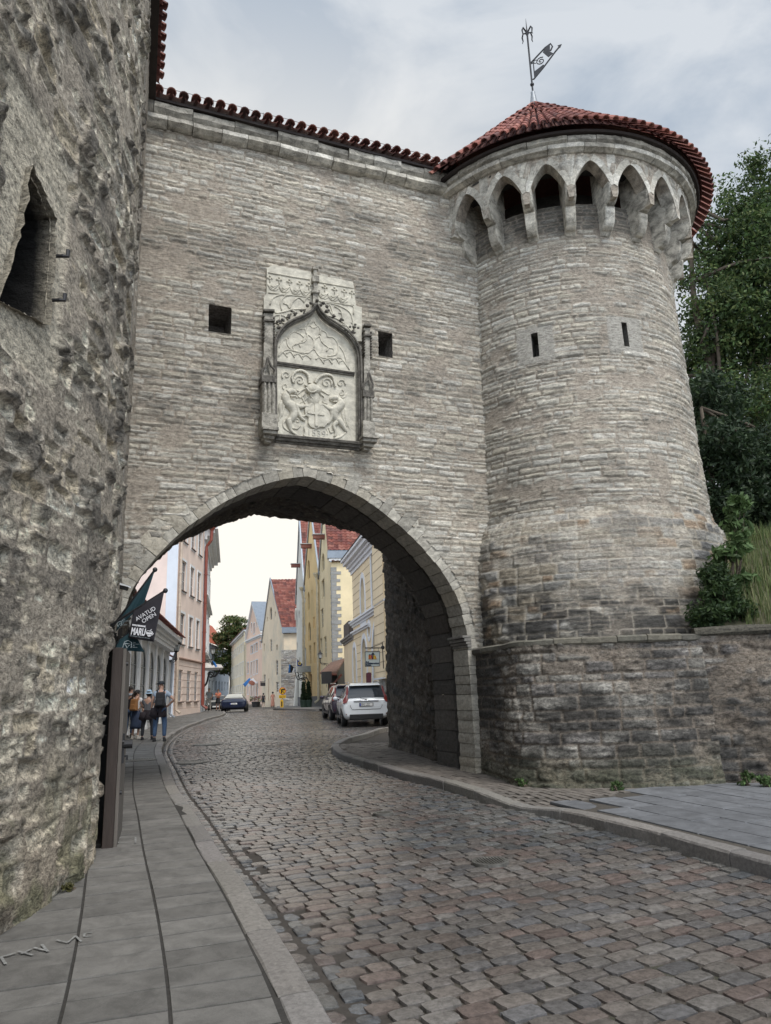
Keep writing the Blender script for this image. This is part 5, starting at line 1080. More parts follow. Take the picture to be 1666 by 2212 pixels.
def gableroof(fac, a0, a1, ze, za, am, depth, mat, parent, over=.15, name='roof', fr=.0, th=.12):
    """ridge runs back from the front; slopes left and right"""
    mb = MB(); e = lambda a, z, o: fac.pt(a, z, o)
    for (aa, s_) in ((a0, -1), (a1, 1)):
        dz = (za-ze)/abs(am-aa)*over
        P = [e(aa+s_*over, ze-dz, fr), e(am, za, fr), e(am, za, -depth), e(aa+s_*over, ze-dz, -depth)]; nrm = np.cross(P[1]-P[0], P[2]-P[1]); nrm /= np.linalg.norm(nrm); nrm = nrm if nrm[2] > 0 else -nrm
        mb.prism([p+nrm*.01 for p in P], nrm*th)
    return mb.build(name, mat, parent)
def pantiles(name, A, B, Cc, D_, mat, parent, nu=40, nv=16, amp=.05, pitch=.24):
    """corrugated tile surface between four corners A(lower start) B(lower end) Cc(upper end) D_(upper start)"""
    A, B, Cc, D_ = (np.array(p, float) for p in (A, B, Cc, D_)); L_ = np.linalg.norm(B-A); H_ = np.linalg.norm(D_-A); nc = max(int(L_/pitch), 4); nr = max(int(H_/.36), 3)
    s = np.linspace(0, 1, nc*4+1); t = []; tt = []
    for k in range(nr): t += [k/nr, (k+.98)/nr]; tt += [.035, .0]
    t = np.array(t); tt = np.array(tt); S, T_ = np.meshgrid(s, t, indexing='ij'); P = (A*(1-S[..., None])+B*S[..., None])*(1-T_[..., None])+(D_*(1-S[..., None])+Cc*S[..., None])*T_[..., None]
    n = np.cross(B-A, D_-A); n /= np.linalg.norm(n); n = n if n[2] > 0 else -n
    P = P+n*(.03+amp*np.abs(np.sin(S*nc*math.pi))+tt[None, :])[..., None]; I = np.arange(P.shape[0]*P.shape[1]).reshape(P.shape[:2]); q = np.stack([I[:-1, :-1], I[1:, :-1], I[1:, 1:], I[:-1, 1:]], -1).reshape(-1, 4)
    ci = (np.floor(S*nc+.5)*13.7+np.floor(T_*nr)*7.3); c = TILE[(hsh(ci, 3)*5).astype(int) % 5]*(.8+.5*hsh(ci, 5))[..., None]*1.0
    return mesh_np(name, P.reshape(-1, 3), q, mat, parent, c.reshape(-1, 3), smooth=False)
MWHP = M('white painted stucco', (.74, .75, .75), .8, .12, 1.5, bump=.1)
# ---- peach house
MPE = M('peach stucco', (.80, .65, .56), .88, .14, .8, bump=.12); MPK = M('pale pink stucco', (.80, .65, .58), .88, .12, .8, bump=.1); MBW = M('bluish white stucco', (.68, .72, .78), .88, .1, .8)
pa = onY(373, 1548, 48)[:2]; pb = onY(432, 1540, 56.2)[:2]
h1 = thing('peach_house', 'four storey peach stucco house with white window surrounds and a red drainpipe at its corner', 'house', (pa[0], pa[1], gz(48))); h1['_inv'] = 1
f = Fac(pa, pb); zt = 15.0; z0 = gz(46)-.2
rows = [(652, 690, 460, 705), (722, 752, 545, 775), (778, 803, 628, 845)]
aw = [W1(f, *r)[:2] for r in rows]; R2 = W1(f, *rows[0]); R3 = W1(f, 640, 678, 885, 1135); R1 = W1(f, 735, 760, 262, 420); R4 = W1(f, 622, 650, 1340, 1600)
cols_ = [(a[0], max(a[1]-a[0], 1.0)) for a in aw]; holes = []
for a, w_ in cols_:
    for zz in ((R3[2], R3[3]), (R2[2], R2[3]), (R2[3]+1.35, R2[3]+1.35+(R2[3]-R2[2])*.9), (max(R4[2], gz(48)+.9), R4[3])): holes.append(shape(a, a+w_, *zz))
panel(f, [(0, z0), (f.L, z0), (f.L, zt), (0, zt)], holes, MPE, 'wall', h1, depth=.14)
for i, h in enumerate(holes): window(f, h, h1, frame=MFRW, glass=MGLB if i % 4 == 3 else MGL, depth=.12, trim=MWHP if i % 4 != 3 else None, trimw=.16, sill=M('dark sill', (.12, .08, .07), .7) , bars=(1, 2))
cornice(f, -.05, f.L+.1, zt-.05, h1, MWHP, ((.1, .15), (.25, .15), (.45, .2), (.5, .12))); zc = f.px(*d1(620, 1245))[1]; cornice(f, -.03, f.L, zc-.1, h1, M('reddish band', (.42, .28, .22), .8), ((.05, .06), (.12, .07)), 'string_course')
mb = MB(); 
for k in range(8): strip(f, 0, f.L, gz(48)+.55+k*.46, gz(48)+.57+k*.46, -.02, .012, mb)
mb.build('rustication', M('shaded peach joint', (.36, .25, .19), .9), h1); mb = MB(); strip(f, -.01, f.L, z0, gz(48)+.55, -.02, .03, mb); mb.build('plinth', MPE, h1)
pipe([f.pt(.25, 14.3, .14), f.pt(.25, gz(48)+.5, .14), f.pt(.25, gz(48)+.3, .4)], .09, M('cream pipe', (.55, .45, .36), .5), h1); MRD = M('brick red paint', (.24, .060, .040), .45, .15)
pipe([f.pt(f.L+.1, zt-.3, .55), f.pt(f.L+.1, zt-1.2, .5), f.pt(f.L+.1, zt-1.7, .16), f.pt(f.L+.1, gz(55)+.6, .16), f.pt(f.L+.1, gz(55)+.35, .5)], .12, MRD, h1)
# wall facing us: pink with bluish white strip
fs = Fac(f.pt(0, 0)[:2], (f.pt(0, 0)+np.array([-9.0, .9, 0]))[:2]); panel(fs, [(.72, z0), (fs.L, z0), (fs.L, zt), (.72, zt)], [], MPK, 'side_wall', h1); mb = MB(); strip(fs, 0.0, .72, z0, zt, -.02, .03, mb); mb.build('corner_strip', MBW, h1)
mb = MB(); mb.obox((pa[0]-9, pa[1]+.9, zt+.3), (9.5, 0, 0), (-.5, 9, 0), (0, 0, .2)); mb.build('roof', M('dark metal roof', (.08, .08, .085), .5), h1)
# ---- ornate white-blue house beyond
MOR = M('pale blue stucco', (.66, .69, .72), .85, .12, .8)
pc = f.pt(f.L+.35, 0)[:2]; pd = onY(447.5, 1530, 71)[:2]
h2 = thing('ornate_house', 'pale blue ornate house with a deep stepped cornice, seen edge-on past the red drainpipe', 'house', (pc[0], pc[1], gz(57))); h2['_inv'] = 1
g_ = Fac(pc, pd); panel(g_, [(0, z0), (g_.L, z0), (g_.L, 14.2), (0, 14.2)], [], MOR, 'wall', h2); cornice(g_, -.2, g_.L, 13.9, h2, MWHP, ((.15, .3), (.35, .25), (.7, .3), (.95, .2))); cornice(g_, 0, g_.L, 9.4, h2, MWHP, ((.1, .2), (.3, .15)), 'string_course'); cornice(g_, 0, g_.L, 5.0, h2, MWHP, ((.1, .2), (.3, .15)), 'string_course')
for k in range(4):
    for zz in (1.9, 6.0, 10.2): a = .8+k*(g_.L-1)/4; mb = MB(); ring2(g_, shape(a, a+1.2, zz, zz+2.3), .18, 0, .12, mb); mb.build('surround', MWHP, h2); mb = MB(); mb.add([g_.pt(*p, .02) for p in shape(a, a+1.2, zz, zz+2.3)], [(0, 1, 2, 3)]); mb.build('window', MGL, h2)
mb = MB(); mb.add([g_.pt(0, z0), g_.pt(0, 14.2), g_.pt(0, 14.2, -8), g_.pt(0, z0, -8)], [(0, 1, 2, 3)]); mb.build('side_wall', MOR, h2)
# entrance awning
aw_ = thing('entrance_canopy', 'flat metal entrance canopy on scrolled iron brackets below a flag', 'canopy', tuple(g_.pt(1.2, 4.6, 0))); aw_['_inv'] = 1
z1_ = onY(*d1(895, 1345), 58.5)[2]; mb = MB(); mb.obox(g_.pt(.8, z1_, 0), g_.D*2.2, g_.N*1.45, ZZ*.1); mb.hexa([g_.pt(.7, z1_+.12, 0), g_.pt(3.1, z1_+.12, 0), g_.pt(3.1, z1_+.12, 1.55), g_.pt(.7, z1_+.12, 1.55), g_.pt(.9, z1_+.55, 0), g_.pt(2.9, z1_+.55, 0), g_.pt(2.9, z1_+.35, 1.4), g_.pt(.9, z1_+.35, 1.4)]); mb.build('roof_panel', M('pale canopy metal', (.52, .48, .44), .4), aw_)
mb = MB()
for k in range(3): a = .9+k*.95; mb.tube(catmull([g_.pt(a, z1_, 1.3), g_.pt(a, z1_-.5, .9), g_.pt(a, z1_-.3, .5), g_.pt(a, z1_-1.0, .3), g_.pt(a, z1_-1.3, .02)], 5), .04, 5); mb.tube([g_.pt(a, z1_-.35+.2*math.sin(q), .6+.2*math.cos(q)) for q in np.linspace(0, 5.5, 12)], .03, 5)
mb.build('iron_brackets', MIR, aw_)
# ---- low white annex with tall pilasters
MAN = M('light grey stucco', (.50, .50, .49), .85, .12, 1.0, bump=.1); MANG = M('dark arcade glass', (.035, .037, .042), .15, .3, .5, spec=.8)
qa = onY(205, 1612, 22.5)[:2]; qb = onY(357, 1558, 40.5)[:2]
h3 = thing('colonnaded_annex', 'low light grey annex with tall flat pilasters, arched dark windows and a red tiled eave', 'house', (qb[0], qb[1], gz(40))); h3['_inv'] = 1
f = Fac(qa, qb); zt = f.px(*d1(520, 1190))[1]; holes = []; nw = 7; pitch = f.L/nw
for k in range(nw): a = pitch*(k+.17); holes.append(shape(a, a+pitch*.66, gz(30)+.35, zt-.35, 'arch'))
panel(f, [(0, gz(22)-.2), (f.L, gz(22)-.2), (f.L, zt), (0, zt)], holes, MAN, 'wall', h3, depth=.06)
for h in holes: window(f, h, h3, frame=MFRG, glass=MANG, depth=.055, bars=(1, 3))
for k in range(nw+1): mb = MB(); a = pitch*k-.2; strip(f, a, a+.42, gz(30)+.2, zt, 0, .07, mb); strip(f, a-.03, a+.45, gz(30)-.2, gz(30)+.25, 0, .09, mb); strip(f, a-.03, a+.45, zt-.16, zt, 0, .10, mb); mb.build('pilaster', MWHP, h3)
cornice(f, -.2, f.L+.3, zt, h3, MWHP, ((.35, .18), (.42, .16), (.55, .14), (.72, .2)))
e0, e1_ = f.pt(-.3, zt+.68, .85), f.pt(f.L+.35, zt+.68, .85); pantiles('roof', e0, e1_, f.pt(f.L+.35, zt+2.3, -2.4), f.pt(-.3, zt+2.3, -2.4), MTILE, h3, amp=.06, pitch=.28)
mb = MB(); mb.add([f.pt(f.L, gz(22)-.2, 0), f.pt(f.L, zt+.68, 0), f.pt(f.L, zt+2.3, -2.4), f.pt(f.L, zt+2.3, -6), f.pt(f.L, gz(22)-.2, -6)], [(0, 1, 2, 3, 4)]); mb.add([f.pt(0, gz(22)-.2, 0), f.pt(0, zt+.68, 0), f.pt(0, zt+2.3, -2.4), f.pt(0, zt+2.3, -6), f.pt(0, gz(22)-.2, -6)], [(0, 1, 2, 3, 4)]); mb.build('side_wall', MAN, h3)
pipe([f.pt(f.L+.15, zt+.55, .6), f.pt(f.L+.12, zt-.5, .25), f.pt(f.L+.12, gz(40)+.5, .2), f.pt(f.L+.12, gz(40)+.3, .45)], .07, M('grey blue pipe', (.30, .33, .37), .5), h3)
# recessed link bay between annex and peach house
h3b = thing('gateway_bay', 'narrow light grey bay with an arched doorway between the annex and the peach house', 'house', tuple(f.pt(f.L+2, gz(42), -.6))); h3b['_inv'] = 1
fb = Fac(f.pt(f.L, 0, -.5)[:2], (pa[0]-.1, pa[1]-.2)); ztb = zt-.15; hb = shape(fb.L*.35, fb.L*.75, gz(44), gz(44)+2.9, 'arch'); panel(fb, [(0, gz(40)-.2), (fb.L, gz(40)-.2), (fb.L, ztb), (0, ztb)], [hb], MAN, 'wall', h3b, depth=.4)
mb = MB(); mb.add([fb.pt(*p, -.38) for p in hb], [tuple(range(len(hb)))]); mb.build('door', M('dark gate door', (.07, .075, .08), .6), h3b); pantiles('roof', fb.pt(0, ztb+.1, .3), fb.pt(fb.L, ztb+.1, .3), fb.pt(fb.L, ztb+1.2, -2), fb.pt(0, ztb+1.2, -2), MTILE, h3b)
# ---- cream gothic house on the right (R1)
MCR = M('cream rusticated stucco', (.84, .69, .47), .85, .10, .9, bump=.1); MCRJ = M('cream joint', (.40, .31, .19), .9); MGW = M('white gothic trim', (.78, .79, .81), .7, .08)
ra = np.array([2.42, 24.0]); rb = onY(767.5, 1540, 46.7)[:2]; ra = rb+(np.array([1.62, 28.0])-rb)*1.12
h4 = thing('gothic_house', 'cream rusticated house with white pointed gothic windows, oval openings and a tall portal', 'house', (1.3, 32, gz(32))); h4['_inv'] = 1
f = Fac(ra, rb); z0 = gz(26)-.3; ztop = f.px(*d2(1000, 520))[1]; zt2 = f.px(*d2(1060, 300))[1]
P1 = W1(f, 1075, 1110, 570, 960, d2); P2 = W1(f, 1163, 1220, 130, 835, d2); P3 = W1(f, 1180, 1250, 985, 1560, d2); O1 = W1(f, 1141, 1163, 962, 1090, d2); O2 = W1(f, 1247, 1275, 880, 1020, d2); P4 = W1(f, 1086, 1128, 1100, 1500, d2); P5 = W1(f, 1010, 1036, 1170, 1500, d2)
gates = [(shape(*P1, 'gothic'), (1, 3)), (shape(*P2, 'gothic'), (1, 4)), (shape(P3[0], P3[1], max(P3[2], gz(32)+.2), P3[3], 'gothic'), (1, 2)), (shape(*O1, 'oval'), (0, 0)), (shape(*O2, 'oval'), (0, 0)), (shape(*P4, 'gothic'), (1, 3)), (shape(*P5, 'gothic'), (1, 3))]
panel(f, [(0, z0), (f.L, z0), (f.L, ztop), (0, ztop)], [g_[0] for g_ in gates], MCR, 'wall', h4, depth=.3)
for P, b in gates: window(f, P, h4, frame=MGW, glass=MGLB, depth=.28, bars=b, trim=MGW, trimw=.30 if b[1] > 1 else .22, fw=.1)
mb = MB(); z = gz(32)+.9
while z < ztop-.3:
    # joints skip the openings
    segs = [(0, f.L)]
    for P, b in gates:
        Pz = np.array(P); 
        if Pz[:, 1].min()-.3 < z < Pz[:, 1].max()+.25:
            x0, x1 = Pz[:, 0].min()-.32, Pz[:, 0].max()+.32; ns = []
            for s0, s1 in segs:
                if x1 <= s0 or x0 >= s1: ns.append((s0, s1))
                else:
                    if x0 > s0: ns.append((s0, x0))
                    if x1 < s1: ns.append((x1, s1))
            segs = ns
    for s0, s1 in segs:
        if s1-s0 > .1: strip(f, s0, s1, z, z+.025, -.01, .012, mb)
    z += .46
mb.build('rustication', MCRJ, h4)
cornice(f, 0, f.L+.25, ztop-.1, h4, MGW, ((.08, .22), (.2, .18), (.34, .16), (.55, .22), (.7, .14))); zs = f.px(*d2(1110, 915))[1]; cornice(f, f.L-15.5, f.L, zs-.15, h4, MGW, ((.1, .12), (.22, .12), (.3, .1)), 'string_course'); cornice(f, f.L-6, f.L+.1, f.px(*d2(1015, 1050))[1]-.1, h4, MGW, ((.1, .1), (.2, .1)), 'string_course')
mb = MB(); strip(f, 0, f.L, z0, gz(32)+.62, -.01, .10, mb); mb.build('plinth', MCRJ, h4)
# projecting corner pier nearest the arch, rough stone foot
ap = f.px(*d2(1262, 1480))[0]; mb = MB(); strip(f, ap-2.6, ap, gz(30)+1.95, ztop, 0, .30, mb); mb.build('corner_pier', MCR, h4); mb = MB(); z = gz(30)+2.3
while z < ztop: strip(f, ap-2.6, ap, z, z+.025, .29, .312, mb); z += .46
mb.build('pier_joints', MCRJ, h4)
V, U_ = np.meshgrid(np.arange(0, 2.0, .04), np.arange(0, 3.0, .04), indexing='xy'); 
surface('rough_stone_foot', np.arange(0, 2.9, .05), np.arange(gz(30)-.2, gz(30)+1.95, .05), lambda U, V: (np.array([f.O[0], f.O[1], 0])+f.D*(ap-2.85)+f.N*.42)+U[..., None]*f.D+V[..., None]*ZZ, lambda a, b: field(a, b, 71, pal=GREY*1.5, mort=(.25, .24, .22), hr=(.28, .36), lr=(.4, .8), amp=3, joint=.05), MSTONE, h4)
cornice(Fac(f.pt(ap-2.85, 0, .42)[:2], f.pt(ap, 0, .42)[:2]), 0, 2.85, gz(30)+1.95, h4, MDRESS if False else MGW, ((.06, .08),), 'pier_cap')
mb = MB(); mb.obox(f.pt(0, z0, -.35), f.D*f.L, -f.N*8, ZZ*(ztop-z0)); mb.build('house_body', MCR, h4)
mb = MB(); mb.add([f.pt(-.3, ztop+.85, .75), f.pt(f.L+.3, ztop+.85, .75), f.pt(f.L+.3, ztop+3.0, -4), f.pt(-.3, ztop+3.0, -4)], [(0, 1, 2, 3)]); mb.build('roof', M('dark metal roof', (.08, .08, .085), .5), h4)
# low garden wall piece with coping and stub chimney at its far end
h5 = thing('boundary_wall', 'short cream wall with a grey stone coping between the gothic house and the yellow house', 'wall', (rb[0], rb[1]+1, gz(50))); h5['_inv'] = 1
fw_ = Fac(rb, onY(746, 1530, 52.5)[:2]); zl = fw_.px(*d2(1000, 1110))[1]; mb = MB(); strip(fw_, 0, fw_.L, gz(49)-.2, zl, -.6, 0, mb); mb.build('wall', MCR, h5); cornice(fw_, 0, fw_.L, zl, h5, M('grey coping', (.28, .27, .26), .8), ((.08, .14), (.2, .12), (.3, .1)), 'coping'); mb = MB(); strip(fw_, fw_.L*.3, fw_.L*.85, zl+.36, zl+1.35, -.5, .1, mb); mb.build('chimney_stub', M('sooty brick', (.12, .10, .09), .9, .4, 12), h5)
# ---- three gabled houses
A0_, A1_, B1_, C1_ = np.array([-4.3, 56.0]), np.array([-5.98, 64.0]), np.array([-8.3, 73.0]), np.array([-10.25, 82.0])
MYE = M('pale yellow plaster', (.84, .71, .46), .9, .16, .45, bump=.15, dark=(.66, .57, .37)); MOC = M('ochre plaster', (.82, .60, .30), .9, .18, .45, bump=.15, dark=(.62, .47, .23)); MLW = M('old white limewash', (.72, .70, .63), .9, .14, .5, bump=.15, dark=(.58, .56, .50)); MGG = M('grey beige plaster', (.78, .65, .48), .92, .16, .45, bump=.2, dark=(.52, .48, .39))
MQN = M('grey quoin stone', (.30, .30, .29), .85, .3, 3, bump=.4); MMT = M('grey sheet metal', (.25, .29, .34), .45, .15, 2, metal=.3); MSH = M('weathered shutter', (.17, .165, .15), .8, .25, 5, stretch=(6, 6, 1)); MBM = M('red brown timber', (.19, .065, .045), .7, .25, 4)
def gablehouse(name, label, p0, p1, ze, za, mat, wins, depth=16, ridge_to=None, am=None, sideface=True, z0=None, roofmat=None, bars=(1, 3), ztag=0):
    t = thing(name, label, 'house', (p0[0], p0[1], gz(p0[1]))); t['_inv'] = 1; f = Fac(p0, p1); z0 = gz(p0[1])-.3; am = f.L*.5 if am is None else am
    holes = []
    for w_ in wins:
        (x0, x1, yt, yb), kind = w_[0], w_[1]; a0, a1, zb, zt = W1(f, x0, x1, yt, yb, d2); mid = (a0+a1)/2; hw = max((a1-a0)/2, .28); holes.append((shape(mid-hw, mid+hw, zb, zt, kind), w_[2] if len(w_) > 2 else 'w'))
    out = [(0, z0), (f.L, z0), (f.L, ze), (am+.15, za), (am-.15, za), (0, ze)]
    panel(f, out, [h[0] for h in holes], mat, 'front_wall', t, depth=.25)
    for h, k in holes:
        if k == 'w': window(f, h, t, frame=MFRW, glass=MGL, depth=.16, bars=bars, fw=.06)
        elif k == 's': window(f, h, t, frame=MSH, glass=MSH, depth=.22, bars=(1, 0), name='shutter')
        elif k == 'r': window(f, h, t, frame=MBM, glass=MGL, depth=.22, bars=(1, 1), name='loft_window')
        elif k == 'd': window(f, h, t, frame=MBM, glass=MBM, depth=.22, bars=(1, 0), name='door')
        elif k == 'n': mb = MB(); mb.add([f.pt(*p, -.25) for p in h], [tuple(range(len(h)))]); mb.build('niche', mat, t)
    if sideface:
        for a in (0, f.L): mb = MB(); mb.add([f.pt(a, z0, 0), f.pt(a, z0, -depth), f.pt(a, ze, -depth), f.pt(a, ze, 0)], [(0, 1, 2, 3)]); mb.build('side_wall', mat, t)
    for (aa, s_) in ((0, -1), (f.L, 1)):
        dz = (za-ze)/abs(am-aa)*.25; lo0, lo1, hi0, hi1 = f.pt(aa+s_*.25, ze-dz, .06), f.pt(aa+s_*.25, ze-dz, -depth), f.pt(am, za+.05, .06), f.pt(am, za+.05, -depth)
        pantiles('roof', lo0, lo1, hi1, hi0, MTILE, t, pitch=.34, amp=.07) if roofmat is None else None
        mb = MB(); nrm = np.cross(hi0-lo0, lo1-lo0); nrm /= np.linalg.norm(nrm); nrm = nrm if nrm[2] > 0 else -nrm; mb.prism([lo0, lo1, hi1, hi0], nrm*(.03 if roofmat is None else .12)); mb.build('roof_deck' if roofmat is None else 'roof', roofmat or MTILE if roofmat else M('dark deck', (.08, .05, .04), .9), t)
        mb = MB(); q0, q1 = f.pt(aa+s_*.28, ze-dz*1.1, .0), f.pt(am, za+.05, .0); mb.prism([q0, q1, q1+ZZ*.28, q0+ZZ*.28], f.N*.14); mb.build('verge', MMT if s_ < 0 else M('pale verge board', (.40, .42, .43), .6), t)
    return t, f
S_ = 's'
hA, fA = gablehouse('gabled_house', 'pale yellow gabled merchant house with grey stone quoins, nearest of the three tall gables', A0_, A1_, 12.0, 17.2, MYE,
    [((731, 757, 362, 518), 'arch', 's'), ((731, 757, 590, 750), 'rect', 's'), ((725, 748, 840, 1005), 'rect'), ((752, 775, 1082, 1265), 'rect'), ((713, 738, 1100, 1280), 'rect'), ((722, 737, 1395, 1545), 'rect'), ((758, 777, 1400, 1535), 'rect'), ((707, 732, 1565, 1660), 'rect', 'd')])
hB, fB = gablehouse('gabled_house', 'deep ochre gabled merchant house in the middle of the three, with a red loft window', A1_, B1_, 12.4, 19.2, MOC,
    [((607, 628, 412, 580), 'arch', 'r'), ((609, 628, 690, 850), 'arch', 's'), ((613, 637, 955, 1118), 'arch', 's'), ((585, 592, 495, 545), 'rect', 'n'), ((645, 652, 665, 715), 'rect', 'n'), ((584, 592, 738, 778), 'rect', 'n'), ((574, 592, 975, 1066), 'arch', 'n'), ((660, 672, 905, 1005), 'rect', 'n'), ((661, 677, 1130, 1308), 'rect', 's'), ((623, 640, 1155, 1318), 'rect'), ((581, 597, 1178, 1366), 'rect'), ((626, 647, 1410, 1668), 'rect', 'd')])
hC, fC = gablehouse('gabled_house', 'white limewashed gabled merchant house with a buttressed foot, farthest of the three tall gables', B1_, C1_, 12.3, 20.5, MLW,
    [((506, 522, 845, 1000), 'arch', 's'), ((496, 503, 830, 930), 'arch', 's'), ((530, 540, 850, 925), 'oval', 's'), ((513, 522, 1120, 1380), 'arch', 's'), ((505, 515, 590, 720), 'rect', 's'), ((517, 530, 1430, 1620), 'rect', 's'), ((535, 545, 1260, 1330), 'rect')])
for t in (hA, hB, hC): t['group'] = 'three tall gabled merchant houses'
# hoist beams
for (f_, t, x, y) in ((fA, hA, 742, 245), (fB, hB, 612, 335), (fC, hC, 530, 490)):
    am = f_.L*.5; z = f_.px(*d2(x, y))[1]; mb = MB(); mb.obox(f_.pt(am-.22, z, -.1), f_.D*.44, f_.N*1.05, ZZ*.34); b = mb.build('hoist_beam', MBM, t); mb = MB(); mb.obox(f_.pt(am-.3, z+.345, -.1), f_.D*.6, f_.N*1.12, ZZ*.06); mb.build('beam_cover', M('pale lead', (.55, .55, .54), .5), b)
# quoins on the near corner, both faces; side wall seen above the gothic house
fAs = Fac(A0_, A0_+np.array([10.5, 1.6])); mb = MB(); z = gz(56)+1.6; k = 0; rg = np.random.default_rng(4)
while z < 11.3:
    h_ = rg.uniform(.17, .34); a = .40 if k % 2 else .68; b = .42 if k % 2 == 0 else .24; a += rg.uniform(-.06, .06); strip(fAs, -.03, a, z, z+h_-.02, 0, .035, mb); strip(fA, -.03, b, z, z+h_-.02, 0, .035, mb); z += h_; k += 1
mb.build('quoins', MQN, hA)
nr_ = fA.pt(0, 12.0, -.2); mb = MB(); strip(fAs, -.2, fAs.L, 11.75, 11.95, -.1, .3, mb); mb.build('eave_cornice', MWHP, hA); mb = MB(); strip(fAs, -.3, fAs.L, 11.952, 12.55, -.3, .38, mb); mb.build('eave_gutter', MMT, hA)
mb = MB(); mb.add([fAs.pt(0, gz(56)-.3, .0), fAs.pt(fAs.L, gz(56)-.3, 0), fAs.pt(fAs.L, 12, 0), fAs.pt(0, 12, 0)], [(0, 1, 2, 3)]); mb.build('side_wall', MYE, hA)
rdg = fA.pt(fA.L*.5, 17.25, .06); bk_ = rdg+fAs.D*12; pantiles('roof', fAs.pt(-.3, 12.5, .35), fAs.pt(fAs.L, 12.5, .35), bk_, rdg, MTILE, hA, pitch=.36, amp=.08)
MPP = M('cream drainpipe', (.60, .53, .38), .5)
pipe([fAs.pt(4.35, 11.9, .45), fAs.pt(4.35, 11.4, .25), fAs.pt(4.5, gz(56)+.3, .2)], .11, MPP, hA); pipe([fB.pt(.1, 12.0, .3), fB.pt(.15, 11.2, .16), fB.pt(.15, gz(64)+.7, .16), fB.pt(.15, gz(64)+.45, .5)], .11, MPP, hB); pipe([fC.pt(.1, 12.1, .3), fC.pt(.15, 11.2, .16), fC.pt(.15, gz(73)+.7, .16)], .11, MPP, hC)
for f_, t in ((fA, hA), (fB, hB), (fC, hC)): mb = MB(); strip(f_, 0, f_.L, gz(60)-.2, gz(64)+1.0, 0, .05, mb); mb.build('plinth', M('dark grey plinth', (.13, .13, .135), .8, .2, 4), t)
mb = MB(); mb.prism([fC.pt(fC.L-.1, gz(82), 0), fC.pt(fC.L-.1, gz(82), .4), fC.pt(fC.L-.1, 4.0, .12), fC.pt(fC.L-.1, 6.5, 0)], -fC.D*1.6); mb.build('buttress', MLW, hC)
# timber canopy roof on the yellow house (open shed)
sh = thing('porch_roof', 'brown shingled lean-to porch roof over a dark opening against the yellow house', 'porch', tuple(fA.pt(1, gz(56), 0))); sh['_inv'] = 1
MSG = M('brown shingles', (.16, .095, .07), .85, .35, 6, bump=.5, bscale=14); a = lambda x, y, Y: onY(*d2(x, y), Y)
P_ = [a(717, 1388, 53.5), a(868, 1380, 53.0), a(938, 1262, 55.2), a(815, 1300, 56.2)]; mb = MB(); mb.prism(P_, (0, 0, -.14)); mb.build('shingle_roof', MSG, sh)
P2_ = [a(868, 1382, 53.0)-ZZ*.1, a(938, 1265, 55.2)-ZZ*.1]; mb = MB(); q_ = a(935, 1520, 53.2); mb.add([P2_[0], P2_[1], np.array([P2_[1][0], P2_[1][1], gz(55)]), np.array([P2_[0][0]+.15, P2_[0][1], gz(53)])], [(0, 1, 2, 3)])
mb.obox((P_[0][0]+.45, 54.9, gz(54)), (1.6, .1, 0), (0, .1, 0), (0, 0, P_[0][2]-gz(54)-.2)); mb.build('boarding', M('dark stained boards', (.055, .055, .05), .8, .3, 5, stretch=(6, 6, 1)), sh)
mb = MB(); p = a(812, 1500, 53.3); mb.tube([(p[0], p[1], gz(53)), (p[0], p[1], P_[0][2]-.15)], .1, 6); mb.tube([(p[0], p[1], P_[0][2]-1.1), (p[0]+.8, p[1], P_[0][2]-.2)], .08, 6); mb.tube([(P_[0][0]+.2, p[1], P_[0][2]-.2), (P_[1][0], p[1]-.2, P_[1][2]-.2)], .09, 6); mb.build('post', MBM, sh)
mb = MB(); c_ = a(777, 1436, 53.0); mb.box(c_, .72, .05, .84); tag(mb.build('hanging_signboard', M('black signboard', (.02, .018, .018), .6)), 'small square black signboard hanging under the shingled porch roof', 'sign')
# glazed door canopy on the ochre house
cp = thing('glass_canopy', 'small glazed iron door canopy on scroll brackets above the ochre house door', 'canopy', tuple(fB.pt(2.2, 4.2, 0))); cp['_inv'] = 1
a0, a1, zb, ztc = W1(fB, 600, 655, 1340, 1395, d2); mb = MB(); ac = (a0+a1)/2; mb.prism([fB.pt(ac-.95, zb, 0), fB.pt(ac+.95, zb, 0), fB.pt(ac+.7, zb+.55, 0), fB.pt(ac-.7, zb+.55, 0)], fB.N*1.3); mb.build('glass_roof', M('grey canopy glass', (.20, .22, .22), .2, spec=.7), cp)
mb = MB()
for s_ in (-.9, .9): mb.tube(catmull([fB.pt(ac+s_, zb, 1.2), fB.pt(ac+s_, zb-.6, 1.0), fB.pt(ac+s_, zb-.5, .4), fB.pt(ac+s_, zb-1.6, .05)], 5), .04, 5); mb.tube([fB.pt(ac+s_, zb-.4+.3*math.sin(q), .7+.3*math.cos(q)) for q in np.linspace(0, 5.5, 10)], .03, 5)
mb.build('iron_brackets', MIR, cp)
# ---- D grey beige gabled house
D0, D1 = onY(613, 1530, 92)[:2], onY(566, 1530, 104)[:2]
fD_ = Fac(D0, D1); zeD = fD_.px(*d2(400, 1030))[1]; zaD = Fac(D0, D1).px(*d2(284, 575))[1]
hD, fD = gablehouse('gabled_house', 'grey beige gabled house with a steep red tile roof and a rough stone corner', D0, D1, zeD, zaD, MGG,
    [((276, 297, 820, 930), 'arch', 's'), ((252, 259, 905, 945), 'rect', 's'), ((321, 329, 855, 898), 'rect', 's'), ((280, 297, 1102, 1205), 'rect'), ((334, 347, 1148, 1198), 'rect', 's'), ((329, 351, 1285, 1415), 'rect'), ((331, 359, 1475, 1565), 'rect'), ((223, 232, 1138, 1205), 'rect', 's'), ((262, 271, 1445, 1640), 'rect', 'd'), ((222, 240, 1410, 1470), 'rect')], am=fD_.px(*d2(284, 575))[0])
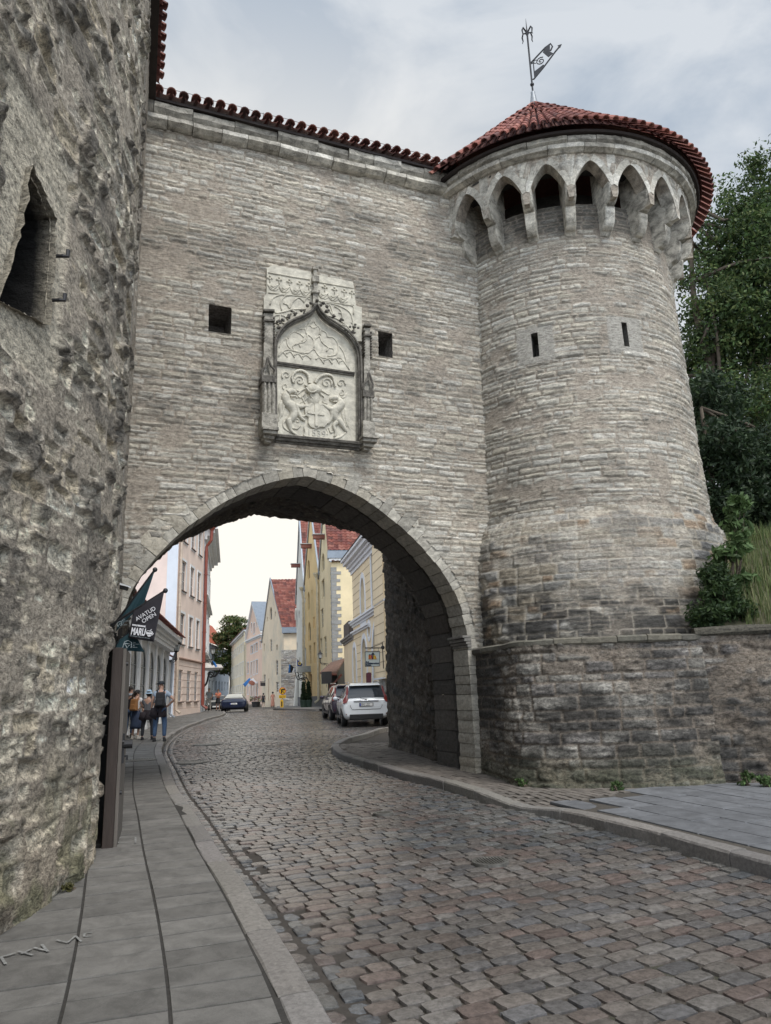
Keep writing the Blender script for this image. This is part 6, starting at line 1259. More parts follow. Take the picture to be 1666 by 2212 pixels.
fDs = Fac(D0, D0+np.array([9, .6])); mb = MB(); mb.add([fDs.pt(0, 0.8, 0), fDs.pt(9, .8, 0), fDs.pt(9, zeD, 0), fDs.pt(0, zeD, 0)], [(0, 1, 2, 3)]); mb.build('side_wall', MGG, hD)
zq = fDs.px(*d2(440, 1190))[1]; surface('stone_corner', np.arange(-.3, 6, .06), np.arange(gz(90), zq, .06), lambda U, V: (np.array([fDs.O[0], fDs.O[1], 0])+fDs.N*.10)+U[..., None]*fDs.D+V[..., None]*ZZ, lambda a, b: field(a, b, 75, pal=GREY*1.35, mort=(.30, .28, .25), hr=(.16, .36), lr=(.4, 1.0), amp=2, joint=.03), MSTONE, hD)
mb = MB(); strip(fDs, -.2, 9, zeD-.2, zeD+.5, -.2, .4, mb); mb.build('eave_gutter', MMT, hD); rdg = fD.pt(fD_.px(*d2(284, 575))[0], zaD, 0); pantiles('roof', fDs.pt(-.2, zeD+.45, .3), fDs.pt(9, zeD+.45, .3), rdg+fDs.D*10, rdg, MTILE, hD, pitch=.4, amp=.08)
# ---- E pink pedimented house
E0, E1 = onY(566, 1530, 105)[:2], onY(531, 1530, 117)[:2]; fE = Fac(E0, E1); zeE = fE.px(*d2(205, 1045))[1]; apx = fE.px(*d2(132, 790)); MPI = M('salmon pink stucco', (.82, .60, .47), .88, .1, .6)
hE = thing('pink_house', 'salmon pink house with a triangular pediment, white window frames and a blue grey metal roof', 'house', (E0[0], E0[1], gz(105))); hE['_inv'] = 1; holes = []
for (x0, x1, yt, yb, kd_) in ((133, 147, 955, 1050, 'arch'), (112, 123, 955, 1035, 'oval'), (159, 170, 935, 990, 'oval'), (110, 128, 1158, 1225, 'rect'), (134, 147, 1145, 1215, 'rect'), (153, 170, 1133, 1205, 'rect'), (190, 203, 1115, 1180, 'rect'), (78, 92, 1305, 1400, 'rect'), (110, 122, 1300, 1420, 'rect'), (134, 145, 1292, 1410, 'rect'), (155, 171, 1282, 1400, 'rect'), (82, 92, 1500, 1580, 'rect'), (108, 122, 1490, 1600, 'rect'), (133, 146, 1485, 1600, 'rect'), (155, 171, 1480, 1600, 'rect')):
    a0, a1, zb, zt_ = W1(fE, x0, x1, yt, yb, d2); holes.append(shape(a0, a1, zb, zt_, kd_))
panel(fE, [(0, 1.0), (fE.L, 1.0), (fE.L, zeE), (apx[0], apx[1]), (0, zeE)], holes, MPI, 'front_wall', hE, depth=.2)
for h in holes: window(fE, h, hE, depth=.18, bars=(1, 2), trim=MWHP, trimw=.13)
cornice(fE, 0, fE.L, zeE-.5, hE, MWHP, ((.1, .2), (.3, .2))); 
for (aa, s_) in ((0, -1), (fE.L, 1)):
    mb = MB(); q0, q1 = fE.pt(aa, zeE, 0), fE.pt(apx[0], apx[1], 0); mb.prism([q0, q1, q1+ZZ*.35, q0+ZZ*.35], fE.N*.3); mb.build('raking_cornice', MWHP, hE)
mb = MB(); 
for (aa) in (0, fE.L): mb.prism([fE.pt(aa, zeE+.3, .3), fE.pt(apx[0], apx[1]+.35, .3), fE.pt(apx[0], apx[1]+.35, -14), fE.pt(aa, zeE+.3, -14)], ZZ*.1)
mb.build('roof', MMT, hE)
# ---- F long cream house
F0, F1 = onY(531, 1530, 117.5)[:2], onY(497, 1530, 150)[:2]; fF = Fac(F0, F1); MCM = M('cream stucco', (.82, .71, .52), .88, .1, .5)
hF = thing('cream_house', 'long cream three storey house with rows of white windows beside the pink pedimented house', 'house', (F0[0], F0[1], gz(117))); hF['_inv'] = 1; zF = fF.px(*d1(1150, 1065))[1]; holes = []; r1 = (fF.px(*d1(1150, 1185))[1], fF.px(*d1(1150, 1125))[1]); r2 = (fF.px(*d1(1110, 1395))[1], fF.px(*d1(1110, 1300))[1]); r3 = (fF.px(*d1(1110, 1530))[1], fF.px(*d1(1110, 1470))[1])
for k in range(9):
    for r in (r1, r2, r3): a0 = fF.L*(k+.3)/9; holes.append(shape(a0, a0+fF.L/9*.42, *r))
panel(fF, [(0, 1.0), (fF.L, 1.0), (fF.L, zF), (0, zF)], holes, MCM, 'front_wall', hF, depth=.2)
for h in holes: window(fF, h, hF, depth=.18, bars=(1, 1), trim=MWHP, trimw=.12)
cornice(fF, 0, fF.L, zF, hF, MWHP, ((.2, .2), (.5, .25))); mb = MB(); mb.prism([fF.pt(-.2, zF+.45, .6), fF.pt(fF.L, zF+.45, .6), fF.pt(fF.L, zF+2.2, -4), fF.pt(-.2, zF+2.2, -4)], ZZ*.1); mb.build('roof', M('red brown roof', (.20, .09, .065), .8), hF)
pipe([fF.pt(.3, zF+.2, .3), fF.pt(.3, 2.2, .15)], .12, MPP, hF)
# ---- far houses closing the street
MBG = M('blue grey stucco', (.27, .31, .35), .88, .12, .5)
G0, G1 = onY(494, 1530, 168)[:2], onY(440, 1530, 140)[:2]; fG = Fac(G1, G0)
hG = thing('blue_grey_house', 'far blue grey house with an orange red roof where the street bends away', 'house', (G0[0], G0[1], gz(168))); hG['_inv'] = 1; zg = fG.px(*d1(925, 1150))[1]; holes = []
for k in range(8):
    for zz in (3.6, 7.0, 10.4, 13.8): 
        if zz+2 < zg: holes.append(shape(fG.L*(k+.3)/8, fG.L*(k+.3)/8+1.4, zz, zz+2.0))
panel(fG, [(0, 1.0), (fG.L, 1.0), (fG.L, zg), (0, zg)], holes, MBG, 'front_wall', hG, depth=.2)
for h in holes: window(fG, h, hG, depth=.18, bars=(1, 1))
mb = MB(); mb.prism([fG.pt(-.2, zg, .4), fG.pt(fG.L, zg, .4), fG.pt(fG.L, zg+5.5, -4), fG.pt(-.2, zg+5.5, -4)], ZZ*.1); mb.build('roof', M('orange red roof tiles', (.40, .10, .05), .8), hG)
# right kerb in front of the three houses
KR = np.array([onY(*d2(330, 1722), 62)[:2], onY(*d2(560, 1722), 56)[:2], onY(*d2(735, 1728), 52.5)[:2]]); KRs = np.array([0, np.linalg.norm(KR[1]-KR[0]), np.linalg.norm(KR[1]-KR[0])+np.linalg.norm(KR[2]-KR[1])])
kerb('kerb', KR, KRs, 0.05, KRs[-1]-1.2, -1 if False else 1, .25, lambda y: .13, 43, 'stone kerb in front of the three gabled houses')
mb = MB(); q = [(*KR[0], 0), (*KR[1], 0), (*KR[2], 0), (-1.6, 53, 0), (-4.3, 56, 0), (-5.98, 64, 0), (-8.3, 73, 0), (-11, 84, 0), (-13, 86, 0)]; mb.add([(x, y, gz(y)+.125) for x, y, _ in q], [tuple(range(len(q)))]); tag(mb.build('pavement', M('grey far pavement', (.17, .165, .16), .85, .2, 3)), 'grey pavement in front of the three gabled houses', 'pavement', kind='structure')
# ================================================================== PLANTS
def leafmat(name, rough=.55):
    if name in MATS: return MATS[name]
    m, t, b = mat_base(name); at = t.nodes.new('ShaderNodeAttribute'); at.attribute_name = 'Col'; t.links.new(at.outputs['Color'], b.inputs['Base Color']); b.inputs['Roughness'].default_value = rough; b.inputs['Specular IOR Level'].default_value = .3
    tr = t.nodes.new('ShaderNodeBsdfTranslucent'); t.links.new(at.outputs['Color'], tr.inputs[0]); mx = t.nodes.new('ShaderNodeMixShader'); mx.inputs[0].default_value = .28; o = t.nodes['Material Output']; t.links.new(b.outputs[0], mx.inputs[1]); t.links.new(tr.outputs[0], mx.inputs[2]); t.links.new(mx.outputs[0], o.inputs[0])
    MATS[name] = m; return m
MLEAF = leafmat('green leaves'); MBARK = M('grey brown bark', (.09, .07, .05), .9, .4, 6, bump=.6)
def leaves(name, clumps, per, size, pal, parent, seed, mat=None, flat=.0):
    """clumps: (x,y,z,r); one quad pair per leaf"""
    r = np.random.default_rng(seed); C = np.repeat(np.array(clumps), per, 0); n = len(C); d = r.normal(0, 1, (n, 3)); d /= np.linalg.norm(d, axis=1, keepdims=True); P = C[:, :3]+d*(C[:, 3:4]*r.random((n, 1))**.45)*np.array([1, 1, .7])
    a = r.normal(0, 1, (n, 3)); a /= np.linalg.norm(a, axis=1, keepdims=True); u = r.normal(0, 1, (n, 3)); b = np.cross(a, u); b /= np.linalg.norm(b, axis=1, keepdims=True)
    s = size*r.uniform(.6, 1.35, (n, 1)); nn = np.cross(a, b)
    V = np.stack([P-a*s, P-b*s*.42+nn*s*.12, P+a*s, P+b*s*.42+nn*s*.12], 1).reshape(-1, 3)
    Fq = np.arange(n*4).reshape(n, 4); ci = r.integers(0, len(pal), n); cl = np.array(pal)[ci]*r.uniform(.75, 1.25, (n, 1)); cc = np.repeat(hsh(np.arange(len(clumps)), 4)*.5+.75, per)[:, None]; return mesh_np(name, V, Fq, mat or MLEAF, parent, np.repeat(cl*cc, 4, 0), smooth=False)
def tree(label, base, trunk, limbs, ells, nclump, per, lsize, pal, seed, cr=.55, cat='tree', name='tree', group=None):
    t = thing(name, label, cat, tuple(base), 0, group); t['_inv'] = 1; mb = MB(); r = np.random.default_rng(seed)
    m = len(trunk); mb.tube(catmull(trunk, 5), list(np.interp(np.linspace(0, 1, (m-1)*5+1), [0, 1], limbs['r'])), 9)
    cl = []; vol = np.array([e[3]*e[4]*e[5] for e in ells]); pr = vol/vol.sum()
    for k in range(nclump):
        e = ells[r.choice(len(ells), p=pr)]; d = r.normal(0, 1, 3); d /= np.linalg.norm(d); q = d*r.random()**.38; c = np.array([e[0]+q[0]*e[3], e[1]+q[1]*e[4], e[2]+q[2]*e[5]]); cl.append((*c, cr*r.uniform(.6, 1.3)))
    for k in range(limbs['n']):
        c = np.array(cl[r.integers(len(cl))][:3]); T_ = catmull(trunk, 5); j = r.integers(len(T_)//4, len(T_)); s = np.array(T_[j]); 
        if c[2] < s[2]: c = c+ZZ*(s[2]-c[2])*.8
        mid = (s+c)/2+r.normal(0, .3, 3); mb.tube(catmull([s, mid, c], 4), list(np.linspace(limbs['r'][0]*.35, .03, 9)), 5)
    mb.build('trunk', MBARK, t, smooth=True); leaves('crown', cl, per, lsize, pal, t, seed+1); return t
GRN = [(.055, .095, .03), (.07, .12, .035), (.045, .08, .03), (.09, .135, .045), (.04, .065, .03), (.12, .15, .05)]
DGR = [(.035, .06, .028), (.028, .05, .024), (.045, .07, .03), (.022, .038, .02)]
E = lambda px, py, Y, rx, ry, rz: (*onY(px, py, Y), rx, ry, rz)
bT = onY(1592, 1180, 24); tr_ = [bT-ZZ*1.5, bT+ZZ*2, bT+np.array([.1, 0, 5.5]), bT+np.array([-.2, 0, 9]), bT+np.array([.2, 0, 13])]
tree('tall leafy maple tree rising behind the round turret, its crown reaching the upper right sky', bT-ZZ*1.5, tr_, dict(r=(.26, .05), n=16),
    [E(1612, 400, 24, 1.15, 1.6, 1.3), E(1640, 520, 24, 2.2, 2.0, 1.6), E(1580, 560, 24.5, 1.3, 1.6, 1.5), E(1605, 680, 24, 2.1, 2.2, 1.6), E(1560, 780, 24.5, 1.4, 1.6, 1.5), E(1680, 640, 24, 2.0, 2, 2.2), E(1590, 890, 24, 1.7, 2, 1.3), E(1720, 480, 24, 2, 2, 2), E(1750, 760, 24, 2, 2, 1.2), E(1515, 640, 24.5, 1.0, 1.4, 1.5), E(1515, 800, 24.5, 1.0, 1.4, 1.2), E(1540, 930, 24.5, 1.0, 1.2, .9)], 1150, 62, .085, GRN, 70)
bT2 = onY(1560, 1190, 19); tree('dark dense evergreen tree low behind the turret footing', bT2-ZZ*1.2, [bT2-ZZ*1.2, bT2+ZZ*1.5, bT2+ZZ*4.0], dict(r=(.14, .04), n=8),
    [E(1560, 1000, 19, .95, 1.0, 1.3), E(1585, 1120, 19, 1.3, 1.2, .9), E(1655, 1010, 20, .8, 1.2, 1.2), E(1650, 1130, 19.5, 1.4, 1.2, .7), E(1545, 880, 20, .7, 1.0, 1.1)], 420, 60, .085, DGR, 72, cr=.42)
bT3 = onY(1700, 1190, 30); tree('shadowy tree farther back at the right edge', bT3-ZZ*1.2, [bT3-ZZ*1.2, bT3+ZZ*4, bT3+ZZ*9], dict(r=(.3, .08), n=14),
    [E(1655, 1010, 30, 1.6, 2, 1.8), E(1720, 900, 30, 2.2, 2, 2.4), E(1650, 1120, 30, 2.2, 2, 1.2), E(1590, 1150, 30, 1.8, 2, .9)], 340, 60, .13, DGR, 74, cr=.7)
bF = onY(500, 1500, 150); tree('leafy tree rising over the far end of the street beside the cream house', (bF[0], bF[1], gz(150)), [(bF[0], bF[1], .6), (bF[0], bF[1], 6), (bF[0]+.3, bF[1], 12)], dict(r=(.5, .15), n=16),
    [E(507, 1350, 150, 2.5, 3, 2.0), E(492, 1380, 150, 3.2, 3, 2.4), E(487, 1425, 150, 2.4, 3, 3.0), E(522, 1372, 152, 2.6, 3, 1.8)], 200, 60, .26, [(.05, .09, .03), (.07, .115, .035), (.10, .12, .04), (.13, .12, .05)], 76, cr=1.0)
# grassy bank above the retaining wall
hx = np.linspace(4.95, 18, 50); hy = np.linspace(10.7, 24, 50); X, Y = np.meshgrid(hx, hy, indexing='ij')
yb = 11.1-(X-4.5)*.30
Z = 2.28+np.clip(Y-yb, 0, None)*.62*(1-.35*sst(3, 10, Y-yb))+.25*(fbm(X*.9, Y*.9, 3, 4)-.5)-sst(1.2, 0, X-4.4-(Y-11)*.10)*0.1
Z = np.minimum(Z, 4.2); m = (Y < yb-.05)
I = np.arange(X.size).reshape(X.shape); q = np.stack([I[:-1, :-1], I[1:, :-1], I[1:, 1:], I[:-1, 1:]], -1)
Zb = np.where(Y < yb, 2.2, Z); tag(mesh_np('bank', np.stack([X, np.maximum(Y, yb), Zb], -1).reshape(-1, 3), q.reshape(-1, 4), M('bank soil', (.10, .095, .055), .95, .4, 4, bump=.5)), 'sloping earth bank above the retaining wall', 'bank', kind='structure')
def bankz(x, y): yb_ = 11.1-(x-4.5)*.30; return np.minimum(2.28+np.clip(y-yb_, 0, None)*.62*(1-.35*sst(3, 10, y-yb_))+.25*(fbm(x*.9, y*.9, 3, 4)-.5), 4.2)
def blades(name, X, Y, Zf, h, pal, seed, wd=.010, label='', parent=None, lean=.35):
    r = np.random.default_rng(seed); n = len(X); H = h*r.uniform(.5, 1.2, n); a = r.uniform(0, 6.28, n); le = r.uniform(0, lean, n)*H; dx, dy = np.cos(a)*le, np.sin(a)*le; w_ = wd; pa_ = r.uniform(0, 6.28, n); wx, wy = np.cos(pa_)*w_, np.sin(pa_)*w_
    Z = Zf-.03; P = [np.stack([X-wx, Y-wy, Z], 1), np.stack([X+wx, Y+wy, Z], 1), np.stack([X+dx*.35+wx*.7, Y+dy*.35+wy*.7, Z+H*.6], 1), np.stack([X+dx*.35-wx*.7, Y+dy*.35-wy*.7, Z+H*.6], 1), np.stack([X+dx+wx*.15, Y+dy+wy*.15, Z+H], 1), np.stack([X+dx-wx*.15, Y+dy-wy*.15, Z+H], 1)]
    V = np.stack(P, 1).reshape(-1, 3); b = np.arange(n)[:, None]*6; Fq = np.concatenate([b+np.array([0, 1, 2, 3]), b+np.array([3, 2, 4, 5])]); c = np.repeat(np.array(pal)[r.integers(0, len(pal), n)]*r.uniform(.7, 1.3, (n, 1)), 6, 0); o = mesh_np(name, V, Fq, MLEAF, parent, c, smooth=False); return o
r = np.random.default_rng(5); n = 15000; X = r.uniform(5.25, 10.5, n); Y = 11.1-(X-4.5)*.30+r.uniform(.05, 5.0, n); k = fbm(X*1.2, Y*1.2, 3, 9) > .40; X, Y = X[k], Y[k]
tag(blades('grass', X, Y, bankz(X, Y), .33, [(.10, .14, .045), (.13, .17, .055), (.07, .11, .035), (.22, .21, .11), (.15, .18, .07)], 6, wd=.006), 'tall unmown grass with pale seed heads on the bank above the retaining wall', 'grass', kind='stuff')
def shrub(name, label, cat, ells, n, per, ls, pal, seed, base, stems=6, cr=.16, group=None):
    t = thing(name, label, cat, tuple(base), 0, group); t['_inv'] = 1; r = np.random.default_rng(seed); cl = []
    for k in range(n): e = ells[r.integers(len(ells))]; d = r.normal(0, 1, 3); d /= np.linalg.norm(d); q = d*r.random()**.4; cl.append((e[0]+q[0]*e[3], e[1]+q[1]*e[4], e[2]+q[2]*e[5], cr*r.uniform(.6, 1.3)))
    mb = MB()
    for k in range(stems): c = np.array(cl[r.integers(len(cl))][:3]); b = np.array(base)+r.normal(0, .03, 3)*np.array([1, 1, 0]); mb.tube(catmull([b, (b+c)/2+r.normal(0, .06, 3), c], 3), [.014]*4+[.008]*3, 5)
    mb.build('stems', MBARK, t); leaves('foliage', cl, per, ls, pal, t, seed+1); return t
SY = 11.35
shrub('shrub', 'dense dark green shrub hanging over the retaining wall beside the turret footing', 'shrub', [E(1530, 1330, SY, .22, .3, .2), E(1560, 1285, SY+.1, .28, .3, .26), E(1545, 1245, SY+.3, .2, .25, .2), E(1590, 1320, SY, .22, .25, .16)], 150, 42, .042, [(.03, .055, .022), (.04, .07, .027), (.055, .09, .03)], 81, onY(1560, 1355, SY), 10)
MP = [(.06, .10, .035), (.08, .13, .045), (.10, .16, .06)]
shrub('maple_sapling', 'slender young maple with broad lobed leaves standing between the turret and the grassy bank', 'young tree', [E(1582, 1120, 11.9, .10, .12, .30), E(1600, 1165, 11.9, .22, .2, .18), E(1575, 1200, 11.9, .22, .2, .16), E(1600, 1090, 11.9, .1, .1, .14), E(1600, 1255, 11.8, .22, .2, .14)], 60, 16, .075, MP, 83, onY(1590, 1330, 11.9), 12)
for i, (px, py, rr, lb) in enumerate(((1130, 1690, .07, 'small green weed at the foot of the base wall near the arch pier'), (1610, 1688, .10, 'leafy weed in the corner by the retaining wall'), (1415, 1688, .11, 'bushy weed with broad leaves at the middle of the base wall foot'), (1330, 1698, .06, 'low creeping weed left of the bushy weed'), (1655, 1690, .10, 'dark weed at the right edge foot of the retaining wall'), (855, 1600, .07, 'straggly weed at the foot of the far arch pier'))):
    g_ = G(px, py+8, .12); g_[1] -= .03; shrub('weed', lb, 'weed', [(g_[0], g_[1], g_[2]+rr*.8, rr*1.4, rr*.7, rr)], 12, 22, .028, MP, 90+i, g_, 4, .05, 'weeds along the wall foot')
gq = G(140, 1925, .1); shrub('weed', 'yellowish tuft at the foot of the rough tower', 'weed', [(gq[0], gq[1], gq[2]+.03, .07, .05, .03)], 8, 14, .02, [(.16, .15, .06), (.12, .12, .05)], 99, gq, 2, .03, 'weeds along the wall foot')
# ivy spray on the base wall
# ================================================================== FLAGS at the museum door
def z8(x, y): return (400+x/5.553)*K, (2350+y/5.553)*K
def z3(x, y): return (330+x/3.6875)*K, (2150+y/3.6875)*K
MFB = M('black flag cloth', (.022, .020, .026), .8, .2, 3); MFT = M('dark teal flag cloth', (.010, .040, .052), .8, .2, 3); MWT = M('white print', (.75, .75, .78), .7, .05); MWTD = M('faded white print', (.42, .48, .50), .7, .05)
def cloth(name, quad, cv, Y, mat, parent, wav=.025, n=16, ph=0):
    a, b, c, d = [np.array(cv(*p)) for p in quad]; V = []
    for i in range(n+1):
        for j in range(n+1):
            s, t = i/n, j/n; p = (a*(1-s)+b*s)*(1-t)+(d*(1-s)+c*s)*t; V.append(onY(p[0], p[1], Y+wav*math.sin(s*7+t*2.2+ph)*(.3+t)))
    Fq = [(i*(n+1)+j, (i+1)*(n+1)+j, (i+1)*(n+1)+j+1, i*(n+1)+j+1) for i in range(n) for j in range(n)]
    o = mesh_np(name, np.array(V), np.array(Fq), mat, parent, smooth=True); s = o.modifiers.new('cloth thickness', 'SOLIDIFY'); s.thickness = .004; s.offset = 0; return o
def ptext(name, txt, cv, p0, p1, hpx, Y, mat, parent, sx=1.0, bold=0, sp=1.0):
    a = onY(*cv(*p0), Y); b = onY(*cv(*p1), Y); up_ = onY(*cv(p0[0]+0, p0[1]-hpx), Y); h = np.linalg.norm(up_-a); X = b-a; X[1] = 0; Z_ = np.cross(X, np.array([0, 1.0, 0])); Z_ = Z_ if Z_[2] > 0 else -Z_
    o = text_mesh(name, txt, h/.70, mat, a, X, Z_, parent, depth=.001, bold=bold, spacing=sp, sx=1.0); me = o.data; vs = np.array([v.co for v in me.vertices]); Xn = X/np.linalg.norm(X); w_ = ((vs-a)@Xn).max(); k = np.linalg.norm(X)/w_
    for v in me.vertices: d = Vector(v.co)-Vector(a); q = d.dot(Vector(Xn)); v.co = Vector(v.co)+Vector(Xn)*q*(k-1)
    return o
def pline(mb, P, cv, Y, r): mb.tube([onY(*cv(*p), Y) for p in P], r, 4)
FY = 8.02
def flagpole(parent, p0, p1, cv, Y0, Y1, r=.014, ball=True):
    mb = MB(); a, b = onY(*cv(*p0), Y0), onY(*cv(*p1), Y1); mb.tube([a, b], r, 7)
    if ball: mb.ell(b, r*2.0, r*2.0, r*2.0, 8, 6)
    mb.build('pole', MIR, parent)
t = thing('flag', 'black cafe flag reading AVATUD OPEN on a slanting pole above the museum door', 'flag', tuple(onY(*z8(150, 830), FY)), 0, 'flags on slanting poles above the museum door'); t['_inv'] = 1
flagpole(t, (150, 830), (1440, 15), z8, FY, FY); cloth('banner', [(735, 440), (1412, 42), (1182, 1146), (622, 1060)], z8, FY-.01, MFB, t, wav=.012)
ty = FY-.035
ptext('lettering', 'AVATUD', z8, (805, 693), (1232, 432), 92, ty, MWT, t); ptext('lettering', 'OPEN', z8, (940, 740), (1240, 562), 88, ty, MWT, t); ptext('lettering', 'KATUSEKOHVIK', z8, (708, 786), (1008, 826), 30, ty, MWT, t, bold=.002); ptext('lettering', 'MARU', z8, (668, 978), (985, 1010), 152, ty, MWT, t, bold=.0035)
ptext('lettering', 'HOMMIKUSÖÖK  LÕUNASÖÖK  ÕHTUSÖÖK', z8, (658, 1014), (1098, 1078), 11, ty, MWTD, t)
mb = MB(); mb.prism([onY(*z8(*p), ty-.002) for p in ((1008, 925), (1082, 940), (1160, 938), (1140, 990), (1105, 1030), (1060, 1032), (1022, 990))], (0, .003, 0)); pline(mb, [(1150, 950), (1175, 965), (1160, 990), (1125, 1000)], z8, ty-.002, .004); pline(mb, [(1090, 918), (1110, 900), (1115, 890), (1133, 870)], z8, ty-.002, .005); pline(mb, [(1008, 920), (1040, 905), (1100, 905), (1160, 932)], z8, ty-.002, .003); mb.build('cup_emblem', MWT, t)
mb = MB()
for x in (1035, 1075, 1120): mb.ell(onY(*z8(x, 985), ty-.006), .006, .002, .006, 6, 4)
mb.build('cup_dots', MFB, t)
def museumflag(label, quad, pole, lg, lt, Y, cv=z3, base=None):
    t = thing('flag', label, 'flag', tuple(onY(*cv(*pole[0]), Y)), 0, 'flags on slanting poles above the museum door'); t['_inv'] = 1; flagpole(t, *pole, cv, Y, Y); cloth('banner', quad, cv, Y-.01, MFT, t, ph=2, wav=.015); ty = Y-.05
    mb = MB(); 
    for P in lg: pline(mb, P, cv, ty, .004)
    mb.build('museum_emblem', MWTD, t)
    for (tx, p0, p1) in lt: ptext('lettering', tx, cv, p0, p1, 12, ty, MWTD, t)
    return t
# fourth-image coordinates (z8) converted: z3 px = (z8 px/5.553+70 , z8 px/5.553+200)*3.6875
zz = lambda x, y: ((x/5.553+70)*3.6875, (y/5.553+200)*3.6875)
museumflag('large dark teal museum flag behind the black cafe flag, its pole tip highest', [(528, 1190), (1058, 452), (905, 915), (482, 1352)], ((430, 1290), (1062, 440)), [[(500, 1240), (512, 1215), (580, 1195), (585, 1175)], [(505, 1245), (518, 1280), (540, 1235), (570, 1210), (560, 1270)]], [('Meremuuseum', (590, 1200), (692, 1196)), ('Eesti', (590, 1172), (620, 1170)), ('PAKS', (580, 1228), (605, 1228)), ('Margareeta', (572, 1256), (650, 1252))], FY+.16)
museumflag('lower dark teal museum flag with a white outline emblem, hanging under the black flag', [(500, 1500), (740, 1330), (905, 1650), (478, 1612)], ((475, 1560), (700, 1320)), [[(600, 1535), (615, 1500), (665, 1480), (718, 1508), (665, 1530), (610, 1520)], [(588, 1585), (600, 1535), (630, 1545), (650, 1590), (680, 1548), (718, 1540), (708, 1588)], [(718, 1508), (714, 1545)]], [('Eesti', (742, 1512), (775, 1516)), ('Meremuuseum', (738, 1535), (832, 1538)), ('PAKS', (735, 1560), (762, 1562)), ('Margareeta', (728, 1582), (802, 1584))], FY+.08)
t = thing('security_camera', 'small white security camera on the wall above the museum flags', 'camera', tuple(onY(*z3(520, 680), 9.3))); t['_inv'] = 1; mb = MB(); P = [onY(*z3(*p), 9.3) for p in ((515, 622), (655, 668), (628, 740), (510, 712))]; mb.prism(P, (0, .09, 0)); mb.build('housing', M('dark camera body', (.03, .03, .033), .4), t, bevel=.01); mb = MB(); P = [onY(*z3(*p), 9.28) for p in ((512, 622), (520, 655), (660, 690), (655, 668))]; mb.prism(P, (0, .13, 0)); mb.build('sun_shield', M('white camera shield', (.7, .72, .74), .4), t); mb = MB(); mb.tube([onY(*z3(450, 690), 9.5), onY(*z3(520, 690), 9.35)], .02, 6); mb.build('arm', MIR, t)
# ================================================================== LANTERNS
MLG = M('frosted lantern glass', (.45, .47, .46), .25, .1)
def lantern(label, top, bot, wall, cv, Y, Yw):
    a, b, c = onY(*cv(*top), Y), onY(*cv(*bot), Y), onY(*cv(*wall), Yw); h = a[2]-b[2]; t = thing('wall_lantern', label, 'lantern', tuple(c), 0, 'old style street lanterns on wall brackets'); t['_inv'] = 1; z = lambda k: (a[0], a[1], b[2]+h*k)
    mb = MB(); mb.lathe((a[0], a[1], b[2]), [(h*.10, h*.36), (h*.155, h*.66)], 6); mb.build('glass', MLG, t)
    mb = MB(); mb.lathe((a[0], a[1], b[2]), [(h*.20, h*.655), (h*.2, h*.68), (h*.07, h*.80), (h*.07, h*.84), (h*.03, h*.88), (h*.04, h*.91), (.005, h)], 6); mb.build('cap', MIR, t)
    mb = MB(); mb.lathe((a[0], a[1], b[2]), [(.02, h*.0), (h*.035, h*.05), (h*.03, h*.3), (h*.105, h*.345), (h*.11, h*.37), (h*.02, h*.37)], 6)
    for k in range(6): q = k*math.pi/3; mb.tube([(a[0]+h*.102*math.cos(q), a[1]+h*.102*math.sin(q), b[2]+h*.36), (a[0]+h*.157*math.cos(q), a[1]+h*.157*math.sin(q), b[2]+h*.66)], h*.012, 4)
    mb.build('frame', MIR, t); mb = MB(); mb.tube([b+ZZ*.02, c+ZZ*.02], h*.025, 5); d = c-b; mb.tube(catmull([b, b+d*.3-ZZ*h*.10, b+d*.6-ZZ*h*.02, b+d*.8-ZZ*h*.16, c-ZZ*h*.2], 4), h*.018, 5); mb.tube([b+d*.45+d/np.linalg.norm(d)*h*.06*math.cos(q)+ZZ*(-h*.06+h*.06*math.sin(q)) for q in np.linspace(0, 6, 9)], h*.012, 4); mb.build('bracket', MIR, t)
lantern('black wall lantern with frosted panes at the end of the low annex', (614, 1075), (612, 1262), (518, 1280), d1, 40.5, 41); lantern('black wall lantern beyond the red drainpipe near the far visitors', (902, 1135), (895, 1262), (828, 1270), d1, 56, 57); lantern('black wall lantern on the yellow gabled house above the shingled porch', (720, 1188), (724, 1308), (795, 1318), d2, 54.8, 56)
# ================================================================== SIGNS
MSB = M('pale sign board', (.55, .60, .57), .5, .05)
t = thing('hanging_sign', 'pale hanging sign reading Eesti Lastekirjanduse Keskus on an iron bracket of the gothic house', 'sign', tuple(onY(*d2(1275, 1175), 35))); t['_inv'] = 1; SYY = 34.5
P = [onY(*d2(*p), SYY) for p in ((1116, 1207), (1245, 1204), (1245, 1334), (1118, 1338))]; mb = MB(); mb.prism(P, (0, .05, 0)); mb.build('board', MSB, t); mb = MB()
for i in range(4): mb.tube([P[i]-np.array([0, .02, 0]), P[(i+1) % 4]-np.array([0, .02, 0])], .013, 5)
mb.build('board_frame', MIR, t); mb = MB(); pline(mb, [(1115, 1174), (1282, 1174)], d2, SYY, .025); pline(mb, [(1165, 1172), (1270, 1132)], d2, SYY, .012); pline(mb, [(1268, 1120), (1278, 1355)], d2, SYY, .02); pline(mb, [(1132, 1175), (1132, 1206)], d2, SYY, .01); pline(mb, [(1232, 1175), (1232, 1206)], d2, SYY, .01); mb.ell(onY(*d2(1272, 1170), SYY), .09, .05, .09); mb.build('bracket', MIR, t)
INK = M('dark blue ink', (.03, .05, .09), .7); ty = SYY-.02
ptext('lettering', 'Eesti', d2, (1124, 1302), (1152, 1302), 11, ty, INK, t, bold=.008); ptext('lettering', 'Lastekirjanduse', d2, (1124, 1316), (1240, 1313), 11, ty, INK, t, bold=.008); ptext('lettering', 'Keskus', d2, (1124, 1330), (1170, 1329), 11, ty, INK, t, bold=.008)
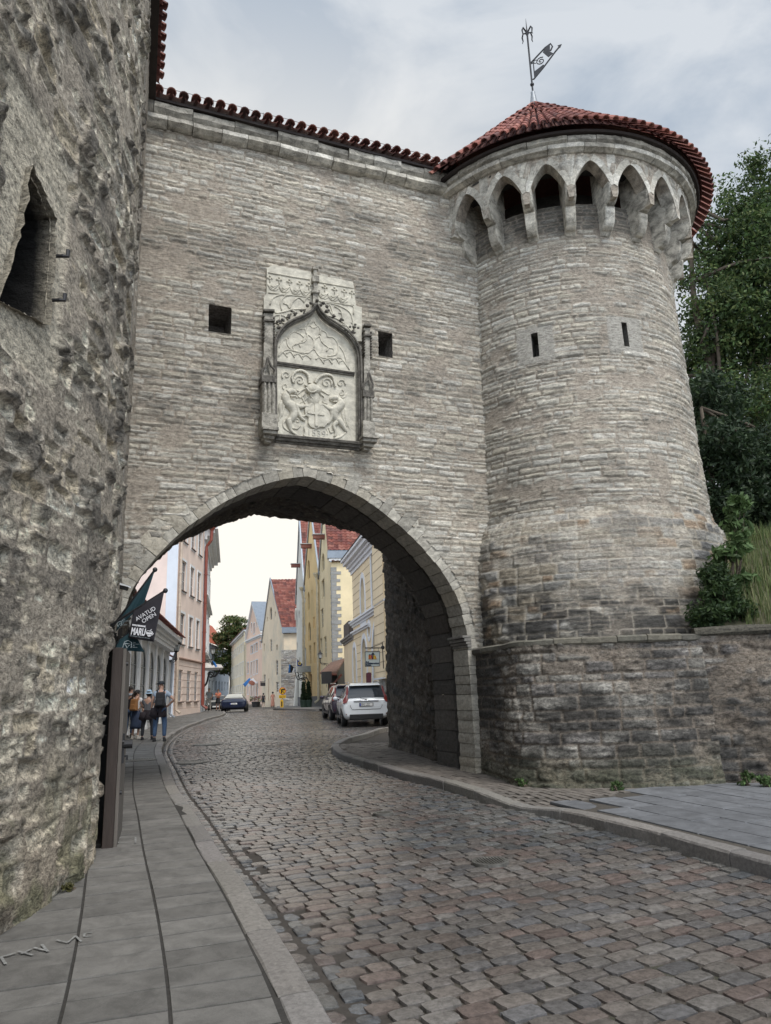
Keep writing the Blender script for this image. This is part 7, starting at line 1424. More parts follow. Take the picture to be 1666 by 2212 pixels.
for cl_, nm, Ps in (((.75, .35, .05), 'orange logo strokes', [[(1150, 1237), (1150, 1274)], [(1165, 1240), (1165, 1274)], [(1206, 1245), (1214, 1272)]]), ((.45, .03, .08), 'crimson logo strokes', [[(1158, 1237), (1158, 1272)], [(1172, 1237), (1178, 1274)]]), ((.03, .05, .09), 'navy logo strokes', [[(1172, 1234), (1185, 1217), (1198, 1234)], [(1185, 1225), (1185, 1274)], [(1150, 1234), (1165, 1236)]]), ((.8, .55, .08), 'yellow logo strokes', [[(1192, 1238), (1196, 1274)], [(1200, 1238), (1206, 1274)]])):
    mb = MB(); [pline(mb, P_, d2, ty, .022) for P_ in Ps]; mb.build('logo_strokes', M(nm, cl_, .6), t)
mb = MB(); P = [onY(*d2(*p), 38) for p in ((1124, 1397), (1148, 1388), (1150, 1490), (1126, 1488))]; mb.prism(P, (0, .5, 0)); P = [onY(*d2(*p), 38) for p in ((1148, 1388), (1170, 1392), (1170, 1485), (1150, 1490))]; mb.prism(P, (0, .3, 0)); tag(mb.build('box_sign', M('maroon sign box', (.14, .035, .05), .5)), 'maroon box sign projecting from the gothic house below the hanging sign', 'sign')
t = thing('roadwork_sign', 'yellow temporary traffic sign with a crossed right-turn arrow above a text plate and arrow plate', 'traffic sign', tuple(onY(*d2(385, 1700), 63))); t['_inv'] = 1; YY_ = M('traffic yellow', (.85, .50, .02), .5, .05); RR_ = M('traffic red orange', (.75, .16, .03), .5, .05); BB_ = M('sign black', (.03, .02, .02), .6); S63 = 63
def disc(px, py, rpx, cv, Y, mat, nm, parent, th=.03, n=24): c = onY(*cv(px, py), Y); r_ = abs(onY(*cv(px+rpx, py), Y)[0]-c[0]); mb = MB(); mb.prism([c+np.array([r_*math.cos(q), 0, r_*math.sin(q)]) for q in np.linspace(0, 2*math.pi, n+1)[:-1]], (0, th, 0)); return mb.build(nm, mat, parent)
disc(388, 1552, 31, d2, S63, RR_, 'rim', t); disc(388, 1552, 26, d2, S63-.02, YY_, 'face', t, .01); mb = MB(); pline(mb, [(380, 1572), (380, 1545), (388, 1538), (402, 1538)], d2, S63-.03, .05); P = [onY(*d2(*p), S63-.05) for p in ((400, 1528), (414, 1538), (400, 1548))]; mb.prism(P, (0, .02, 0)); pline(mb, [(368, 1532), (408, 1574)], d2, S63-.04, .02); mb.build('arrow', BB_, t)
mb = MB(); P = [onY(*d2(*p), S63) for p in ((356, 1590), (418, 1588), (418, 1616), (357, 1618))]; mb.prism(P, (0, .03, 0)); mb.build('text_plate', YY_, t); ptext('lettering', 'Välja arvatud', d2, (362, 1602), (412, 1601), 7, S63-.02, BB_, t); ptext('lettering', 'objekti sõidukid', d2, (362, 1612), (412, 1611), 6, S63-.02, BB_, t)
mb = MB(); P = [onY(*d2(*p), S63) for p in ((368, 1640), (382, 1622), (396, 1638), (396, 1697), (370, 1698))]; mb.prism(P, (0, .03, 0)); mb.build('arrow_plate', YY_, t); mb = MB(); P = [onY(*d2(*p), S63-.03) for p in ((377, 1688), (377, 1645), (387, 1645), (387, 1688))]; mb.prism(P, (0, .01, 0)); mb.build('arrow_mark', BB_, t); mb = MB(); mb.tube([onY(*d2(387, 1580), S63+.06), onY(*d2(386, 1706), S63+.06)], .04, 6); mb.build('post', M('galvanised post', (.35, .35, .34), .5), t)
mb = MB(); P = [onY(*d2(*p), 46) for p in ((933, 1520), (952, 1488), (966, 1520))]; mb.prism(P, (0, .03, 0)); w_ = mb.build('warning_sign', M('orange warning sign', (.80, .22, .03), .5)); tag(w_, 'orange triangular warning sign peeking over the parked cars', 'traffic sign')
t = thing('hanging_sign', 'black hanging signboard on a rail near the pink house corner', 'sign', tuple(onY(*d2(218, 1472), 102))); t['_inv'] = 1; mb = MB(); P = [onY(*d2(*p), 102) for p in ((193, 1477), (244, 1478), (243, 1510), (194, 1509))]; mb.prism(P, (0, .06, 0)); mb.build('board', BB_, t); mb = MB(); pline(mb, [(190, 1471), (247, 1471)], d2, 102, .04); mb.build('rail', MIR, t)
# flags along the street
EB, WT, BK = M('flag blue', (.03, .16, .45), .8, .1), M('flag white', (.72, .72, .74), .8, .05), M('flag black', (.012, .012, .014), .8)
def triflag(label, Y, pole, tri, cv, cols=None, extra=None):
    t = thing('flag', label, 'flag', tuple(onY(*cv(*pole[0]), Y)), 0, 'flags on the house fronts along the street'); t['_inv'] = 1; mb = MB(); pline(mb, pole, cv, Y, .03); mb.build('pole', M('pale pole', (.5, .48, .42), .5), t)
    for nm, q_, m_ in tri: cloth(nm, q_, cv, Y-.02, m_, t, wav=.03, n=6)
    if extra: extra(t)
    return t
triflag('small blue, black and white flag below the white gabled house', 72, [(600, 1448), (440, 1296)], [('blue_stripe', [(447, 1318), (458, 1322), (456, 1392), (440, 1396)], EB), ('black_stripe', [(458, 1320), (490, 1345), (470, 1392), (456, 1393)], BK), ('white_stripe', [(488, 1340), (510, 1358), (500, 1375), (470, 1392)], WT)], d2)
def stars(t):
    mb = MB(); 
    for k in range(12): mb.ell(onY(*d2(540+10*math.cos(k*math.pi/6), 1310+12*math.sin(k*math.pi/6)), 69.9), .04, .02, .04, 5, 4)
    mb.build('star_ring', M('star yellow', (.8, .6, .05), .7), t)
triflag('deep blue flag with a ring of yellow stars beside the glazed canopy', 70, [(636, 1398), (503, 1256)], [('cloth', [(518, 1275), (568, 1318), (545, 1350), (518, 1345)], M('star flag blue', (.02, .04, .22), .8, .1))], d2, extra=stars)
def crest(t):
    mb = MB(); [mb.ell(onY(*d2(x, y), 106.9), .35, .05, .3, 8, 5) for x, y in ((112, 1478), (124, 1486))]; mb.build('crest', M('crest brown', (.30, .12, .08), .8), t)
triflag('blue and white flag with a small crest hung low on the pink house', 107, [(182, 1528), (100, 1438)], [('blue_stripe', [(40, 1493), (98, 1437), (112, 1452), (60, 1518)], EB), ('white_field', [(104, 1455), (130, 1440), (170, 1485), (80, 1518)], WT)], d2, extra=crest)
triflag('blue, black and white flag above the flat entrance canopy', 57.5, [(860, 1255), (900, 1330)], [('blue_stripe', [(900, 1270), (918, 1283), (945, 1326), (915, 1328)], EB), ('black_stripe', [(888, 1285), (900, 1270), (915, 1328), (880, 1328)], BK), ('white_stripe', [(868, 1300), (888, 1287), (880, 1328), (866, 1328)], WT)], d1)
# potted conifers, flower tub
for x, lb in ((575, 'left of two dark clipped conifers in green tubs by the ochre house door'), (619, 'right of two dark clipped conifers in green tubs by the ochre house door')):
    b = onY(*d2(x, 1700), 63.5); b[2] = gz(63)+.12; t = thing('potted_conifer', lb, 'potted plant', tuple(b), 0, 'potted conifers beside the house door'); mb = MB(); mb.lathe((0, 0, 0), [(.01, 0), (.24, 0), (.31, .5), (.33, .5), (.33, .58), (.29, .58), (.27, .5)], 14); mb.build('tub', M('dark green tub', (.04, .07, .05), .6), t); cl = [(r_*math.cos(q), r_*math.sin(q), z, .12) for z in np.linspace(.65, 2.0, 16) for r_ in (.02+.18*(2.05-z)/1.4,) for q in np.arange(0, 6.2, .9)]; leaves('foliage', cl, 16, .07, DGR, t, 60+x); mb = MB(); mb.tube([(0, 0, .4), (0, 0, 1.9)], [.04, .01], 5); mb.build('stem', MBARK, t)
b = onY(*d2(155, 1700), 98); b[2] = gz(98); t = thing('flower_tub', 'dark tub of pink and white flowers before the pink house', 'potted plant', tuple(b)); mb = MB(); mb.lathe((0, 0, 0), [(.01, 0), (.45, 0), (.6, .7), (.5, .7)], 12); mb.build('tub', MIR, t); leaves('flowers', [(x, 0, z, .3) for x in (-.6, -.2, .2, .6) for z in (.9, 1.2)], 40, .12, [(.6, .5, .5), (.5, .2, .2), (.1, .2, .06), (.12, .18, .06)], t, 44)
# ================================================================== CARS
MTY = M('tyre rubber', (.018, .018, .018), .8, .2, 9); MRIM = M('alloy rim', (.35, .35, .36), .3, .1, metal=.9); MCG = M('tinted car glass', (.02, .026, .034), .04, .1, spec=.9); MTL = M('red tail lamp', (.13, .004, .005), .15, .1); MPLS = M('black car plastic', (.02, .02, .022), .5, .1); MCHR = M('chrome', (.7, .7, .72), .12, .05, metal=1); MPLT = M('number plate white', (.75, .75, .74), .4, .02)
def carsec(st, y):
    ys_ = [s[0] for s in st]; return [np.interp(y, ys_, [s[i] for s in st]) for i in range(1, 9)]
def secpts(v):
    zb, zm, zbelt, zr, wl, wm, wb, wr = v; return [(0, zb), (wl*.8, zb), (wl, zb+.07), (wm, zm), (wm, (zm+zbelt)/2+.02), (wb, zbelt), (wr+(wb-wr)*.06, zr-(zr-zbelt)*.14), (wr-.05, zr-.01), (wr*.6, zr+.012), (0, zr+.02)]
def car(name, label, cat, loc, heading, st, paint, wheels, wr_, plate, text=None, roofrail=False, winy=(-1.85, 1.15), rearw=(-2.23, -1.80), front=(.80, 1.42), group=None, tl='suv', zplate=.86, glassrear=None):
    t = thing(name, label, cat, tuple(loc), heading, group); ys_ = [s[0] for s in st]; Y = []
    for a, b in zip(ys_[:-1], ys_[1:]): Y += list(np.linspace(a, b, 4)[:-1] if b-a > .35 else np.linspace(a, b, 3)[:-1])
    Y.append(ys_[-1]); V = []; m = 0
    for y in Y:
        p = secpts(carsec(st, y)); q = [(x, z) for x, z in p]+[(-x, z) for x, z in p[-2:0:-1]]; m = len(q); V += [(x, y, z) for x, z in q]
    Fs = [(i*m+j, (i+1)*m+j, (i+1)*m+(j+1) % m, i*m+(j+1) % m) for i in range(len(Y)-1) for j in range(m)]+[tuple(range(m)), tuple((len(Y)-1)*m+j for j in range(m))[::-1]]
    # open the wheel arches
    keep = []
    for f in Fs:
        if len(f) > 4: keep.append(f); continue
        c = np.mean([V[i] for i in f], axis=0); ok = True
        for wy in wheels:
            if abs(c[0]) > .55 and (c[1]-wy)**2+(c[2]-wr_)**2 < (wr_*1.13)**2: ok = False
        if ok: keep.append(f)
    mb = MB(); mb.add(V, keep); o = mb.build('body', paint, t, smooth=True); s = o.modifiers.new('smooth body', 'SUBSURF'); s.levels = 1; s.render_levels = 2
    def spt(y, k, side, off=.012):      # k: 0 belt .. 1 roof edge
        v = carsec(st, y); p = secpts(v); a, b = p[5], p[6]; x = a[0]+(b[0]-a[0])*k; z = a[1]+(b[1]-a[1])*k; return (side*(x+off), y, z)
    for side in (-1, 1):
        n = 4; yy = np.linspace(winy[0], winy[1], n+1)
        for i in range(n):
            a, b = yy[i]+.03, yy[i+1]-.03; k0, k1 = .14, .97; mb = MB(); ka = .62 if i == n-1 else k1
            P = [spt(a, k0, side), spt((a+b)/2, k0, side), spt(b, k0, side), spt(b, k1 if i < n-1 else .55, side), spt((a+b)/2, k1, side), spt(a, k1 if i else .80, side)]; mb.add(P, [tuple(range(6)) if side < 0 else tuple(range(6))[::-1]]); mb.build('side_window', MCG, t)
    def across(y, fr): v = carsec(st, y); p = secpts(v); return v[3]+.028, (p[7][0])*fr
    for nm, (ya, yb_), gm in (('rear_window', rearw, glassrear or MCG), ('windscreen', front, MCG)):
        mb = MB(); V = []; n = 6
        for i in range(n+1):
            y = ya+(yb_-ya)*i/n; v = carsec(st, y); w_ = v[7]*.97
            for j in range(7): x = w_*(-1+2*j/6); V.append((x, y+(-.025 if nm == 'rear_window' else .02), v[3]+.03-.02*abs(-1+2*j/6)**3))
        mb.add(V, [(i*7+j, i*7+j+1, (i+1)*7+j+1, (i+1)*7+j) for i in range(n) for j in range(6)]); mb.build(nm, gm, t, smooth=True)
    hw = max(s[6] for s in st)
    for wy in wheels:
        for side in (-1, 1):
            w_ = thing.__globals__['bpy'].data.objects.new('wheel', None); mb = MB(); prof = [(wr_*.62, -.11), (wr_*.9, -.115), (wr_, -.08), (wr_, .08), (wr_*.9, .115), (wr_*.62, .11)]
            V = []; n = 24
            for r_, xx in prof:
                for k in range(n): q = 2*math.pi*k/n; V.append((side*(hw-.12)+xx, wy+r_*math.cos(q), wr_+r_*math.sin(q)))
            mb.add(V, [(i*n+k, i*n+(k+1) % n, (i+1)*n+(k+1) % n, (i+1)*n+k) for i in range(5) for k in range(n)]); bpy.data.objects.remove(w_); tyre = mb.build('wheel', MTY, t, smooth=True); mb = MB(); cx = side*(hw-.02)
            for k in range(5): q = 2*math.pi*k/5+.3; e = np.array([0, math.cos(q), math.sin(q)]); pp = np.array([0, -math.sin(q), math.cos(q)]); mb.prism([np.array([cx, wy, wr_])+e*wr_*.1+pp*.035, np.array([cx, wy, wr_])+e*wr_*.1-pp*.035, np.array([cx, wy, wr_])+e*wr_*.63-pp*.05, np.array([cx, wy, wr_])+e*wr_*.63+pp*.05], (-side*.03, 0, 0))
            V = []
            for r_, xx in ((wr_*.64, 0), (wr_*.60, -.02)):
                for k in range(n): q = 2*math.pi*k/n; V.append((cx+side*xx, wy+r_*math.cos(q), wr_+r_*math.sin(q)))
            mb.add(V, [(k, (k+1) % n, n+(k+1) % n, n+k) for k in range(n)]); mb.build('rim', MRIM, tyre)
            mb = MB(); V = [(side*(hw-.24), wy+wr_*1.15*math.cos(2*math.pi*k/n), wr_+wr_*1.15*math.sin(2*math.pi*k/n)) for k in range(n)]; mb.add(V, [tuple(range(n))]); mb.build('wheel_well', MPLS, t)
    y0 = ys_[0]
    if plate: 
        mb = MB(); mb.box((0, y0-.015, zplate), .56, .02, .13); pl = mb.build('number_plate', MPLS, t); mb = MB(); mb.box((.02, y0-.028, zplate), .47, .01, .105); mb.build('plate_face', MPLT, pl); mb = MB(); mb.box((-.24, y0-.028, zplate), .045, .01, .105); mb.build('plate_band', M('plate blue', (.02, .05, .35), .5), pl); text_mesh('plate_lettering', plate, .125, MPLS, (-.205, y0-.036, zplate-.042), (1, 0, 0), (0, 0, 1), pl, depth=.001, sx=.80)
    if tl == 'suv':
        for s_ in (-1, 1):
            mb = MB(); y = lambda z: float(np.interp(z, [.8, .95, 1.05, 1.3, 1.6], [-2.36, -2.33, -2.28, -2.08, -1.83])); P = [(.74, 1.60), (.79, 1.58), (.86, 1.25), (.955, 1.05), (.955, .92), (.80, .95), (.74, 1.05), (.735, 1.25)]
            P = [(x*s_*(.93 if z > 1.2 else .975), y(z)-.02, z) for x, z in P]; mb.prism(P, (0, .10, 0)); mb.build('tail_light', MTL, t, bevel=.01); mb = MB(); mb.box((s_*.72, y0+.03, .50), .20, .04, .045); mb.build('reflector', MTL, t)
            mb = MB(); mb.ell((s_*1.03, .95, 1.08), .12, .09, .085, 10, 6); mb.build('wing_mirror', paint, t, smooth=True)
        mb = MB(); mb.box((0, y0+.06, .40), 1.35, .14, .20); mb.build('rear_diffuser', MPLS, t, bevel=.02); mb = MB(); mb.box((0, y0-.008, 1.0), 1.0, .03, .035); mb.build('tailgate_trim', MCHR, t, bevel=.008)
        mb = MB(); mb.tube([(0, -2.30, 1.07), (-.4, -2.20, 1.13)], .012, 4); mb.ell((0, -2.3, 1.07), .03, .03, .02, 6, 4); mb.build('rear_wiper', MPLS, t)
        for s_ in (-1, 1): mb = MB(); mb.tube([(s_*.64, -1.5, 1.72), (s_*.64, -1.4, 1.755), (s_*.63, .4, 1.75), (s_*.63, .55, 1.70)], .02, 5); mb.build('roof_rail', MCHR, t)
        mb = MB(); mb.hexa([(-.62, -1.98, 1.60), (.62, -1.98, 1.60), (.60, -1.6, 1.66), (-.60, -1.6, 1.66), (-.60, -1.96, 1.65), (.60, -1.96, 1.65), (.58, -1.6, 1.71), (-.58, -1.6, 1.71)]); mb.build('roof_spoiler', paint, t, bevel=.015)
        mb = MB(); z_, yq = .62, y0-.004; mb.tube([(-.62, y0+.045, 1.02), (-.64, y0-.004, .80), (-.56, y0-.008, .68), (.56, y0-.008, .68), (.64, y0-.004, .80), (.62, y0+.045, 1.02)], .008, 4); mb.build('tailgate_seam', MPLS, t)
        if text: text_mesh('badge_lettering', text, .075, MCHR, (-.26, y0+.008, 1.035), (1, 0, 0), (0, .1, 1), t, depth=.004, spacing=1.6)
        for s_ in (-1, 1):
            for yy in (-.35, .65): mb = MB(); mb.box((s_*(hw+.005), yy, .98), .03, .2, .03); mb.build('door_handle', paint, t)
            for yy in (-1.05, .1, 1.05): mb = MB(); mb.box((s_*(hw+.001), yy, .70), .008, .012, .62); mb.build('door_seam', MPLS, t)
            mb = MB(); mb.box((s_*(hw-.03), 0, .34), .05, 1.9, .10); mb.build('sill', MPLS, t)
    return t
SUV = [(-2.33, .42, .60, .80, .86, .78, .85, .86, .80), (-2.30, .36, .66, .97, 1.03, .84, .91, .90, .80), (-2.22, .30, .70, 1.05, 1.13, .88, .935, .92, .76), (-2.05, .27, .71, 1.07, 1.36, .89, .945, .92, .71), (-1.80, .26, .72, 1.07, 1.60, .89, .95, .92, .66), (-1.3, .26, .72, 1.05, 1.67, .89, .95, .92, .65), (0, .26, .70, 1.02, 1.68, .89, .95, .91, .65), (.60, .26, .70, 1.0, 1.60, .89, .95, .91, .64), (1.05, .26, .70, .99, 1.33, .89, .95, .90, .67), (1.42, .26, .70, .98, 1.06, .89, .95, .89, .72), (2.0, .27, .66, .88, .96, .86, .92, .84, .68), (2.25, .32, .60, .76, .82, .78, .84, .76, .62), (2.33, .40, .52, .62, .66, .6, .7, .66, .55)]
MWP = M('white car paint', (.72, .75, .78), .12, .04, 1, spec=.6); MPU = M('dark plum car paint', (.055, .042, .065), .15, .1, 1, spec=.6); MNV = M('dark navy car paint', (.012, .018, .045), .12, .1, 1, spec=.6); MDG = M('dark grey car paint', (.03, .033, .036), .15, .1, 1)
rl = onY(742, 1570, 30.4); fr_ = onY(727, 1560, 34.8); hd = math.atan2(-(fr_[0]-rl[0]), fr_[1]-rl[1]); dv = np.array([-math.sin(hd), math.cos(hd)]); rv = np.array([math.cos(hd), math.sin(hd)])
c = rl[:2]+dv*2.3+rv*.93; carA = car('suv_car', 'white SUV parked with its tailgate towards the arch, number plate 895 LSG', 'car', (c[0], c[1], gz(c[1])), hd, SUV, MWP, (-1.42, 1.36), .37, '895 LSG', 'VOLVO', group=None); carA.rotation_euler = (0.0135, 0, hd)
rl = onY(718, 1560, 36.6); fr_ = onY(694.5, 1560, 41); hd = math.atan2(-(fr_[0]-rl[0]), fr_[1]-rl[1]); dv = np.array([-math.sin(hd), math.cos(hd)]); rv = np.array([math.cos(hd), math.sin(hd)])
c = rl[:2]+dv*2.3+rv*.93; carB = car('suv_car', 'dark plum SUV parked just beyond the white SUV', 'car', (c[0], c[1], gz(c[1])), hd, SUV, MPU, (-1.42, 1.36), .37, None); carB.rotation_euler = (0.0135, 0, hd)
SPT = [(-2.48, .40, .55, .70, .76, .80, .88, .88, .82), (-2.42, .30, .60, .86, .95, .88, .95, .93, .80), (-2.2, .22, .62, .90, 1.0, .90, .98, .95, .74), (-1.5, .18, .62, .90, 1.20, .92, .985, .93, .62), (-.8, .17, .60, .88, 1.33, .92, .97, .91, .56), (0, .17, .58, .87, 1.37, .9, .96, .90, .55), (.5, .17, .58, .86, 1.28, .9, .96, .90, .56), (1.3, .17, .58, .84, .94, .9, .97, .88, .62), (2.1, .2, .52, .72, .80, .88, .93, .82, .6), (2.48, .3, .42, .5, .55, .7, .75, .7, .5)]
c = onY(508, 1540, 60.0); carC = car('sports_car', 'low dark navy sports car seen from behind, halfway up the street', 'car', (c[0], c[1], gz(60)), math.radians(9), SPT, MNV, (-1.5, 1.4), .36, '513 TXY', None, winy=(-1.6, .9), rearw=(-2.1, -.9), front=(.5, 1.25), tl='', zplate=.62, glassrear=M('sky lit rear glass', (.35, .37, .35), .08, .1, spec=.9))
c = onY(471, 1540, 68.0); carD = car('parked_car', 'dark car facing the viewer behind the two far visitors', 'car', (c[0], c[1], gz(68)), math.radians(180+8), SPT, MDG, (-1.5, 1.4), .34, None, None, winy=(-1.6, .9), rearw=(-2.1, -.9), front=(.5, 1.25), tl='')
for s_ in (-1, 1): mb = MB(); mb.ell((s_*.66, 2.36, .62), .17, .06, .09, 8, 5); mb.build('headlight', M('headlamp glass', (.7, .7, .7), .1), carD, smooth=True)
mb = MB(); mb.box((0, 2.49, .42), .52, .02, .11); mb.build('number_plate', MPLT, carD)
# ================================================================== PEOPLE
def skin(name, V, E_, R, mat, parent, root=0, sub=1):
    me = bpy.data.meshes.new(name); me.from_pydata(V, E_, []); me.materials.append(mat); o = bpy.data.objects.new(name, me); link(o, parent); m = o.modifiers.new('skin', 'SKIN'); m.use_smooth_shade = True
    sv_ = me.skin_vertices[0].data
    for i, r_ in enumerate(R): sv_[i].radius = r_ if hasattr(r_, '__len__') else (r_, r_)
    for i in range(len(R)): sv_[i].use_root = (i == root)
    s = o.modifiers.new('smooth', 'SUBSURF'); s.levels = sub; s.render_levels = sub; return o
MSK = M('skin', (.45, .27, .20), .6, .1, 4)
def person(label, px, py, h, face, top, bottom, shoes, hair, sleeves='long', armL='down', armR='down', bag=None, bagcol=None, headgear=None, skirt=None, Yd=None, dz=.10, look=0, stance=.11, extra=None, haircol=(.03, .022, .018), skinm=None, long_hair=False):
    p = G(px, py, dz) if Yd is None else onY(px, py, Yd); 
    if Yd is not None: p[2] = gz(Yd)+dz
    t = thing('person', label, 'person', tuple(p), face); k = h/1.75; SKM = skinm or MSK; t.scale = (k, k, k)
    # local: facing +Y, x right
    J = {}; J['pel'] = (0, 0, .96); J['sp'] = (0, -.01, 1.14); J['ch'] = (0, -.01, 1.34); J['nk'] = (0, 0, 1.50); J['hd'] = (0, .02, 1.60); J['tp'] = (0, .01, 1.69)
    arms = {'down': [(.24, -.02, 1.20), (.26, .04, .97)], 'akimbo': [(.40, -.10, 1.20), (.22, .02, 1.04)], 'fold': [(.24, .06, 1.16), (.02, .20, 1.17)], 'fwd': [(.23, .02, 1.18), (.16, .24, 1.12)], 'pocket': [(.27, -.07, 1.18), (.20, .04, .98)]}
    V = [J['pel'], J['sp'], J['ch'], J['nk'], J['hd'], J['tp']]; E_ = [(0, 1), (1, 2), (2, 3), (3, 4), (4, 5)]; R = [(.13, .10), (.125, .095), (.15, .10), (.055, .055), (.082, .095), (.07, .08)]
    hands = []; armp = {}
    for s_, pose in ((-1, armL), (1, armR)):
        el, wr = arms[pose]; sh_ = (s_*.17, -.01, 1.42); el = (s_*el[0], el[1], el[2]); wr = (s_*wr[0], wr[1], wr[2]); b = len(V); V += [sh_, el, wr]; E_ += [(2, b), (b, b+1), (b+1, b+2)]; R += [.062, .045, .030]; armp[s_] = (sh_, el, wr)
        d = np.array(wr)-np.array(el); d /= np.linalg.norm(d); pm = np.array(wr)+d*.07; V.append(tuple(pm)); R.append((.036, .018)); E_.append((b+2, b+3)); sd_ = np.cross(d, [s_*1.0, 0, 0]); sd_ = sd_/(np.linalg.norm(sd_)+1e-6) if np.linalg.norm(sd_) > .1 else np.array([0, 1.0, 0])
        for f_ in range(4): q0 = len(V); a = pm+d*.03+sd_*(f_-1.5)*.019; V += [tuple(a), tuple(a+d*(.055-.006*abs(f_-1.3))-np.array([s_*.012, 0, 0]))]; E_ += [(b+3, q0), (q0, q0+1)]; R += [.009, .007]
        q0 = len(V); a = np.array(wr)+d*.025+sd_*.035; V += [tuple(a), tuple(a+d*.04+sd_*.015)]; E_ += [(b+2, q0), (q0, q0+1)]; R += [.011, .009]
    leg = {}
    for s_ in (-1, 1):
        b = len(V); hp = (s_*.09, 0, .90); kn = (s_*(stance-.005), .02+.015*s_, .50); an = (s_*stance, -.03, .09); toe = (s_*(stance+.02), .13, .04); V += [hp, kn, an, toe]; E_ += [(0, b), (b, b+1), (b+1, b+2), (b+2, b+3)]; R += [.088, .056, .038, .035]; leg[s_] = (hp, kn, an, toe)
    skin('body', V, E_, R, SKM, t)
    # face details on the head
    ca, sa = math.cos(look), math.sin(look); rot = lambda x, y, z: (x*ca-y*sa, .02+x*sa+y*ca, z)
    mb = MB(); mb.ell(rot(0, .105, 1.605), .014, .022, .02, 6, 5); [mb.ell(rot(s_*.088, 0, 1.61), .014, .025, .032, 6, 5) for s_ in (-1, 1)]; mb.build('nose_and_ears', SKM, t, smooth=True); mb = MB(); [mb.ell(rot(s_*.034, .094, 1.635), .011, .007, .007, 6, 4) for s_ in (-1, 1)]; mb.box(rot(0, .098, 1.565), .045, .006, .008, look); mb.build('eyes_and_mouth', M('dark eyes', (.05, .02, .02), .4), t)
    HM = M('hair %s' % str(haircol), haircol, .7, .3, 20)
    if hair: mb = MB(); mb.ell((-.012*math.sin(look)*-1, .0+(-.012), 1.665), .094, .105, .085, 12, 8); mb.ell(rot(0, -.055, 1.615), .085, .06, .085, 10, 7); mb.build('hair', HM, t, smooth=True)
    if long_hair: mb = MB(); mb.tube(catmull([rot(0, -.10, 1.66), rot(0, -.17, 1.58), rot(0, -.15, 1.42), rot(0, -.13, 1.32)], 4), list(np.interp(np.linspace(0, 1, 13), [0, .4, 1], [.035, .045, .012])), 8); mb.build('ponytail', HM, t, smooth=True)
    if headgear:
        kind, hc_ = headgear; mb = MB(); HG = M('hat %s' % str(hc_), hc_, .8, .1)
        if kind == 'cap':
            mb.ell((0, .01, 1.69), .103, .112, .085, 14, 6, z0=-.12); P = [rot(-.07, .08, 1.695), rot(.07, .08, 1.695), rot(.055, .19, 1.675), rot(0, .205, 1.675), rot(-.055, .19, 1.675)]; mb.prism(P, (0, 0, .012))
        else: mb.lathe((0, .01, 0), [(.165, 1.635), (.10, 1.685), (.095, 1.75), (.06, 1.775), (.001, 1.78)], 16)
        mb.build('hat', HG, t, smooth=(kind != 'cap'))
    # clothes: slightly larger shells on the same joints
    TM = M('cloth %s' % str(top), top, .85, .2, 6, bump=.3, bscale=25); BM = M('cloth %s' % str(bottom), bottom, .85, .25, 5, bump=.3, bscale=25)
    V = [(0, 0, .97), (0, -.01, 1.12), (0, -.01, 1.33), (0, -.005, 1.445)]; E_ = [(0, 1), (1, 2), (2, 3)]; R = [(.165, .125), (.150, .12), (.175, .125), (.085, .08)]
    for s_ in (-1, 1):
        sh_, el, wr = armp[s_]; b = len(V); e_ = np.array(el); w_ = np.array(wr); s0 = np.array(sh_); V.append(sh_); R.append(.08); E_.append((2, b))
        if sleeves == 'long': V += [el, tuple(w_+(e_-w_)*.06)]; R += [.062, .047]; E_ += [(b, b+1), (b+1, b+2)]
        else: V += [tuple(s0+(e_-s0)*.62)]; R += [.072]; E_ += [(b, b+1)]
    skin('top', V, E_, R, TM, t, 1)
    if skirt:
        c_, z_ = skirt; mb = MB(); mb.lathe((0, 0, 0), [(.13, 1.06), (.165, .95), (.20, .75), (.23, z_+.1), (.24, z_), (.21, z_+.02)], 20, sy=.8); mb.build('skirt', M('cloth %s' % str(c_), c_, .85, .25, 6), t, smooth=True)
    if not skirt or skirt[1] > .5:
        V = [(0, 0, .98)]; E_ = []; R = [(.15, .115)]
        for s_ in (-1, 1): hp, kn, an, toe = leg[s_]; b = len(V); V += [hp, kn, (an[0], an[1], an[2]+.03)]; E_ += [(0, b), (b, b+1), (b+1, b+2)]; R += [.108, .078, .058]
        if not skirt: skin('trousers', V, E_, R, BM, t, 0)
    SM = M('shoe %s' % str(shoes), shoes, .6, .1)
    for s_ in (-1, 1):
        hp, kn, an, toe = leg[s_]; mb = MB(); mb.ell((an[0]+s_*.008, .045, .045), .052, .14, .045, 12, 7); mb.ell((an[0], -.03, .09), .045, .05, .05, 10, 6); mb.box((an[0]+s_*.008, .045, .012), .088, .25, .022); mb.build('shoe', SM, t, smooth=True)
    if bag:
        BGM = M('bag %s' % str(bagcol), bagcol, .7, .2, 8); mb = MB(); mb.hexa([(-.15, -.13, 1.02), (.15, -.13, 1.02), (.14, -.30, 1.03), (-.14, -.30, 1.03), (-.13, -.12, 1.44), (.13, -.12, 1.44), (.11, -.25, 1.42), (-.11, -.25, 1.42)][0:0] or [(-.15, -.29, 1.02), (.15, -.29, 1.02), (.15, -.12, 1.0), (-.15, -.12, 1.0), (-.12, -.24, 1.43), (.12, -.24, 1.43), (.13, -.12, 1.44), (-.13, -.12, 1.44)]); bo = mb.build('backpack', BGM, t, bevel=.03)
        mb = MB(); mb.hexa([(-.10, -.335, 1.05), (.10, -.335, 1.05), (.10, -.28, 1.05), (-.10, -.28, 1.05), (-.09, -.31, 1.24), (.09, -.31, 1.24), (.09, -.26, 1.25), (-.09, -.26, 1.25)]); mb.build('front_pocket', BGM, bo, bevel=.02)
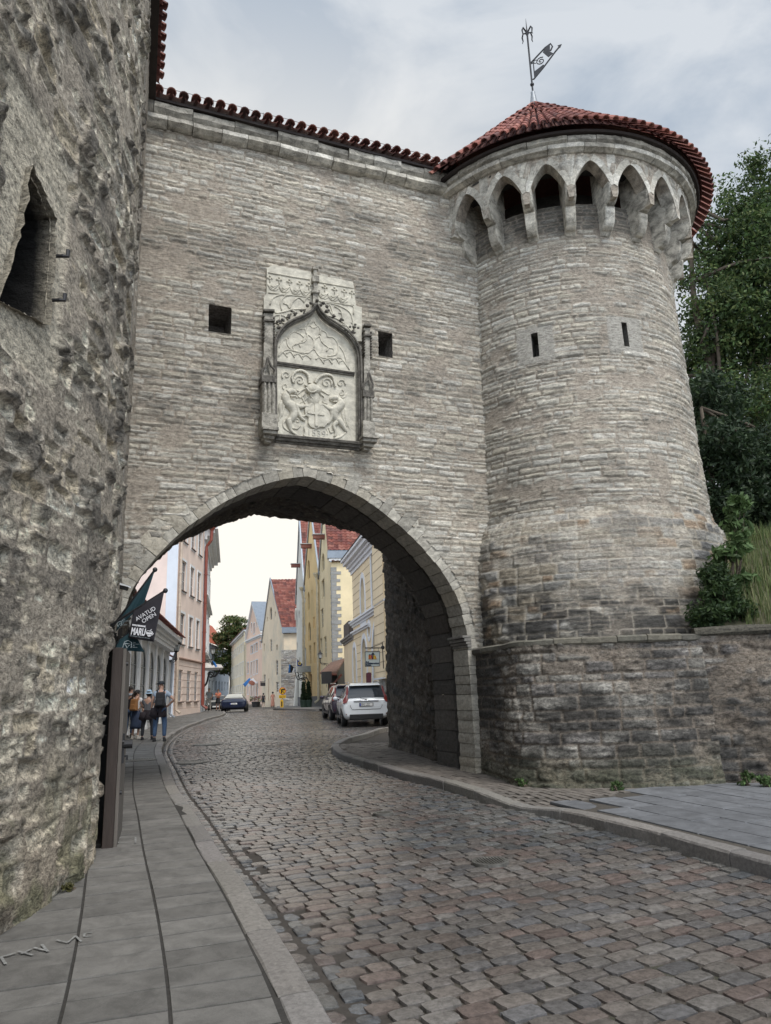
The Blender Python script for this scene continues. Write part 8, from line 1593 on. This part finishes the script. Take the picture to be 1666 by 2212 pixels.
        mb = MB(); [mb.tube(catmull([(s_*.09, -.14, 1.42), (s_*.11, -.04, 1.50), (s_*.12, .11, 1.40), (s_*.14, .10, 1.22), (s_*.15, -.10, 1.06)], 4), .018, 6) for s_ in (-1, 1)]; mb.build('shoulder_straps', BGM, bo)
    if extra: extra(t)
    return t
def jacket_tied(col):
    def f(t): mb = MB(); mb.lathe((0, 0, 0), [(.165, 1.05), (.18, .98), (.19, .85), (.195, .72), (.17, .70)], 18, a0=math.radians(170), a1=math.radians(375), sy=.82); mb.tube([(-.16, .02, 1.02), (-.05, .14, 1.0), (.05, .14, 1.0), (.16, .02, 1.02)], .035, 6); mb.prism([(-.26, -.10, .98), (-.05, -.16, 1.0), (-.10, -.17, .62), (-.30, -.12, .74)], (0, -.03, 0)); mb.build('tied_jacket', M('tied jacket', col, .85, .2, 6), t, smooth=True)
    return f
def hood(t): mb = MB(); mb.lathe((0, 0, 0), [(.07, 1.50), (.11, 1.46), (.13, 1.43), (.10, 1.42)], 14, sy=1.1); mb.build('hood', M('grey hood', (.30, .33, .37), .85, .1), t, smooth=True)
z6b = lambda x, y: ((480+x/7.573)*K, (2720+y/7.573)*K)
person('person in a dark jacket with grey hood and jeans, leftmost of the group', *z6b(245, 1650), 1.76, -.15, (.022, .018, .022), (.05, .085, .15), (.04, .035, .03), True, armL='pocket', armR='pocket', look=-1.1, extra=hood)
person('person in a white T-shirt, dark skirt and black cap carrying a tan backpack', *z6b(450, 1690), 1.60, -.25, (.60, .60, .62), (.02, .03, .06), (.62, .58, .52), True, sleeves='short', armL='fwd', armR='down', bag=1, bagcol=(.24, .11, .035), headgear=('cap', (.02, .02, .022)), skirt=((.022, .035, .07), .36), look=-1.0, long_hair=True)
person('person in a pale blue bucket hat, grey top and dark trousers between the two backpacks', *z6b(800, 1720), 1.58, .1, (.11, .11, .12), (.02, .022, .028), (.015, .015, .018), True, sleeves='short', armL='fwd', armR='fwd', headgear=('bucket', (.30, .42, .55)), look=.2, extra=jacket_tied((.018, .012, .016)), stance=.17)
person('tall person in light blue shirt, jeans and black cap, hand on hip', *z6b(1170, 1765), 1.84, .2, (.32, .39, .48), (.045, .085, .16), (.02, .02, .022), False, sleeves='short', armL='down', armR='akimbo', bag=1, bagcol=(.010, .010, .013), headgear=('cap', (.012, .016, .022)), look=.9, extra=jacket_tied((.010, .010, .014)), stance=.14)
z7 = lambda x, y: ((780+x/4.165)*K, (2640+y/4.165)*K)
person('person in a checked shirt and beige trousers facing the viewer by the red drainpipe', *z7(215, 805), 1.80, math.pi-.1, (.36, .38, .38), (.55, .50, .43), (.5, .47, .42), True, sleeves='short', armL='pocket', armR='pocket', Yd=60, haircol=(.2, .18, .16))
person('person in an orange top and black shorts with arms folded, standing before the dark car', *z7(367, 805), 1.68, math.pi, (.75, .24, .14), (.02, .02, .022), (.05, .05, .05), True, sleeves='short', armL='fold', armR='fold', Yd=61, skirt=((.02, .02, .022), .62), haircol=(.12, .07, .04))
person('person in black with a dark bag walking away by the grey gabled house', *z7(1122, 768), 1.66, .3, (.03, .03, .035), (.03, .03, .035), (.5, .4, .35), True, sleeves='short', Yd=92, dz=.0, bag=1, bagcol=(.02, .02, .025), skirt=((.03, .03, .035), .62), headgear=('bucket', (.02, .02, .02)))
person('person in a long patterned orange dress and black hat near the yellow traffic sign', *z7(1277, 772), 1.68, math.pi, (.55, .25, .17), (.5, .2, .14), (.1, .06, .05), True, sleeves='short', Yd=84, dz=.0, skirt=((.50, .24, .17), .12), headgear=('bucket', (.02, .018, .018)))
for o in list(bpy.data.objects):
    if '_inv' in o: del o['_inv']
